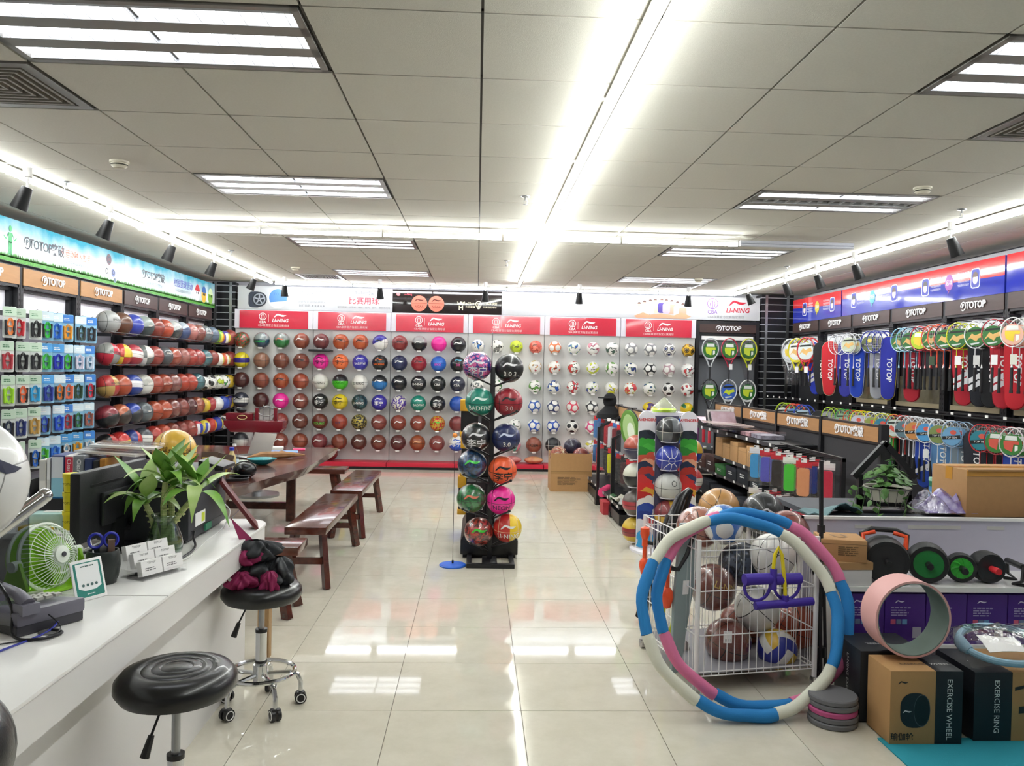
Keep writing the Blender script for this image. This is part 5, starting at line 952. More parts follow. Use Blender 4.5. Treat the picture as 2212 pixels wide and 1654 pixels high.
# vase with lucky bamboo
b = thing('bamboo_vase', 'glass vase of green bamboo stems with wide leaves', 'plant', (-1.285, 3.38, cz)); random.seed(21)
part('vase', G().lathe([(0,.0),(.06,.0),(.072,.02),(.074,.045),(.066,.08),(.048,.125),(.043,.145),(.056,.165),(.053,.165),(.04,.146),(.045,.125),(.062,.08),(.069,.045),(.06,.01),(0,.008)], 30, cap=False), glassmat('vase_glass', '#dcebe2', 2.4, .03, .07), b, smooth=180); part('water', G().lathe([(0,.009),(.06,.011),(.0685,.045),(.0675,.062),(0,.062)], 30), mat('cloudy_water', '#8a8a58', .1), b)
LEAF = mat('leaf_green', '#4f8a2c', .4, noise=.7, nscale=14, ncol='#8cb84c'); LEAFP = mat('leaf_pale', '#9cc060', .4, noise=.6, nscale=14, ncol='#cfe0a0'); STALK = mat('bamboo_stalk', '#8ca058', .5, noise=.8, nscale=40, ncol='#d8d8a0', stretch=(.2,.2,4))
def leaf(parent, base, yaw, L, wd, rise, droop, m, n=8):
    rows = []
    for i in range(n+1):
        s = i/n; x = L*s*(1-.15*droop*s); z = rise*s*L - droop*L*s*s; ww = wd*(sin(pi*min(1, s*1.02)**.75))*.5+.0005; rows.append([(x, -ww, z+.12*ww), (x, 0, z-.1*ww), (x, ww, z+.12*ww)])
    part('leaf', G().grid(rows), m, parent, base, (0, 0, yaw), smooth=60, solid=.0012)
stems = [((.0,.0,.03),(-.005,.0,.2),(.0,.0,.3)), ((.02,.02,.03),(.015,.03,.18),(.01,.04,.27)), ((-.03,.02,.03),(-.06,.02,.15),(-.09,.03,.2)), ((-.015,-.01,.05),(.06,.01,.17),(.12,.03,.245))]
for q, st in enumerate(stems):
    s = part('stem', G().tube(st, [.014,.013,.011], 10), STALK, b)
    for k in range(5): z = .3+.14*k; p = Vector(st[0]).lerp(Vector(st[2]), z); part('stem_node', G().tube([p-Vector((0,0,.002)), p+Vector((0,0,.002))], .0155, 10), mat('node_pale', '#c8c890', .6), s)
    tip = Vector(st[2]); nl = 11 if q != 1 else 6
    for k in range(nl):
        inner = k >= nl-4
        leaf(b, tip+Vector((0,0,.006*k-.01)), 2*pi*k/nl*2.4+q, random.uniform(.16, .24)*(.6 if inner else 1), random.uniform(.05, .075), 1.3 if inner else random.uniform(.5, .95), .2 if inner else random.uniform(.6, 1.15), LEAFP if (k % 3 == 0 or (inner and k % 2)) else LEAF)
# printer
b = thing('printer', 'dark grey box printer with white labels beside the vase', 'printer', (-1.45, 3.82, cz)); PRM = mat('printer_grey', '#33343a', .5, bump=.1)
part('body', G().bb(-.2,.2,-.26,.26,.012,.24), PRM, b, bevel=.012); part('lid', G().bb(-.2,.2,-.26,.26,.245,.3), PRM, b, bevel=.015); part('control_panel', G().prism([(0,0),(.12,0),(.12,.02),(0,.05)], .2, Matrix.Translation((.12,.28,.28)) @ Matrix.Rotation(pi/2, 4, 'X')), BLACKP, b, bevel=.006)
part('foot', G().bb(-.18,.18,-.24,.24,0,.012), BLACKP, b); vg = G()
for k in range(9): part('vent_slat', G().bb(-.15,-.05,-.263,-.259,.06+k*.012,.066+k*.012), BLACKP, b)
part('side_seam', G().bb(.199,.2015,-.22,.2,.045,.05), BLACKP, b); part('sticker', G().bb(.2,.2015,-.18,-.05,.06,.12), WHITE, b); part('sticker', G().bb(.2015,.2025,-.1,-.06,.07,.11), mat('sticker_lime', '#c8d838', .5), b); part('latch', G().bb(.2,.208,-.06,.02,.02,.05), mat('latch_green', '#2f7c5c', .5), b)
cable('white cable trailing along the counter from the printer', [(-1.26,4.1,.87),(-1.22,4.05,.84),(-1.21,3.9,cz+.004),(-1.19,3.6,cz+.004),(-1.16,3.3,cz+.004),(-1.2,3.22,cz+.004)], .0035, '#d8d8d4')
cable('black power cable between printer and vase', [(-1.245,3.62,.83),(-1.235,3.58,.81),(-1.2,3.5,cz+.005),(-1.18,3.36,cz+.005),(-1.2,3.24,cz+.005),(-1.3,3.18,cz+.005)], .005, '#1c1d20')
# monitor seen from behind
b = thing('monitor', 'black computer monitor seen from behind on the counter', 'monitor', (-1.53, 3.46, cz), rad(86)); MB = mat('monitor_black', '#1d1e21', .45, bump=.25, bscale=120)
part('screen_shell', G().bb(-.275,.275,-.012,.03,.075,.355), MB, b, bevel=.008); part('screen_glass', G().bb(-.265,.265,.03,.032,.09,.345), mat('screen_dark', '#0c0d10', .15), b); part('back_groove', G().bb(-.2,.18,-.0145,-.011,.29,.3), BLACKP, b); part('back_bulge', G().bb(-.13,.13,-.03,-.012,.12,.26), MB, b, bevel=.012); part('stand_neck', G().bb(-.035,.035,-.03,.0,.01,.14), BLACKP, b); part('stand_foot', G().prism(rrect(.22,.16,.03), .012), BLACKP, b)
# photo easel back
b = thing('photo_easel', 'dark red picture frame seen from behind with a thin stay', 'picture frame', (-1.065, 3.97, cz), rot=(0, rad(-36), rad(17))); part('frame', G().bb(-.008,.008,-.08,.08,0,.29), mat('frame_maroon', '#5c1a1c', .4), b, bevel=.002); part('picture_back', G().bb(-.011,-.008,-.065,.065,.02,.27), mat('frame_back', '#7a4a40', .7), b)
part('stay', G().bar((-.012,0,.12),(-.075,0,.105), .012, .004), STEEL, b)
# desk behind the counter
b = thing('back_desk', 'low white desk behind the counter', 'desk', (-2.15, 4.5, 0)); part('desk_top', G().bb(-.55,.5,-.58,.48,.72,.75), CW, b, bevel=.003)
for x in (-.5, .45): part('side_panel', G().bb(x-.02,x+.02,-.55,.46,0,.72), CWF, b)
part('modesty_panel', G().bb(-.48,.43,-.5,-.48,.2,.72), CWF, b)
dz = .751
b = thing('file_tray', 'black desktop file tray holding binders', 'file tray', (-2.07, 4.45, dz), rad(4)); part('tray', G().bb(-.28,.28,-.12,.12,0,.012).bb(-.28,.28,-.12,-.11,0,.1).bb(-.28,-.27,-.12,.12,0,.2).bb(.27,.28,-.12,.12,0,.2).bb(-.28,.28,.11,.12,0,.24), BLACKP, b)
x = -.24
for k, (w, h, c, c2, l, wd) in enumerate(((.035,.29,'#e4e2dc','#c8c8c4','white paper folder',None),(.02,.3,'#d8d8d4','#e8e8e8','thin grey folder',None),(.065,.315,'#2c3c78','#d8dde4','white, aqua and blue binder',None),(.045,.315,'#e0dcdc','#c83048','red topped white binder','Clear Book'),(.05,.315,'#8a8e94','#7a7e84','grey binder','Clear book'),(.04,.3,'#24325c','#2c3a64','navy binder',None),(.03,.29,'#2a2c30','#202226','black binder',None),(.03,.3,'#b07c34','#a06c2c','brown board folder',None))):
    o = thing('binder', '%s standing in the black file tray' % l, 'binder', (-2.07+x+w/2, 4.43, dz+.013), rad(4), 'binders in the file tray'); part('spine', G().bb(-w/2+.001,w/2-.001,-.1,.1,0,h), OCP, o, col=c, bevel=.003); part('spine_label', G().bb(-w/2+.003,w/2-.003,-.102,-.1,h*.62,h-.008), OCP, o, col=c2)
    if k == 2: part('spine_label', G().bb(-w/2+.003,w/2-.003,-.102,-.1,.005,h*.3), OCP, o, col='#2c74a8'); part('spine_label', G().bb(-w/2+.003,w/2-.003,-.102,-.1,h*.3,h*.62), OCP, o, col='#8cc0d4')
    if wd: text(wd, .03, '#f0f0f0', o, (0,-.1025,h*.72), (pi/2, pi/2, 0))
    x += w+.004
b = thing('photo_print', 'portrait photograph of a dark-haired person leaning against the brown folder', 'photograph', (-1.72, 4.3, dz), rot=(rad(-10), 0, rad(8))); part('sheet', G().bb(-.1,.1,-.002,.002,0,.3), WHITE, b); inst('photo_field', flat(rrect(.18,.2,.002)), OCP, b, (0,-.003,.18), FB, '#ddd8c8'); inst('hair_print', flat(disc(.042, 18, 1.3)), OCP, b, (-.02,-.0035,.19), FB, '#241c1a'); inst('face_print', flat(disc(.03, 18, 1.25)), OCP, b, (-.02,-.004,.18), FB, '#b88c74')
b = thing('brush_block', 'black slatted cushion standing behind the monitor', 'cushion', (-1.66, 4.35, dz), rad(14)); part('pad', G().prism(rrect(.12,.33,.03), .04, Matrix.Translation((0,0,.165)) @ Matrix.Rotation(pi/2, 4, 'X')), BLACKP, b, bevel=.008)
for k in range(5): part('slot', G().bb(-.045+k*.02,-.035+k*.02,-.043,-.04,.2,.3), mat('slot_pale', '#8a8c8c', .6), b)
for k in range(3):
    o = thing('yellow_tub', 'yellow shuttle tub, %s of the stack by the monitor' % ['bottom', 'middle', 'top'][k], 'tub', (-1.985, 4.03, dz+.093*k), group='stacked yellow tubs'); part('tub', G().lathe([(0,0),(.034,0),(.038,.07),(.038,.074)], 18), mat('tub_yellow', '#e4d81c', .35), o); part('lid', G().lathe([(.041,.072),(.041,.09),(0,.092)], 18), mat('tub_yellow'), o); text('TOTOP', .015, '#3c3414', o, (0,-.0385,.04))
b = thing('tissue_pack', 'pale aqua tissue pack on the back desk', 'tissues', (-2.1, 4.08, dz), .1); part('pack', G().bb(-.1,.1,-.05,.05,0,.075), mat('tissue_aqua', '#a8d4d0', .4, noise=.4, ncol='#dceeea'), b, bevel=.02); part('flap', G().bb(-.04,.04,-.02,.02,.074,.078), WHITE, b)
b = thing('snack_tub', 'clear tub with yellow contents before the tissue pack', 'tub', (-2.13, 3.99, dz)); part('contents', G().bb(-.075,.075,-.03,.03,0,.022), mat('snack_yellow', '#e8c028', .5), b, bevel=.006); part('tub', G().bb(-.08,.08,-.035,.035,0,.045), CLEAR, b)
# signed basketball on its red box
b = thing('red_gift_box', 'red gift box under the signed yellow basketball', 'box', (-1.83, 4.72, dz), .05); part('box', G().bb(-.16,.16,-.12,.12,0,.2), mat('gift_red', '#b81c1c', .4), b, bevel=.004); text('精品礼盒', .06, '#e8c038', b, (0,-.122,.12))
o = ball((-1.745, 4.72, dz+.2+.122), .122, 'basket', '#d8ac3c', '#d8ac3c', '#2c2010', 0, 'yellow basketball covered in handwriting on the red gift box', None, 'basketball', (0, .1, .35), big=True)
for q, (wd, dx, dy) in enumerate((('足球', -.07, .01), ('快乐', -.055, -.05), ('梦想', .0, .0), ('拼搏', .03, -.02), ('友谊', .06, .01), ('加油', .045, -.06))):
    k = ('hand', wd, dx, dy); inst('lettering', decal(shifted(textmesh(wd, .034), k, dx, dy), k, .122), OCP, o, col='#2c2010')
tag(part('paper_plane_card', G().grid([[(-.09+.18*i/3, 0, .12*j/2+(.02 if i in (1,2) and j else 0)) for i in range(4)] for j in range(3)]), mat('card_cream', '#d8cbb0', .7), None, (-1.73, 4.5, dz), (rad(-20),0,.2), solid=.002), 'cream folded card before the red gift box', 'card')
for k, (x, y, r, l) in enumerate(((-1.98, 6.05, .2, 'brown and yellow chocolate box standing on the table end'), (-1.87, 5.95, -.35, 'yellow chocolate box leaning at the table end'))):
    o = thing('chocolate_box', l, 'box', (x, y, .722), rot=(rad(-14), .1*k, r), group=None); part('box', G().bb(-.06,.06,-.015,.015,0,.2), mat('choc_brown', '#4c3424', .5), o, bevel=.003); part('front_print', G().bb(-.052,.052,-.0165,-.015,.02 if k else .06,.16), mat('choc_yellow', '#c8a838', .5, noise=.5, ncol='#5c7830', nscale=9), o)
b = thing('lidded_jar', 'clear lidded jar behind the monitor', 'jar', (-1.92, 4.62, dz)); part('jar', G().lathe([(0,0),(.05,0),(.055,.03),(.055,.14),(.05,.16)], 20), CLEAR, b); part('lid', G().lathe([(.056,.16),(.05,.175),(.015,.18),(.015,.2),(0,.2)], 20), CLEAR, b)
# flat packs on the binders
for k in range(4):
    tag(part('plastic_packet', G().box((0,0,0), (.34,.14,.012)), FILM if k % 2 else mat('packet_print', '#d8e4ec', .3, noise=.7, nscale=5, ncol='#d8b890'), None, (-1.98+.03*k, 4.45+.02*k, dz+.335+.015*k), (0,.05,.1*k-.1)), '%s flat plastic packet lying across the binders' % ['lowest', 'second', 'third', 'topmost'][k], 'packet', 'packets lying on the binders')

# ------------------------------------------------------------------ stools
def stool(label, x, y, zs, rz, tilt=0.):
    t = thing('swivel_stool', label, 'stool', (x, y, 0), rz, 'black swivel stools'); SE = mat('black_vinyl', '#121315', .32, coat=.2)
    part('seat', G().lathe([(0,-.05),(.12,-.05),(.165,-.045),(.182,-.02),(.18,.005),(.16,.028),(.13,.036),(.108,.034),(.104,.031),(.098,.035),(.078,.036),(.074,.033),(.068,.036),(.05,.037),(.046,.034),(.04,.037),(0,.037)], 40), SE, t, (0,0,zs), (tilt,0,0), smooth=40)
    part('gas_lift', G().cyl((0,0,zs-.05),(0,0,.33), .0135, n=16), STEEL, t); part('outer_post', G().cyl((0,0,.36),(0,0,.16), .025, n=20), CHROME, t); part('collar', G().cyl((0,0,.365),(0,0,.35), .027, n=20).cyl((0,0,.22),(0,0,.21), .028, n=20), BLACKP, t); part('hub', G().cyl((0,0,.2),(0,0,.11), .034, n=20), CHROME, t)
    l = part('lever', G().tube([(.02,-.02,zs-.05),(-.05,-.06,zs-.06),(-.085,-.08,zs-.14)], .004, 6), BLACK, t); part('lever_grip', G().tube([(-.08,-.078,zs-.13),(-.1,-.088,zs-.19)], [.009,.014], 8), BLACKP, l)
    part('foot_ring', G().tube([(.152*cos(a), .152*sin(a), .165) for a in [2*pi*i/40 for i in range(40)]], .0105, 8, closed=True), CHROME, t)
    for k in range(5):
        a = 2*pi*k/5+.3; c, s = cos(a), sin(a); g = part('spoke_leg', G().tube([(.03*c,.03*s,.155),(.13*c,.13*s,.15),(.165*c,.165*s,.135),(.18*c,.18*s,.1),(.18*c,.18*s,.045)], .0105, 8), CHROME, t)
        for e in (-1, 1): part('caster_wheel', G().cyl((.18*c-s*.006*e,.18*s+c*.006*e,.027),(.18*c-s*.022*e,.18*s+c*.022*e,.027), .027, n=18), BLACKP, g); part('wheel_rim', G().tube([(.18*c-s*.0225*e+c*.019*cos(q), .18*s+c*.0225*e+s*.019*cos(q), .027+.019*sin(q)) for q in [2*pi*i/18 for i in range(18)]], .0025, 5, closed=True), WHITE, g)
        part('caster_fork', G().bb(-.018,.018,-.018,.018,.035,.055), BLACKP, g, (.18*c,.18*s,0), (0,0,a), bevel=.006)
stool('black swivel stool with a jacket heaped on it', -.97, 3.72, .545, 0)
stool('empty black swivel stool with ringed seat beside the counter', -.915, 2.52, .6, .5)
# jacket
b = thing('jacket', 'crumpled grey jacket with magenta lining on the stool', 'jacket', (-.98, 3.7, .583)); random.seed(31)
def cloth(cx, cy, cz_, rx, ry, rz_, seed, m, name, fold=.35):
    random.seed(seed); ph = [random.uniform(0, 6) for _ in range(6)]; rows = []
    for j in range(21):
        v = j/20; row = []
        for i in range(61):
            a = 2*pi*i/60; k = 1+fold*(.45*sin(3*a+ph[0]+5*v)+.45*(abs(sin(2.5*a+ph[1]-4*v))-.5)*2+.3*sin(9*a+ph[2]+8*v)+.2*sin(13*a+ph[4]-9*v)); q = sin(pi*(.06+.9*v)/1.0)**.6
            row.append((cx+rx*k*q*cos(a), cy+ry*k*q*sin(a), cz_+rz_*(v+.12*sin(4*a+ph[3])*sin(pi*v))))
        rows.append(row)
    part(name, G().grid(rows), m, b, smooth=70)
JG = mat('jacket_grey', '#23262b', .55, bump=.3, bscale=90); JM = mat('jacket_magenta', '#8c1850', .6, bump=.3, bscale=90)
cloth(-.0,.0,-.025,.115,.085,.13,1,JG,'jacket_body'); cloth(-.06,-.07,-.02,.06,.04,.09,2,JM,'lining_fold',.5); cloth(.07,-.08,-.055,.035,.03,.13,3,JM,'lining_fold',.5); cloth(.09,.0,-.02,.06,.05,.14,4,JG,'sleeve',.4); cloth(-.01,-.02,.1,.1,.05,.1,5,JG,'hood',.4); cloth(-.05,-.05,.09,.07,.035,.07,6,JM,'lining_fold',.5)
part('collar_flap', G().grid([[(-.08+.03*i-.02*j, -.03+.012*i, .2+.05*j-.035*i) for i in range(5)] for j in range(3)]), JM, b, solid=.006); part('button', G().cyl((-.1,-.1,.04),(-.102,-.106,.04), .008, n=12), WHITE, b)
b = thing('wood_offcut', 'narrow pale wooden post leaning behind the stool with a white bag', 'post', (-1.12, 4.36, 0)); part('post', G().bb(-.03,.03,-.03,.03,0,.33), mat('pale_wood', '#a8885c', .6, noise=.5, ncol='#6c4420', stretch=(1,1,.2)), b); part('upper_block', G().bb(-.03,.02,-.03,.03,.33,.52), mat('block_yellow', '#c8b888', .6), b); part('white_bag', G().ball((.04,0,.4), .04, 10, 8, (.7,.7,1.8)), WHITE, b)

# ------------------------------------------------------------------ chrome ball rack beside the camera
t = thing('chrome_ball_rack', 'chrome tube ball rack at the end of the counter', 'ball rack', (-1.05, 1.35, 0))
part('pole', G().cyl((0,0,0),(0,0,2.3), .02, n=16), CHROME, t); part('base', G().lathe([(.25,0),(.25,.02),(.03,.04)], 28), BLACK, t)
for z in (.66, 1.22): part('arm', G().tube([(0,.0,z-.06),(.1,.12,z-.02),(.2,.26,z+.09)], .0145, 12).ball((.203,.264,z+.094), .0147, 12, 8), CHROME, t); part('rear_arm', G().tube([(0,0,z-.06),(.08,-.12,z-.02),(.16,-.2,z+.06)], .0145, 10), CHROME, t)
ball((-.845, 1.33, 1.382), .11, 'soccer', '#e4e4e2', '#e4e4e2', '#8a8a88', 0, 'large white football with navy marks on the chrome rack', 'balls on the chrome rack', 'football', (.1, .35, 1.2), big=True, swo=.13, swpos=(-.03, .04), swcol='#1c2040', logo='9', lsize=.05, lpos=(-.05, -.0), lcol='#2c3050')
ball((-.905, 1.33, 2.02), .11, 'soccer', '#e0d0cc', '#d86858', '#c85848', 2, 'white and coral football at the top of the chrome rack', 'balls on the chrome rack', 'football', (.1, .2, 0), shell=True)
ball((-.885, 1.35, .92), .12, 'basket', '#17181a', K, '#303234', 0, 'black basketball low on the chrome rack', 'balls on the chrome rack', 'basketball', (.3, .2, .4), big=True)
b = thing('acrylic_stand', 'smoked clear acrylic leaflet stand on the counter', 'stand', (-1.45, 2.55, cz), rad(30)); part('back_sheet', G().bb(-.06,.06,-.002,.002,0,.3), glassmat('smoked_acrylic', '#b4b8bc', 1.2), b, rot=(rad(-12),0,0)); part('foot', G().bb(-.06,.06,-.06,.04,0,.004), MATS['smoked_acrylic'], b)
# ------------------------------------------------------------------ sock gondola
def gondola(name, label, x, y0, y1, hz, nh, hm, shelves, word=True, pz=None, sw=.3):
    L = y1-y0; t = thing(name, label, 'gondola', (x, (y0+y1)/2, 0))
    part('base', G().bb(-sw,.1,-L/2,L/2,.02,.12), BLACK, t); part('back_panel', G().bb(.0,.02,-L/2,L/2,.12,hz[0]), mat('gondola_back', '#2e2d31', .7), t)
    w = L/nh
    for k in range(nh):
        yc = -L/2+w*(k+.5); h = part('header_frame', G().bb(-.02,.02,yc-w/2+.012,yc+w/2-.012,hz[0],hz[1]), mat('header_dark', '#2c2320', .5), t); part('header_board', G().bb(-.026,-.02,yc-w/2+.035,yc+w/2-.035,hz[0]+.018,hz[1]-.018), hm, h)
        if word: inst('emblem', totop(.085, True, .003), mat('letter_white'), h, (-.031, yc, (hz[0]+hz[1])/2), FR)
    for k in range(nh+1): part('post', G().bb(-.03,.03,-L/2+w*k-.02,-L/2+w*k+.02,0,hz[1]+.01), POST, t)
    for (a, b_2, z, d) in shelves:
        s = part('shelf', G().bb(-d,.0,a-(y0+y1)/2,b_2-(y0+y1)/2,z-.025,z), POST, t)
        part('price_strip', G().bb(-d-.003,-d,a-(y0+y1)/2,b_2-(y0+y1)/2,z-.03,z+.005), mat('strip_grey', '#37363a', .5), s)
        k = a+.1
        while k < b_2-.05: part('price_tag', G().bb(-d-.006,-d-.003,k-(y0+y1)/2-.025,k-(y0+y1)/2+.025,z-.024,z+.004), WHITE, s); k += .31
    return t
SG = gondola('sock_gondola', 'narrow black gondola of hanging socks and sleeves behind the ball tower', 1.78, 8.1, 10.7, (1.01, 1.17), 3, CARD, [(8.1, 10.7, .2, .3)], word=False)
# hanging sleeve packs
HPC = G().bb(-.055,.055,-.002,.002,-.26,0).mesh('backing_card', 0)
HPI = G().prism(rrect(.085,.2,.02), .03, Matrix.Translation((0,-.002,-.14)) @ Matrix.Rotation(pi/2, 4, 'X')).mesh('contents'); HPT = G().bb(-.055,.055,-.004,.004,-.036,.012).mesh('header_card', 0); HPB = G().bb(-.06,.06,-.036,-.001,-.27,-.02).mesh('clear_pouch', 0); HPW = G().bb(-.02,.02,-.005,.005,-.0,.03).mesh('hang_tab', 0)
def hpack(name, label, loc, rz, c, hc, group, sc=1., cat='packet'):
    t = thing(name, label, cat, loc, rz, group); inst('contents', HPI, OC, t, col=c); inst('header_card', HPT, OCP, t, col=hc); inst('clear_pouch', HPB, FILM, t); inst('hang_tab', HPW, WHITE, t)
    if sc != 1: t.scale = (sc, sc, sc)
    return t
random.seed(14)
FZ = -pi/2+rad(48)
for r, z in enumerate((.98, .66)):
    for k in range(9):
        y = 10.55-k*.29; c = [['#4c80b8','#5c7cac','#2c3038','#a8343c','#c8c8cc','#7c2c34','#2c2a30','#8c8c90','#26262a'], ['#4c84c0','#b83440','#5c5c60','#38383c','#c8c820','#2a2a2e','#3c3c40','#54363a','#47444a']][r][k]
        nmn = {'#4c80b8':'blue','#5c7cac':'slate blue','#2c3038':'black','#a8343c':'red','#c8c8cc':'pale grey','#7c2c34':'maroon','#2c2a30':'dark','#8c8c90':'grey','#26262a':'black-grey','#4c84c0':'sky blue','#b83440':'crimson','#5c5c60':'mid grey','#38383c':'charcoal','#c8c820':'yellow','#2a2a2e':'jet black','#3c3c40':'smoke grey','#54363a':'brown-red','#47444a':'dusky'}[c]
        hpack('sock_pack', '%s sock pack on the %s hooks of the sock gondola' % (nmn, ['upper', 'lower'][r]), (1.62, y, z), FZ, c, ['#c82c34','#3c6cb0','#c82c34','#2a2a2e'][k % 4], 'packs on the sock gondola', 1.15)
for (ex, ey, eh, ew) in ((1.5, 8.66, .86, .02), (1.46, 9.45, .92, .016)):
    o = Vector((ex, ey, 0))-SG.location; f = part('end_post', G().bb(-ew,ew,-ew,ew,0,eh), BLACK, SG, o); part('slant_bar', G().bar((0,0,eh-.01),(.24,-.05,eh+.13), ew*1.5, ew*1.5), BLACK, f); part('post_foot', G().bb(-.03,.3,-.05,.05,0,.06), BLACK, f)
t = thing('mannequin_bust', 'black hooded bust on top of the sock gondola', 'mannequin', (1.66, 9.9, 1.0)); part('shoulders', G().lathe([(.17,0),(.16,.06),(.09,.12),(.06,.16)], 18), mat('matte_black', '#17171a', .9), t); part('head', G().ball((0,0,.22), .085, 16, 12, (1,1,1.2)), mat('matte_black'), t); part('cap_brim', G().prism([(p[0]*.1, p[1]*.075) for p in disc(1, 18)], .012, Matrix.Translation((-.06,-.06,.25))), mat('matte_black'), t)
t = thing('rolled_mat', 'pink rolled mat on the foot of the sock gondola', 'mat', (1.5, 9.35, .12)); part('roll', G().cyl((-.02,-.15,.06),(.1,.15,.06), .055, n=16), mat('mat_pink', '#d83c70', .7), t); part('flap', G().bb(-.04,.1,-.12,.12,0,.03), mat('mat_pink'), t)
b = thing('red_shoe_box', 'red box on the floor by the sock gondola', 'box', (1.5, 8.88, 0)); part('box', G().bb(-.08,.08,-.12,.12,0,.13), mat('box_red', '#b03038', .6), b, bevel=.003); part('lid', G().bb(-.084,.084,-.124,.124,.1,.14), mat('box_red'), b)
random.seed(3)
for k in range(6):
    c = ['#2f5c34', '#8c9088', '#b8b4a8', '#3c4044', '#a8a8a4', '#54585c'][k]; tag(part('folded_garment_bag', G().grid([[(-.13+.052*i, -.09+.045*j, .03+.02*sin(i*1.9+k)+.018*cos(j*2.3+k*2)) for i in range(6)] for j in range(5)]), FILM if k % 2 else OC, None, (1.57+.05*(k % 2), 8.5-k*.12, .21+.012*k), (0,0,.3*k), col=c, solid=.012, smooth=80), '%s bagged garment heaped on the foot of the sock gondola' % ['dark green', 'pale film', 'beige', 'black film', 'grey', 'smoke film'][k], 'garment', 'bagged garments on the sock gondola')
# carton of balls by the ball wall
t = thing('ball_carton', 'open cardboard carton full of balls by the ball wall', 'carton', (1.26, 10.62, 0))
part('side', G().bb(-.27,.27,-.2,-.19,0,.5), CARD, t); part('side', G().bb(-.27,.27,.19,.2,0,.5), CARD, t); part('side', G().bb(-.27,-.26,-.19,.19,0,.5), CARD, t); part('side', G().bb(.26,.27,-.19,.19,0,.5), CARD, t); part('bottom', G().bb(-.26,.26,-.19,.19,0,.01), CARD, t); part('tape', G().bb(-.271,.271,-.202,-.2,.23,.27), mat('tape_clear', '#a98458', .2), t); part('fold_line', G().bb(-.271,.271,-.2025,-.2,.262,.266), mat('fold_dark', '#7a5c3a', .8), t)
inst('print_lines', lines(.3, .11, 6), OCP, t, (-.03,-.203,.14), FB, '#7a6040')
for k, (x, y, z, c, s, l) in enumerate(((1.10,10.55,.46,'#964a34',K,'rust netted'),(1.30,10.68,.56,'#2a2438','#54506c','dark violet'),(1.40,10.55,.45,'#8c3c34',K,'film-wrapped red-brown'),(1.18,10.7,.36,'#8a4632',K,'brown half-buried'))):
    o = ball((x, y, z), .12, 'basket', c, c, s, 0, '%s basketball in the open cardboard carton' % l, 'balls in the carton', 'basketball', (.4, .3, k), shell=k == 2)
    if k == 0:
        g = G()
        for q in range(5):
            a = q*pi/5; g.tube([(.123*cos(a)*cos(u), .123*sin(a)*cos(u), .123*sin(u)) for u in [2*pi*i/24 for i in range(24)]], .003, 4, closed=True)
        part('net', g, mat('net_cream', '#d8ccb0', .8), o, rot=(.5,.3,0))
for k, x in enumerate((.58, .92)):
    tag(part('wrapped_deflated_ball', G().ball((0,0,0), .15, 18, 10, (1,.8,.38)), mat('wrapped_red%d' % k, ['#a83838', '#c06a58'][k], .15, noise=.7, nscale=9, ncol=['#d8a8a0', '#d8b070'][k]), None, (x, 12.58, .165)), '%s deflated ball in film on the red plinth' % ['red', 'pale orange'][k], 'ball', 'deflated balls on the plinth')
ball((-.1, 12.58, .235), .12, 'basket', '#2058b8', W_, K, 6, 'blue and white basketball resting on the red plinth', None, 'basketball')
ball((-2.26, 12.57, .235), .123, 'basket', '#6c2c28', MA, K, 0, 'maroon basketball resting on the red plinth behind the table', None, 'basketball')

# ------------------------------------------------------------------ ball tower with two printed side panels
t = thing('ball_tower', 'white ball tower with two printed round-topped panels', 'display stand', (1.69, 7.05, 0)); TWH = mat('tower_white', '#e8e6ee', .4)
part('base', G().lathe([(.3,0),(.3,.02),(.28,.035),(0,.035)], 30), TWH, t); part('core', G().bb(-.1,.1,-.06,.26,.035,1.2), mat('tower_core', '#54506c', .6), t); part('top_cap', G().prism(rrect(.36,.3,.08), .03, Matrix.Translation((0,.1,1.2))), TWH, t)
random.seed(6)
for s in (-1, 1):
    pn = part('side_panel', G().prism([(.075*cos(a), 1.17+.075*sin(a)) for a in [pi*i/10 for i in range(11)]]+[(-.075,.03),(.075,.03)], .02, Matrix.Translation((s*.187,-.06,0)) @ Matrix.Rotation(pi/2, 4, 'X')), TWH, t, bevel=.003)
    text('AVENGERS', .033, '#d02c34', pn, (s*.187, -.0815, 1.165), bold=.03, name='lettering')
    cols = ['#1c2430','#26303c','#3ca838','#4cb844','#2f8c34','#c8503c','#e0a080','#20304c','#b03028','#2c3c60','#c83030','#d02c2c','#d8a038','#b82424','#e4e0dc','#2440a0','#28489c','#1c3484','#c83c40','#d8d8e0','#38a0d8']
    for q in range(42):      # plain abstract colour shapes, no figures
        c = cols[min(19, q//2)] if q < 40 else cols[20]; z = 1.05-.0215*q if q < 40 else .1+.05*(q-40); r = .042+.014*(q % 3) if q < 40 else .075; dx = .034*sin(q*2.1) if q < 40 else 0
        P = [(max(-.0735-dx, min(.0735-dx, r*cos(a)*(1+.25*sin(3*a+q)+.1*sin(7*a)))), r*.8*sin(a)*(1+.22*cos(2*a+q*1.7))) for a in [2*pi*i/26 for i in range(26)]]
        inst('colour_shape', flat(P), OCP, pn, (s*.187+dx, -.0803-.0001*q, z), FB, c)
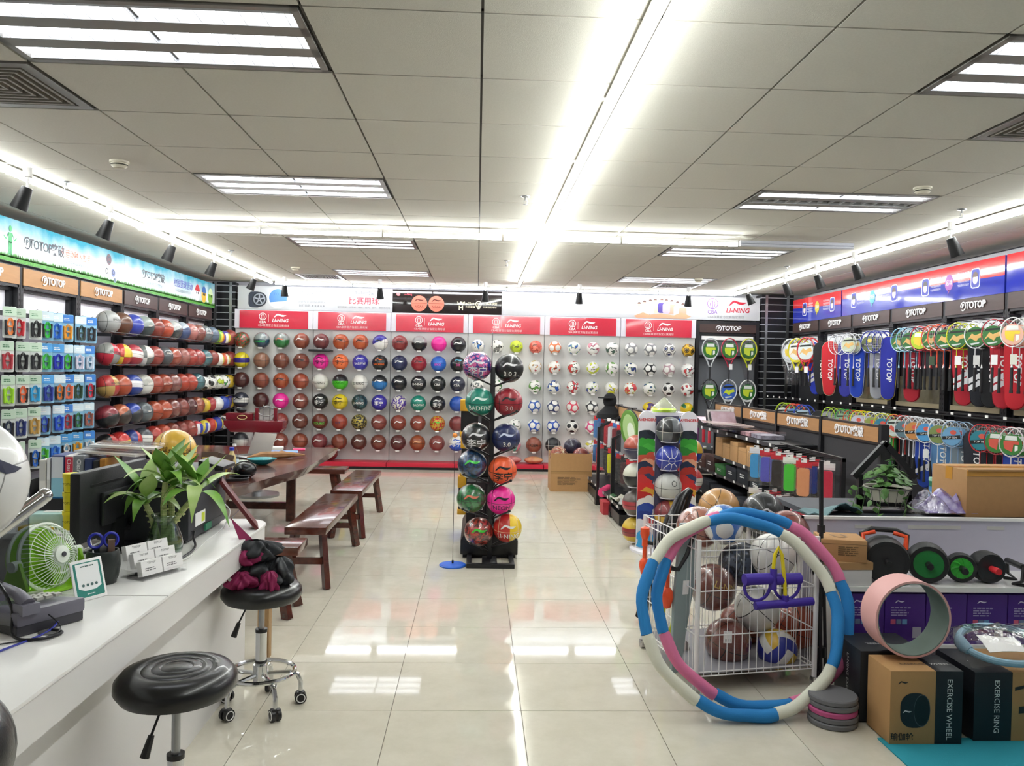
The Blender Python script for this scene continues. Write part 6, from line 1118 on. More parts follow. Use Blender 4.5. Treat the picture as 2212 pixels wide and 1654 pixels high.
TB = [('front',0,-.03,1.08,'#1f2224','#5c6064','#dcdad0',2,'black and grey'),('front',0,-.03,.835,'#28389c','#28389c','#e4e4ee',0,'blue white-ribbed'),('front',0,-.03,.59,'#b8bab6','#b8bab6',K,0,'silver grey'),('front',0,-.03,.35,'#7c2c30','#c8a030',K,2,'dark red'),('left',-.24,.1,.9,'#3c3c58','#a04430','#d8d0c8',1,'navy and rust'),('left',-.24,.1,.65,'#1f2224','#c8c8b8',K,1,'black and cream'),('left',-.24,.1,.4,'#5c5450','#a83840',K,5,'grey and crimson'),('left',-.24,.1,.16,'#c8a82c','#8c2c30',K,5,'yellow and maroon'),('right',.25,.1,.88,'#c8a030','#28388c',K,2,'gold and blue'),('right',.25,.1,.62,'#c03038','#d0ccc0',K,5,'red and silver')]
for (side, dx, dy, z, c1, c2, c3, m, l) in TB:
    o = ball((1.69+dx, 7.05+dy-(.1 if side == 'front' else 0), z), .118, 'basket', c1, c2, c3, m, '%s ball in the %s column of the ball tower' % (l, {'front': 'middle', 'left': 'aisle side', 'right': 'racket side'}[side]), 'balls on the ball tower', 'ball', (.1, 0, 0 if side == 'front' else (-.9 if side == 'left' else .9)), big=side == 'front')
    part('ring_holder', G().tube([(dx+.07*cos(a), dy-(.1 if side == 'front' else 0)+.07*sin(a), z-.1) for a in [2*pi*i/20 for i in range(20)]], .005, 5, closed=True), TWH, t)
    if l.startswith('blue white'):
        for q in range(8): inst('rib_print', decal(flat([(.03*cos(q*pi/4)-.003*sin(q*pi/4), .03*sin(q*pi/4)+.003*cos(q*pi/4)), (.03*cos(q*pi/4)+.003*sin(q*pi/4), .03*sin(q*pi/4)-.003*cos(q*pi/4)), (.13*cos(q*pi/4)+.003*sin(q*pi/4), .13*sin(q*pi/4)-.003*cos(q*pi/4)), (.13*cos(q*pi/4)-.003*sin(q*pi/4), .13*sin(q*pi/4)+.003*cos(q*pi/4))]), ('rib', q), .118), OCP, o, col='#e4e4ee')
        inst('rib_print', decal(ringmesh(.03, .005), 'rr', .118), OCP, o, col='#e4e4ee')
    if l.startswith('silver'): inst('ring_print', decal(shifted(ringmesh(.026, .006), 'rg', .03, .05), 'rg', .118), OCP, o, col='#2a2c2e')
b = thing('frisbee_pack', 'lime disc in crumpled film on top of the ball tower', 'packet', (1.68, 7.1, 1.232)); part('disc', G().lathe([(0,.0),(.1,.0),(.115,.02),(.1,.03),(0,.03)], 26), mat('disc_lime', '#b8e020', .4), b); part('film', G().lathe([(.125,0),(.11,.04),(.05,.09),(.02,.12),(0,.13)], 14), FILM, b)
b = thing('green_racket_case', 'green and white round racket case leaning on the ball tower', 'case', (1.46, 7.35, .9), rot=(0, rad(-12), rad(-48))); b.scale = (.8, .8, .8); part('shell', G().prism([(p[0]*.13, p[1]*.22) for p in disc(1, 26)], .05, Matrix.Translation((0,.02,.2)) @ Matrix.Rotation(pi/2, 4, 'X')), mat('case_green', '#5c8c34', .5), b, bevel=.01); inst('panel_print', flat([(p[0]*.09, p[1]*.17) for p in disc(1, 22)]), OCP, b, (0,-.032,.2), FB, '#a8c888'); inst('panel_print', flat([(p[0]*.05, p[1]*.1) for p in disc(1, 22)]), OCP, b, (.02,-.033,.17), FB, '#e0ecd8')
part('black_trim', G().tube([(.13*cos(a), .0, .2+.22*sin(a)) for a in [2*pi*i/26 for i in range(26)]], .012, 6, closed=True), BLACKP, b)

# ------------------------------------------------------------------ wooden-headed gondola
PG2 = gondola('sports_gondola', 'long black gondola with honey wood headers beside the racket wall', 3.0, 5.76, 9.88, (1.08, 1.225), 4, WOODH, [(5.76, 9.88, .22, .34), (7.0, 9.88, .5, .36), (6.9, 8.6, .70, .4), (6.9, 9.6, .97, .38)])
random.seed(17)
def carton(name, label, loc, s, rz, c, cat='box', group=None, lid=None, word=None, wc='#e8e8e8', m=OCM):
    t = thing(name, label, cat, loc, rz, group); part('carton', G().bb(-s[0]/2,s[0]/2,-s[1]/2,s[1]/2,0,s[2]), m, t, col=c, bevel=.0025)
    part('flap_line', G().bb(-s[0]/2-.0006,s[0]/2+.0006,-s[1]/2-.0006,s[1]/2+.0006,s[2]*.8,s[2]*.8+.002) if not lid else G().bb(-s[0]/2-.003,s[0]/2+.003,-s[1]/2-.003,s[1]/2+.003,s[2]*.7,s[2]+.002), OCM, t, col=lid or '#7a6040')
    if word: inst('print_lines', lines(s[1]*.5, s[2]*.3, 2), OCP, t, (-s[0]/2-.002, 0, s[2]*.5), FR, wc)
    return t
for k in range(6): carton('kraft_carton', 'small kraft carton on the middle gondola shelf, %s from the headers far end' % ordn[k], (2.72, 8.45-k*.25, .7), (.24, .235, .16 if k % 2 else .2), 0, '#a8794c', 'carton', 'kraft cartons on the gondola', m=CARD)
for k in range(4): b = thing('clear_kit_box', 'clear plastic kit box on the gondola, %s from the far end' % ordn[k], 'box', (2.78, 8.5-k*.33, .972), 0, 'clear kit boxes on the gondola'); part('box', G().bb(-.12,.12,-.15,.15,0,.075), CLEAR, b); part('contents', G().bb(-.11,.11,-.14,.14,.004,.04), mat('kit_pink%d' % (k % 2), ['#d8a8b0', '#b8b8c8'][k % 2], .5, noise=.8, nscale=25, ncol='#5c4c58'), b)
for k in range(7): carton('dark_shoe_box', 'dark box on the lower gondola shelf, %s from the far end' % ordn[k], (2.76, 9.6-k*.37, .5), (.26, .33, .1+.03*(k % 3)), 0, ['#3c2a28','#4c2c28','#3a2624','#2f6c34','#20242c','#1c2028','#22262e'][k], 'box', 'dark boxes on the gondola', lid=['#4c302c','#5c342c','#4a2e2a','#3c7c40','#282c36','#242832','#2a3038'][k], word='LI-NING')
carton('blue_box', 'small bright blue box on the gondola foot', (2.72, 7.15, .222), (.18, .22, .11), 0, '#2c60c0', 'box', lid='#3870d0')
carton('maroon_box', 'maroon box on the near gondola foot', (2.74, 6.6, .222), (.2, .3, .13), 0, '#4c2024', 'box', lid='#5c282c', word='WINNER', wc='#d8a0a0')
for k in range(5): carton('black_foot_box', 'black box on the gondola foot, %s from the far end' % ordn[k], (2.76, 9.5-k*.42, .222), (.24, .36, .12+.02*(k % 2)), 0, '#1e2026', 'box', 'black boxes on the gondola foot', lid='#292c34')
# magazines and flat packs on top
for k, (y, z, c, rx, l) in enumerate(((9.3, .972, '#c8a0a8', .2, 'pink covered boxed set'), (8.95, .985, '#c8c8c4', -.5, 'grey boxed set leaning'), (8.78, .99, '#a8929a', -.7, 'dark backed boxed set leaning'))):
    t = thing('boxed_set', '%s on the top gondola shelf' % l, 'box', (2.76, y, z), rot=(rx, 0, 0)); part('box', G().bb(-.14,.14,-.03 if k else -.14,.03 if k else .14,0,.2 if k else .07), mat('set_dark', '#26262a', .4), t, bevel=.003); part('cover_print', G().bb(-.136,.136,-.032 if k else -.136,-.03 if k else .136,.004 if k else .07,.196 if k else .072), mat('cover%d' % k, c, .15, noise=.5, nscale=10, ncol='#784c54'), t)
for k in range(3): tag(part('flat_film_pack', G().box((0,0,0), (.4,.5,.012)), [mat('pack_white', '#dcd8d4', .15, noise=.5, nscale=5, ncol='#b84c3c'), FILM, mat('pack_black', '#26282a', .3)][k], None, (2.64, 8.3-.05*k, 1.06-.02*k), (0,.06,.1*k)), '%s flat pack lying over the clear kit boxes' % ['white and red', 'clear', 'black'][k], 'packet')
# resistance band and wrap packs on hooks
random.seed(12); HC = ['#38a0dc','#3c8494','#5c5cc8','#a8acb0','#2c2426','#d82c34','#48d038','#28489c','#e8a070','#d8304c']
HN = ['sky blue','teal','violet','silver','black mesh','scarlet','neon green','navy','peach','red']
for k in range(0, 10, 1): hpack('band_pack', '%s band pack on the upper gondola hooks' % HN[k], (2.62 if k % 2 else 2.5, 7.02-k*.13, .92), FZ+.2, HC[k], '#c82c38' if k % 3 else '#e4e0e0', 'band packs on the gondola', 1.05)
HC2 = ['#e0d020','#3c6088','#3c90d8','#f08848','#c02c3c','#c8384c','#f03c80','#e83878','#f04888']
HN2 = ['yellow','steel blue','azure','orange','dark red','rose red','hot pink','deep pink','bright pink']
for k in range(9): hpack('strap_pack', '%s strap pack on the lower gondola hooks' % HN2[k], (2.62 if k % 2 else 2.5, 7.02-k*.14, .56), FZ+.2, HC2[k], '#c83c48' if k % 3 else '#e8e0e0', 'strap packs on the gondola', 1.05)
HO = Vector((2.74, 6.45, 0))-PG2.location
for y in (.595, -.605): part('hook_post', G().bb(-.016,.016,y-.015,y+.015,.12,.97), BLACK, PG2, HO)
for z in (.96, .6):
    hb_ = part('hook_bar', G().bb(-.012,.012,-.62,.61,z-.015,z+.015), BLACK, PG2, HO)
    for k in range(10): part('hook', G().cyl((0, .57-k*(.13 if z > .7 else .14), z),(-.26, .57-k*(.13 if z > .7 else .14), z-.02), .003, n=5), BLACK, hb_)
# hanging trainers and pumps past the gondola
for k, (x, y, z, c, l, nm) in enumerate(((2.9,11.0,.95,'#2c60c0','blue tennis trainer blister','trainer_pack'),(3.02,10.8,.95,'#6c2c6c','purple pump','ball_pump'),(3.08,10.7,.95,'#c03040','red pump','ball_pump'),(3.13,10.6,.95,'#c8404c','rose pump','ball_pump'),(3.17,10.5,.95,'#b0b4b8','silver pump','ball_pump'),(3.2,10.4,.95,'#3c5c88','steel blue pump','ball_pump'),(3.22,10.3,.95,'#7c8084','grey pump','ball_pump'))):
    t = thing(nm, '%s hanging at the far end of the wooden-headed gondola' % l, 'pump' if nm == 'ball_pump' else 'trainer', (x, y, z))
    if nm == 'ball_pump': part('barrel', G().lathe([(0,-.3),(.02,-.3),(.022,-.06),(.012,-.05)], 12), OC, t, col=c); part('handle', G().cyl((0,0,-.05),(0,0,.0), .006).cyl((-.045,0,0),(.045,0,0), .01, n=8), OC, t, col='#c8c8cc')
    else: part('card', G().bb(-.11,.11,-.003,.003,-.4,.0), OCP, t, col=c); part('yellow_ball', G().ball((.03,-.035,-.22), .033, 14, 10), mat('tennis_yellow', '#c8e030', .8), t); part('blister', G().bb(-.1,.1,-.07,-.003,-.36,-.06), CLEAR, t)
t = thing('pump_rack', 'low black rack with pumps hung past the gondola', 'rack', (3.1, 10.65, 0)); part('post', G().bb(.12,.16,-.4,-.36,0,1.0), BLACK, t); part('post', G().bb(-.25,-.21,.36,.4,0,1.0), BLACK, t); part('rail', G().bar((.14,-.38,.99),(-.23,.38,.99), .02, .02), BLACK, t); part('shelf', G().bar((.14,-.38,.42),(-.23,.38,.42), .02, .3, ), BLACK, t)
for k in range(3): carton('paper_stack', 'stacked flat carton under the pump rack, %s' % ['bottom', 'middle', 'top'][k], (2.62, 9.95, .002+.062*k), (.3, .2, .06), .4+.1*k, ['#b0a89c', '#b8b0a4', '#4c2c28'][k], 'carton', 'flat cartons under the pump rack')

# ------------------------------------------------------------------ wire cage of balls
t = thing('wire_cage', 'white wire cage trolley full of balls', 'wire cage', (1.105, 3.87, 0), rad(10.5)); WW = mat('white_wire', '#eceaea', .35); cw, cdp, z0, z1 = .655, .68, .09, .765
for x in (0, cw):
    for y in (0, cdp): part('corner_post', G().cyl((x,y,.045),(x,y,z1), .0125, n=12), WW, t); c_ = part('caster', G().cyl((x-.012,y,.025),(x+.012,y,.025), .025, n=16), mat('caster_grey', '#b4b0a8', .5), t); part('caster_fork', G().bb(x-.016,x+.016,y-.012,y+.012,.03,.05), STEEL, c_)
def wires(a, b, n, zs, nm):
    a, b = Vector(a), Vector(b); vm = cached('vwire', lambda: G().cyl((0,0,z0), (0,0,z1), .0022, n=5).mesh('upright_wire'))
    for k in range(1, n): inst('upright_wire', vm, WW, t, a.lerp(b, k/n))
    for z in zs: part('cross_wire', G().cyl(a+Vector((0,0,z)), b+Vector((0,0,z)), .0032, n=6), WW, t)
zs = [z0, z0+.02, z0+.2, z0+.42, z0+.62, z1-.005]
wires((0,0,0),(cw,0,0), 16, zs, 'front_wires'); wires((0,0,0),(0,cdp,0), 16, zs, 'side_wires'); wires((cw,0,0),(cw,cdp,0), 16, zs, 'side_wires'); wires((0,cdp,0),(cw,cdp,0), 16, zs, 'back_wires')
for k in range(15): part('floor_wire', G().cyl((0, cdp*k/14, z0),(cw, cdp*k/14, z0), .002, n=5), WW, t)
part('floor_sheet', G().bb(.02,cw-.02,.02,cdp-.02,z0+.003,z0+.007), mat('grey_sheet', '#8c8a90', .6), t)
def cageball(px, py, Y, R, kind, c1, c2, c3, m, l, **k):
    p = ony(px, py, Y); cat = {'basket': 'basketball', 'soccer': 'football', 'volley': 'volleyball'}[kind]
    return ball((p.x, p.y, p.z), R, kind, c1, c2, c3, m, '%s %s in the white wire cage' % (l, cat), 'balls in the wire cage', cat, k.pop('rot', (.3, .2, .4)), big=True, **k)
cageball(1678, 1402, 4.12, .105, 'volley', '#e4e2dc', '#d8b02c', '#2c3494', 0, 'white, yellow and blue', rot=(.5, .6, .2), logo='OFFICIAL', lcol='#2c3494', lsize=.03, lpos=(.05, -.02))
cageball(1572, 1385, 4.15, .12, 'basket', '#74382a', BR, K, 0, 'tagged dark rust', shell=True)
cageball(1540, 1268, 4.17, .12, 'basket', '#6c3426', BR, K, 0, 'film-wrapped chocolate brown', logo='LI-NING', lcol='#c8a850', lsize=.05, lpos=(0, .06), shell=True)
cageball(1636, 1315, 4.22, .12, 'basket', '#dcdad4', '#4c4c4c', K, 0, 'white speckled', rot=(.2, .7, .3))
cageball(1722, 1352, 4.32, .12, 'basket', '#9a4026', OR, K, 0, 'orange-red')
cageball(1600, 1350, 4.42, .12, 'basket', '#84402c', OR, K, 0, 'brown half-hidden')
cageball(1600, 1218, 4.3, .12, 'basket', '#1c222c', '#3c4454', K, 3, 'black flecked')
cageball(1668, 1200, 4.2, .12, 'basket', '#e0ded8', W_, K, 0, 'white black-seamed', rot=(.1, .5, .6))
cageball(1700, 1150, 4.36, .122, 'basket', '#7a3e34', BR, K, 0, 'large red-brown', logo='AWARE', lcol='#2c1410', lsize=.05, lpos=(-.01, -.045), rot=(.5, 0, .2))
cageball(1562, 1132, 4.28, .107, 'soccer', '#2c74c8', Wt, K, 1, 'blue and white star', shell=True)
cageball(1508, 1140, 4.42, .12, 'basket', '#a86a58', BR, K, 0, 'film-wrapped pale rust', shell=True)
cageball(1553, 1098, 4.72, .122, 'basket', '#b8884c', '#b8884c', '#4c3418', 0, 'tan leather', rot=(.2, .5, .2))
cageball(1648, 1108, 4.62, .122, 'basket', '#212224', K, '#3a3c40', 0, 'black', swo=.1, swpos=(-.06, .05), swcol='#c8c8cc')
o = tag(part('ball_tag', G().bb(-.022,.022,-.001,.001,-.03,.03), WHITE, None, tuple(ony(1572, 1376, 4.02))), 'white barcode tag on the dark rust ball in the cage', 'tag')
inst('lettering', textmesh('||| || |', .014), OCP, o, (0,-.0015,-.015), FB, '#303030')
# hula hoops
HB, HW, HPK = mat('foam_blue', '#1c7cc0', .75, bump=.4, bscale=300), mat('foam_cream', '#dcdccc', .75, bump=.4, bscale=300), mat('foam_pink', '#d8749c', .75, bump=.4, bscale=300)
def hoop(label, c, R, tilt, yaw, segs, r=.0285, ph=0.):
    t = thing('hula_hoop', label, 'hula hoop', c, group='foam hula hoops', rot=(tilt, 0, yaw)); n = len(segs); random.seed(n+int(ph*10))
    for k, m in enumerate(segs):
        P = []; rr = []
        for i in range(13):
            s = i/12; a = ph+2*pi*(k+s)/n; q = R*(1+.009*sin(3*pi*s+k)); P.append((q*1.05*cos(a), 0, q*sin(a))); rr.append(r*(1-.1*sin(pi*s*2.2+k)*.5-.06*(1 if i in (0, 12) else 0)))
        part('foam_section', G().tube(P, rr, 12), m, t, smooth=60)
pA = ony(1600, 1343, 3.752); pA.z = .443; pB = ony(1628, 1325, 3.83); pB.z = .452
hoop('foam hula hoop in blue and cream leaning on the wire cage, front one', pA, .457, rad(-25), .06, [HW, HB]*4, ph=rad(12))
hoop('foam hula hoop in blue and pink leaning on the wire cage, rear one', pB, .457, rad(-22), .06, [HPK, HB]*4, ph=rad(15))
# purple pull expander
pe = ony(1672, 1262, 3.84); t = thing('foot_pull_expander', 'purple foot pull expander with yellow tubes hung on the wire cage', 'exerciser', pe, rad(10)); PPL = mat('foam_purple', '#40289c', .5)
part('grip_bar', G().cyl((-.16,0,.03),(-.02,0,.03), .028, n=16), PPL, t); part('grip_bar', G().cyl((.0,0,.025),(.14,0,.025), .028, n=16), PPL, t)
for x in (-.09, .07): part('foot_loop', G().tube([(x+.07*cos(a), .0, -.0+.075*sin(a)) for a in [pi+pi*i/12 for i in range(13)]], .008, 8), PPL, t)
part('centre_post', G().cyl((-.01,-.01,.08),(-.01,-.01,-.02), .017, n=12), PPL, t); part('centre_post', G().cyl((.05,-.02,-.05),(.05,-.02,-.11), .017, n=12), PPL, t); part('handle_bar', G().cyl((-.11,-.02,-.095),(.2,-.02,-.085), .02, n=14), PPL, t); YT = mat('tube_yellow', '#e0cc18', .4)
part('pull_tube', G().tube([(-.012,-.01,.08),(-.005,-.01,.15),(.01,-.015,.185),(.026,-.02,.15),(.045,-.02,.02),(.05,-.02,-.05)], .009, 8), YT, t)
# things hung on the aisle side of the cage
def at(px, py, Y): return ony(px, py, Y)
OT = mat('orange_plastic', '#f05428', .35)
for k, (px, py, Y, l) in enumerate(((1441, 1268, 3.97, 'orange rope handle trainer hung at the cage side'), (1392, 1205, 4.45, 'smaller orange trainer hung behind the hoops'))):
    p = at(px, py, Y); t = thing('rope_trainer', l, 'trainer', p); s = 1 if k == 0 else .9
    part('grip', G().lathe([(0,-.11*s),(.02*s,-.1*s),(.033*s,-.05*s),(.03*s,-.02*s),(.013*s,0),(.013*s,.08*s)], 14), OT, t); part('swivel', G().box((0,0,.1*s), (.03*s,.03*s,.05*s)), OT, t); part('ribbed_end', G().lathe([(.018*s,.12*s),(.03*s,.15*s),(.028*s,.19*s),(0,.2*s)], 12), OT, t)
    part('strap', G().tube([(.01,.0,.1*s),(.05,.0,.09*s),(.1,.02,.16*s),(.14,.05,.26*s)], .014*s, 8), BLACKP, t)
g = G(); p = at(1433, 1300, 4.25); cable('yellow foam loop hung on the cage side', [p+Vector((0,0,.15)), p, p+Vector((.0,0,-.13)), p+Vector((.03,0,-.17)), p+Vector((.055,0,-.12)), p+Vector((.055,0,-.03))], .014, '#c8cc20', cat='foam loop')
t = thing('grey_cover', 'grey green plastic cover hung down the cage side', 'cover', at(1470, 1290, 4.0), rot=(0, rad(4), rad(30))); part('sheet', G().prism([(-.05,.38),(.06,.38),(.075,.1),(.05,-.1),(.02,-.37),(-.04,-.38),(-.06,0)], .02, Matrix.Rotation(pi/2, 4, 'X')), mat('cover_grey', '#8c9c9c', .45), t, bevel=.006); part('label_patch', G().bb(-.01,.03,-.0225,-.02,.02,.09), WHITE, t)
t = thing('long_black_case', 'long black padded case standing between the tower and the cage', 'case', at(1438, 1190, 5.0), rot=(0, rad(14), 0)); part('case', G().tube([(-.05,0,-.45),(-.02,0,-.2),(.0,0,.1),(.02,0,.35),(.05,0,.42)], [.03,.06,.07,.05,.02], 12), mat('gloss_black'), t); part('zip', G().tube([(-.045,-.03,-.44),(-.02,-.062,-.2),(.0,-.072,.1),(.02,-.052,.35)], .004, 5), PGD, t)
t = thing('skate_sole', 'pair of orange wheeled skates hung low in the cage corner', 'skate', at(1478, 1405, 4.25), rot=(0, rad(-20), .2)); part('frame', G().prism(rrect(.05,.14,.024), .03, Matrix.Rotation(pi/2, 4, 'X')), mat('skate_grey', '#a8a4a0', .4), t, bevel=.004); part('wheel', G().cyl((0,.01,-.07),(0,-.04,-.07), .04, n=20), mat('skate_orange', '#d8703c', .4), t)
t = thing('folded_tripod', 'folded black tripod stand beside the wire cage', 'tripod', (1.80, 4.02, 0), rot=(0, rad(-1.5), 0))
for k in range(3): part('leg', G().tube([(.025*cos(2.1*k), .025*sin(2.1*k), .0),(.015*cos(2.1*k), .015*sin(2.1*k), .5)], .009, 8), BLACK, t)
part('shaft', G().cyl((0,0,.4),(0,0,1.15), .011, n=10), BLACK, t); part('clamp', G().cyl((0,0,.14),(0,0,.19), .026, n=14).cyl((0,0,.78),(0,0,.82), .02, n=12), BLACKP, t); text('SHINOOO', .028, '#c8c8c8', t, (-.0,-.0125,.62), (pi/2, pi/2, 0))
for k in range(5):
    tag(part('balance_disc', G().lathe([(0,0),(.1,0),(.107,.004),(.108,.02),(.104,.026),(0,.026)], 34), mat('disc_pink', '#b84c80', .6) if k == 2 else mat('disc_grey', '#6c6c70', .65), None, (1.655+.004*(k % 2), 3.57, .0005+.0268*k)), 'round %s foam disc, %s of the stack by the black carton' % ('pink' if k == 2 else 'grey', ['bottom', 'second', 'third', 'fourth', 'topmost'][k]), 'foam disc', 'stacked foam discs')

# ------------------------------------------------------------------ white cabinet and cartons on the right
t = thing('low_cabinet', 'low white open cabinet of exercise gear', 'cabinet', (2.5, 4.1, 0))
part('side', G().bb(-.64,-.62,-.15,.22,0,.52), CW, t); part('side', G().bb(.98,1.0,-.15,.22,0,.52), CW, t); part('top_shelf', G().bb(-.64,1.0,-.15,.22,.495,.52), CW, t); part('lower_shelf', G().bb(-.62,.98,-.15,.2,.2,.225), CW, t); part('back_board', G().bb(-.7,1.0,.22,.235,.0,.8), mat('board_lilac', '#c3c0d0', .5), t); part('board_frame', G().bb(-.705,1.0,.21,.24,.795,.81).bb(-.705,-.69,.21,.24,.0,.81), WHITE, t)
random.seed(5)
for q, (x0, w) in enumerate(((-.4, .1), (-.1, .3), (.35, .1), (.6, .06))): part('tape_remnant', G().bb(x0,x0+w,.218,.22,.745,.765), mat('tape_dull', '#c9c7c4', .4), t)
PUR = mat('purple_carton', '#4a2484', .45)
for k in range(6):
    x = 1.99+k*.215; b = thing('purple_carton', 'purple yoga carton on the low shelf, %s from the wire cage' % ordn[k], 'carton', (x, 4.1, .2255), group='purple cartons in the low cabinet'); part('carton', G().bb(-.105,.105,-.13,.1,0,.255), PUR, b, bevel=.003)
    inst('emblem', swoosh(.05), OCP, b, (-.03,-.1315,.215), FB, '#d8d0e8')
    inst('print_lines', lines(.11, .05, 4), OCP, b, (-.02,-.1315,.165), FB, '#a89cc8')
    for q, c in enumerate(('#c85c7c','#6c7c9c','#6c9cc8')): part('swatch', G().bb(-.075+q*.03,-.05+q*.03,-.132,-.13,.1,.125), OCP, b, col=c)
    part('sticker', G().bb(.04,.085,-.132,-.13,.03,.085), mat('sticker_grey', '#b0aec0', .5), b)
sz = .521
b = carton('kraft_gift_box', 'kraft printed carton balanced on top of the white carton', (1.90, 4.07, sz+.12), (.22, .2, .11), -.2, '#b48a5c', 'carton', m=CARD, word=None); text('U', .12, '#7a5c38', b, (0,0,.1115), (0,0,.3)); inst('print_lines', lines(.12, .05, 5), OCP, b, (.03,-.1015,.055), FB, '#6c5232')
carton('white_lid_carton', 'white carton with kraft lid under the printed carton', (1.92, 4.05, sz), (.2, .18, .118), .05, '#dcdad8', 'carton', lid='#b08a5c')
def wheel(name, label, x, R, w, cm, hub, y=4.07, yaw=0.35, fins=False):
    t = thing(name, label, 'exercise wheel', (x, y, sz), yaw, 'exercise wheels on the cabinet'); prof = [(R*.72,-w/2),(R*.92,-w/2),(R,-w*.3),(R,w*.3),(R*.92,w/2),(R*.72,w/2)]
    part('tyre', G().lathe(prof, 32, cap=False), mat('tyre_black', '#1c1d1f', .55, bump=.4, bscale=70), t, (0,0,R), (pi/2,0,0), smooth=50); part('rim', G().lathe([(R*.9,-w*.48),(R*.74,-w*.5),(R*.7,-w*.3),(R*.25,-w*.2),(.0,-w*.2)], 30), cm, t, (0,0,R), (-pi/2,0,0), smooth=40)
    if fins:
        for k in range(7): part('fin', G().grid([[(R*(.2+.5*u)*cos(k*.9+.5*u+.25*v), -w*.45-.003*v, R*(.2+.5*u)*sin(k*.9+.5*u+.25*v)) for v in (0,1)] for u in (0,.33,.66,1)]), cm, t, (0,0,R), solid=.003)
    part('axle_grip', G().lathe([(.0,.0),(.016,.0),(.018,.02),(.014,.1),(.0,.1)], 14), hub, t, (0,-w*.2-.1,R), (-pi/2,0,0)); part('axle_grip', G().lathe([(.0,.0),(.016,.0),(.018,.02),(.014,.1),(.0,.1)], 14), hub, t, (0,w*.2+.1,R), (pi/2,0,0)); return t
GG = mat('rim_green', '#1c7c38', .35); GBr = mat('rim_bright_green', '#38b038', .35); BKR = mat('rim_black', '#232326', .4)
t = wheel('ab_roller', 'large black ab roller with orange handles', 2.14, .115, .17, BKR, BLACKP, yaw=-.3); part('handle_frame', G().tube([(-.1,.0,.16),(-.11,.02,.24),(-.06,.03,.262),(.06,.03,.262),(.11,.02,.24),(.1,0,.16)], .014, 10), BLACKP, t)
for s in (-1, 1): part('orange_grip', G().tube([(s*.1,-.006,.17),(s*.105,.012,.235),(s*.045,.025,.25)], .013, 10), OT, t)
wheel('ab_roller', 'round green rimmed ab roller with a white tag', 2.37, .1, .12, GG, BLACKP, yaw=-.4)
wheel('ab_roller', 'smaller bright green spoked ab roller', 2.55, .075, .06, GBr, BLACKP, yaw=-.35, fins=True)
wheel('ab_roller', 'black twin ab roller with a red grip end', 2.69, .08, .1, BKR, mat('grip_red', '#d83038', .4), yaw=-.1)
for k, x in enumerate((2.83, 2.95)):
    t = thing('push_up_bar', 'black push up bar at the end of the cabinet, %s from the red gripped roller' % ordn[k], 'push up bar', (x, 4.05, sz), .3, 'push up bars'); part('grip', G().cyl((-.03,-.07,.1),(.03,.07,.1), .016, n=12), BLACKP, t)
    for s in (-1, 1): part('leg', G().tube([(s*.03,s*.07,.1),(s*.05,s*.08,.03),(s*.05,s*.03,.008),(s*.02,s*.08,.008)], .009, 8), BLACKP, t)
# boxes on the floor
KR = mat('kraft_print', '#b08858', .8, noise=.1, ncol='#8a6840'); BKC = mat('black_print', '#14171d', .5)
tag(part('teal_mat', G().bb(0,2.2,0,1.35,0,.006), mat('mat_teal', '#1f8fa0', .85, bump=.5, bscale=200), None, (1.78, 2.05, .0005)), 'teal exercise mat on the tiled floor', 'mat')
t = thing('exercise_wheel_carton', 'kraft and black exercise wheel carton on the teal mat', 'carton', (1.80, 3.34, .007)); W1, W2, HH, DD = .2, .12, .315, .2
part('kraft_part', G().bb(0,W1,0,DD,0,HH), KR, t, bevel=.002); part('black_part', G().bb(W1,W1+W2,0,DD,0,HH), BKC, t, bevel=.002)
inst('emblem', swoosh(.045), OCP, t, (.055,-.002,.265), FB, '#2a2420'); text('瑜伽轮', .034, '#1c1a18', t, (.055,-.002,.03), bold=.01); text('EXERCISE WHEEL', .034, '#d8d8d4', t, (W1+.06,-.002,.15), (pi/2, pi/2, 0), bold=.006); text('EXERCISE', .028, '#3a2c1c', t, (.14,.08,HH+.002), (0,0,0)); text('WHEEL', .028, '#d8d8d4', t, (.26,.08,HH+.002), (0,0,0))
wp = inst('wheel_picture', flat(rrect(.13,.15,.055,6)), OCP, t, (.11,-.0015,.145), FB, '#15171c'); inst('wheel_picture', flat([(p[0]*.036, p[1]*.07) for p in disc(1, 24)]), OCP, wp, (.03,0,.0008), (0,0,0), '#07080a'); inst('wheel_rim_print', joined('wr', lambda: [(ringmesh(.07, .004, 28), 0, 0, 1)]), OCP, wp, (.03,0,.001), (0,0,0), '#4a4c50').scale = (.52, 1, 1); inst('emblem', swoosh(.04), OCP, wp, (-.035,-.005,.001), (0,0,0), '#d8d8d8')
t = thing('black_carton', 'black exercise wheel carton behind the foam discs', 'carton', (1.775, 3.56, .0)); part('carton', G().bb(0,.3,0,.26,.007,.33), BKC, t, bevel=.002); text('LI-NING EXERCISE', .03, '#c8c8c8', t, (-.002,.12,.16), (pi/2, pi/2, -pi/2))
text('WHEEL', .03, '#c8c8c8', t, (.12,.1,.332), (0,0,pi))
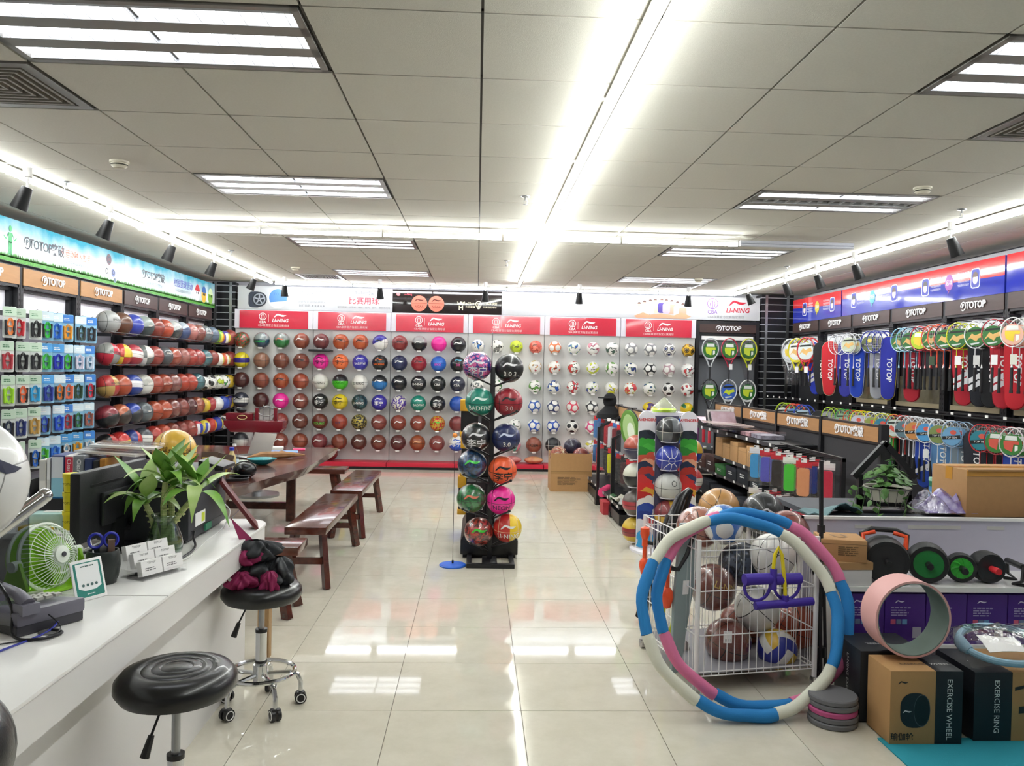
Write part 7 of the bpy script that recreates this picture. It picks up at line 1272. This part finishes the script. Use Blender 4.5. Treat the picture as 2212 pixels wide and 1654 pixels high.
t = thing('exercise_ring_carton', 'black exercise ring carton on the teal mat', 'carton', (2.19, 3.37, .007)); part('carton', G().bb(0,.17,0,.3,0,.3), BKC, t, bevel=.002); part('kraft_part', G().bb(.17,.42,0,.3,0,.3), KR, t, bevel=.002); text('EXERCISE RING', .034, '#d8d8d4', t, (.1,-.002,.15), (pi/2, pi/2, 0), bold=.006); text('LI-NING', .026, '#8a8a88', t, (-.002,.15,.16), (pi/2, pi/2, -pi/2)); inst('arrow_print', flat([(0,0),(.2,.02),(.2,.05),(0,.03)]), OCP, t, (.2,-.002,.12), FB, '#2a2420'); inst('arrow_print', flat([(0,0),(.2,.05),(.2,.06),(0,.015)]), OCP, t, (.18,-.002,.22), FB, '#2a2420')
t = thing('pilates_ring', 'pale blue pilates ring wrapped in clear film on the black carton', 'pilates ring', (2.4, 3.5, .31)); PBm = mat('ring_blue', '#8cb4c8', .5)
part('ring', G().tube([(.19*cos(a), .12*sin(a), .03+.045*(1+sin(a))) for a in [2*pi*i/36 for i in range(36)]], .016, 10, closed=True), PBm, t)
for s in (-1, 1): part('pad', G().tube([(s*.19*cos(a), .12*sin(a)*s, .03+.045*(1+sin(a)*s)) for a in (-.35,-.12,.12,.35)], [.02,.028,.028,.02], 10), PBm, t)
part('leaflet', G().grid([[(-.1+.06*i, -.06+.05*j, .06+.02*j+.006*sin(i+j)) for i in range(4)] for j in range(3)]), WHITE, t, solid=.002); random.seed(44)
part('film', G().grid([[(-.25+.05*i, -.17+.042*j, .1+.05*sin(pi*j/8)+random.uniform(-.012,.018)-(.07 if i in (0,10) or j in (0,8) else 0)) for i in range(11)] for j in range(9)]), FILM, t, smooth=25)
t = thing('yoga_wheel', 'pink yoga wheel with grey green inside standing on the cartons', 'yoga wheel', (1.955, 3.52, .336+.1735), rot=(0, 0, .0)); ro, ri, hw = .172, .158, .07
part('outer_skin', G().lathe([(ri+.004,-hw),(ro,-hw),(ro,hw),(ri+.004,hw)], 56, cap=False), mat('wheel_pink', '#dca8a4', .6), t, rot=(pi/2,0,0), smooth=40); part('inner_skin', G().lathe([(ri+.004,hw),(ri,hw),(ri,-hw),(ri+.004,-hw)], 56, cap=False), mat('wheel_sage', '#6c7c74', .6), t, rot=(pi/2,0,0), smooth=40)
# table behind the cabinet
t = thing('rear_table', 'dark trestle table behind the low cabinet', 'table', (2.85, 4.75, 0)); part('table_top', G().bb(-.9,.9,-.32,.35,.76,.79), mat('table_slate', '#3c4048', .6), t)
for x in (-.85, .85):
    for y in (-.28, .3): part('leg', G().bb(x-.02,x+.02,y-.02,y+.02,0,.76), BLACK, t)
rz_ = .791
t = thing('brown_carton', 'large taped cardboard carton on the rear table', 'carton', (3.0, 4.62, rz_), .06); part('carton', G().bb(-.2,.4,-.16,.16,0,.27), CARD, t, bevel=.003); part('tape', G().bb(-.202,.402,-.03,.03,.2705,.2725).bb(-.2025,-.2,-.03,.03,.2,.27), mat('tape_amber', '#c8903c', .15), t); part('tape', G().bb(-.201,.401,-.1625,-.16,.235,.2715), mat('tape_amber'), t); part('flap', G().bb(-.2,.4,-.17,-.155,.265,.275), CARD, t)
t = thing('plant_house_stand', 'black house shaped stand reading TOPTEN', 'stand', (2.415, 4.62, rz_)); part('post', G().bb(-.16,-.135,-.02,.02,0,.22), BLACK, t); part('post', G().bb(.135,.16,-.02,.02,0,.22), BLACK, t); part('roof_beam', G().bar((-.185,0,.2),(.005,0,.405), .035, .03, (0,1,0)), BLACK, t); part('roof_beam', G().bar((.185,0,.2),(-.005,0,.405), .035, .03, (0,1,0)), BLACK, t); part('ridge_plate', G().bb(-.03,.03,-.012,.012,.3,.4), BLACK, t); part('name_board', G().bb(-.16,.16,-.02,.0,.03,.1), BLACK, t); text('TOPTEN', .045, '#d8d8d4', t, (.02,-.022,.065)); part('floor_board', G().bb(-.16,.16,-.08,.1,0,.012), BLACK, t)
t = thing('ivy_planter', 'white oval planter of trailing green ivy in a wire basket', 'plant', (2.40, 4.56, rz_+.075)); PLW = mat('planter_white', '#dcd8c8', .5)
part('planter', G().lathe([(0,0),(.09,0),(.125,.07),(.132,.08),(.122,.08),(.085,.01),(0,.01)], 30, cap=False), PLW, t); part('soil', G().lathe([(0,.066),(.115,.066)], 24), mat('soil', '#2c2018', .9), t); g = G()
for k in range(16): a = 2*pi*k/16; g.cyl((.128*cos(a),.128*sin(a),.07),(.1*cos(a),.1*sin(a),-.03), .0018, n=4)
g.tube([(.131*cos(2*pi*i/30),.131*sin(2*pi*i/30),.074) for i in range(30)], .005, 6, closed=True).tube([(.1*cos(2*pi*i/30),.1*sin(2*pi*i/30),-.03) for i in range(30)], .002, 4, closed=True); part('wire_basket', g, mat('basket_grey', '#4c4a44', .5), t)
IV = mat('ivy_green', '#3f6c30', .45, noise=.7, nscale=20, ncol='#6c9450'); random.seed(77)
def ivy(p, sc, yaw, pit):
    P = [(0,-.5),(.35,-.35),(.5,.0),(.25,.35),(0,.62),(-.25,.35),(-.5,0),(-.35,-.35)]; g = G(); g.add([(x*sc, y*sc, -.12*abs(x)*sc*2-.05*y*y*sc) for x, y in P]+[(0,0,.02*sc)], [(i, (i+1) % 8, 8) for i in range(8)]); part('leaf', g, IV, t, p, (pit, 0, yaw), smooth=60)
for k in range(85):
    a = random.uniform(0, 2*pi); r = .12*random.random()**.5; h = .1+.09*(1-(r/.12)**2)+random.uniform(-.02, .03); ivy((r*cos(a)*1.15, r*sin(a), h), random.uniform(.035, .055), a-pi/2+random.uniform(-.5, .5), random.uniform(-.9, .1))
for q, (dx, dy) in enumerate(((-.15,-.06),(-.1,-.13),(-.17,.0),(.02,-.15))):
    s = part('vine', G().tube([(dx*.6,dy*.6,.08),(dx,dy,.07),(dx*1.15,dy*1.15,-.02),(dx*1.2,dy*1.1,-.07)], .002, 5), IV, t)
    for k in range(6): z = .07-.026*k; ivy((dx*1.1+random.uniform(-.03,.03), dy*1.12+random.uniform(-.02,.02), z), random.uniform(.03, .048), random.uniform(0, 6), random.uniform(-1.2, -.3))
ivy((.0,-.02,.24), .06, .3, -.3); part('stem', G().tube([(0,0,.1),(.01,-.01,.18),(0,-.02,.235)], .002, 5), IV, t)
for k in range(3):
    random.seed(50+k); tag(part('film_heap', G().grid([[(-.14+.028*i, -.1+.025*j, .02+(.07+random.uniform(0,.07))*sin(pi*i/10)*sin(pi*j/8)+.02) for i in range(11)] for j in range(9)]), FILM if k != 1 else mat('film_purple', '#6a50b0', .15, noise=.7, nscale=20, ncol='#e0dcf0'), None, (2.62+.12*k, 4.52+.03*k, rz_-.018), smooth=25, solid=.002), '%s plastic film on the rear table' % ['crumpled clear', 'violet printed', 'silvery crumpled'][k], 'plastic film')
for k, (x, h, c) in enumerate(((3.62, .15, '#2f7c5c'), (3.74, .12, '#1c5c3c'))):
    t = thing('shuttle_tin', '%s green shuttle tin behind the taped carton' % ['taller', 'shorter'][k], 'tin', (x-.69, 4.95, rz_)); part('tin', G().lathe([(0,0),(.045,0),(.045,h)], 20), OC, t, col=c); part('lid', G().lathe([(.047,h-.01),(.047,h+.01),(0,h+.011)], 20), OC, t, col='#a8d8c0'); part('band', G().lathe([(.0455,h*.2),(.0455,h*.7)], 20, cap=False), OCP, t, col='#4c88c0')
tag(part('teal_cloth', G().grid([[(-.16+.04*i, -.06+.04*j, .02+.07*max(0, 1-abs(i-6)/3)*max(0, 1-j/4)+.01*sin(i*1.7+j)) for i in range(10)] for j in range(5)]), mat('cloth_teal', '#5c7c80', .7), None, (2.02, 4.5, rz_-.008), (0,0,.2), solid=.006, smooth=70), 'folded grey teal cloth at the end of the rear table', 'cloth')
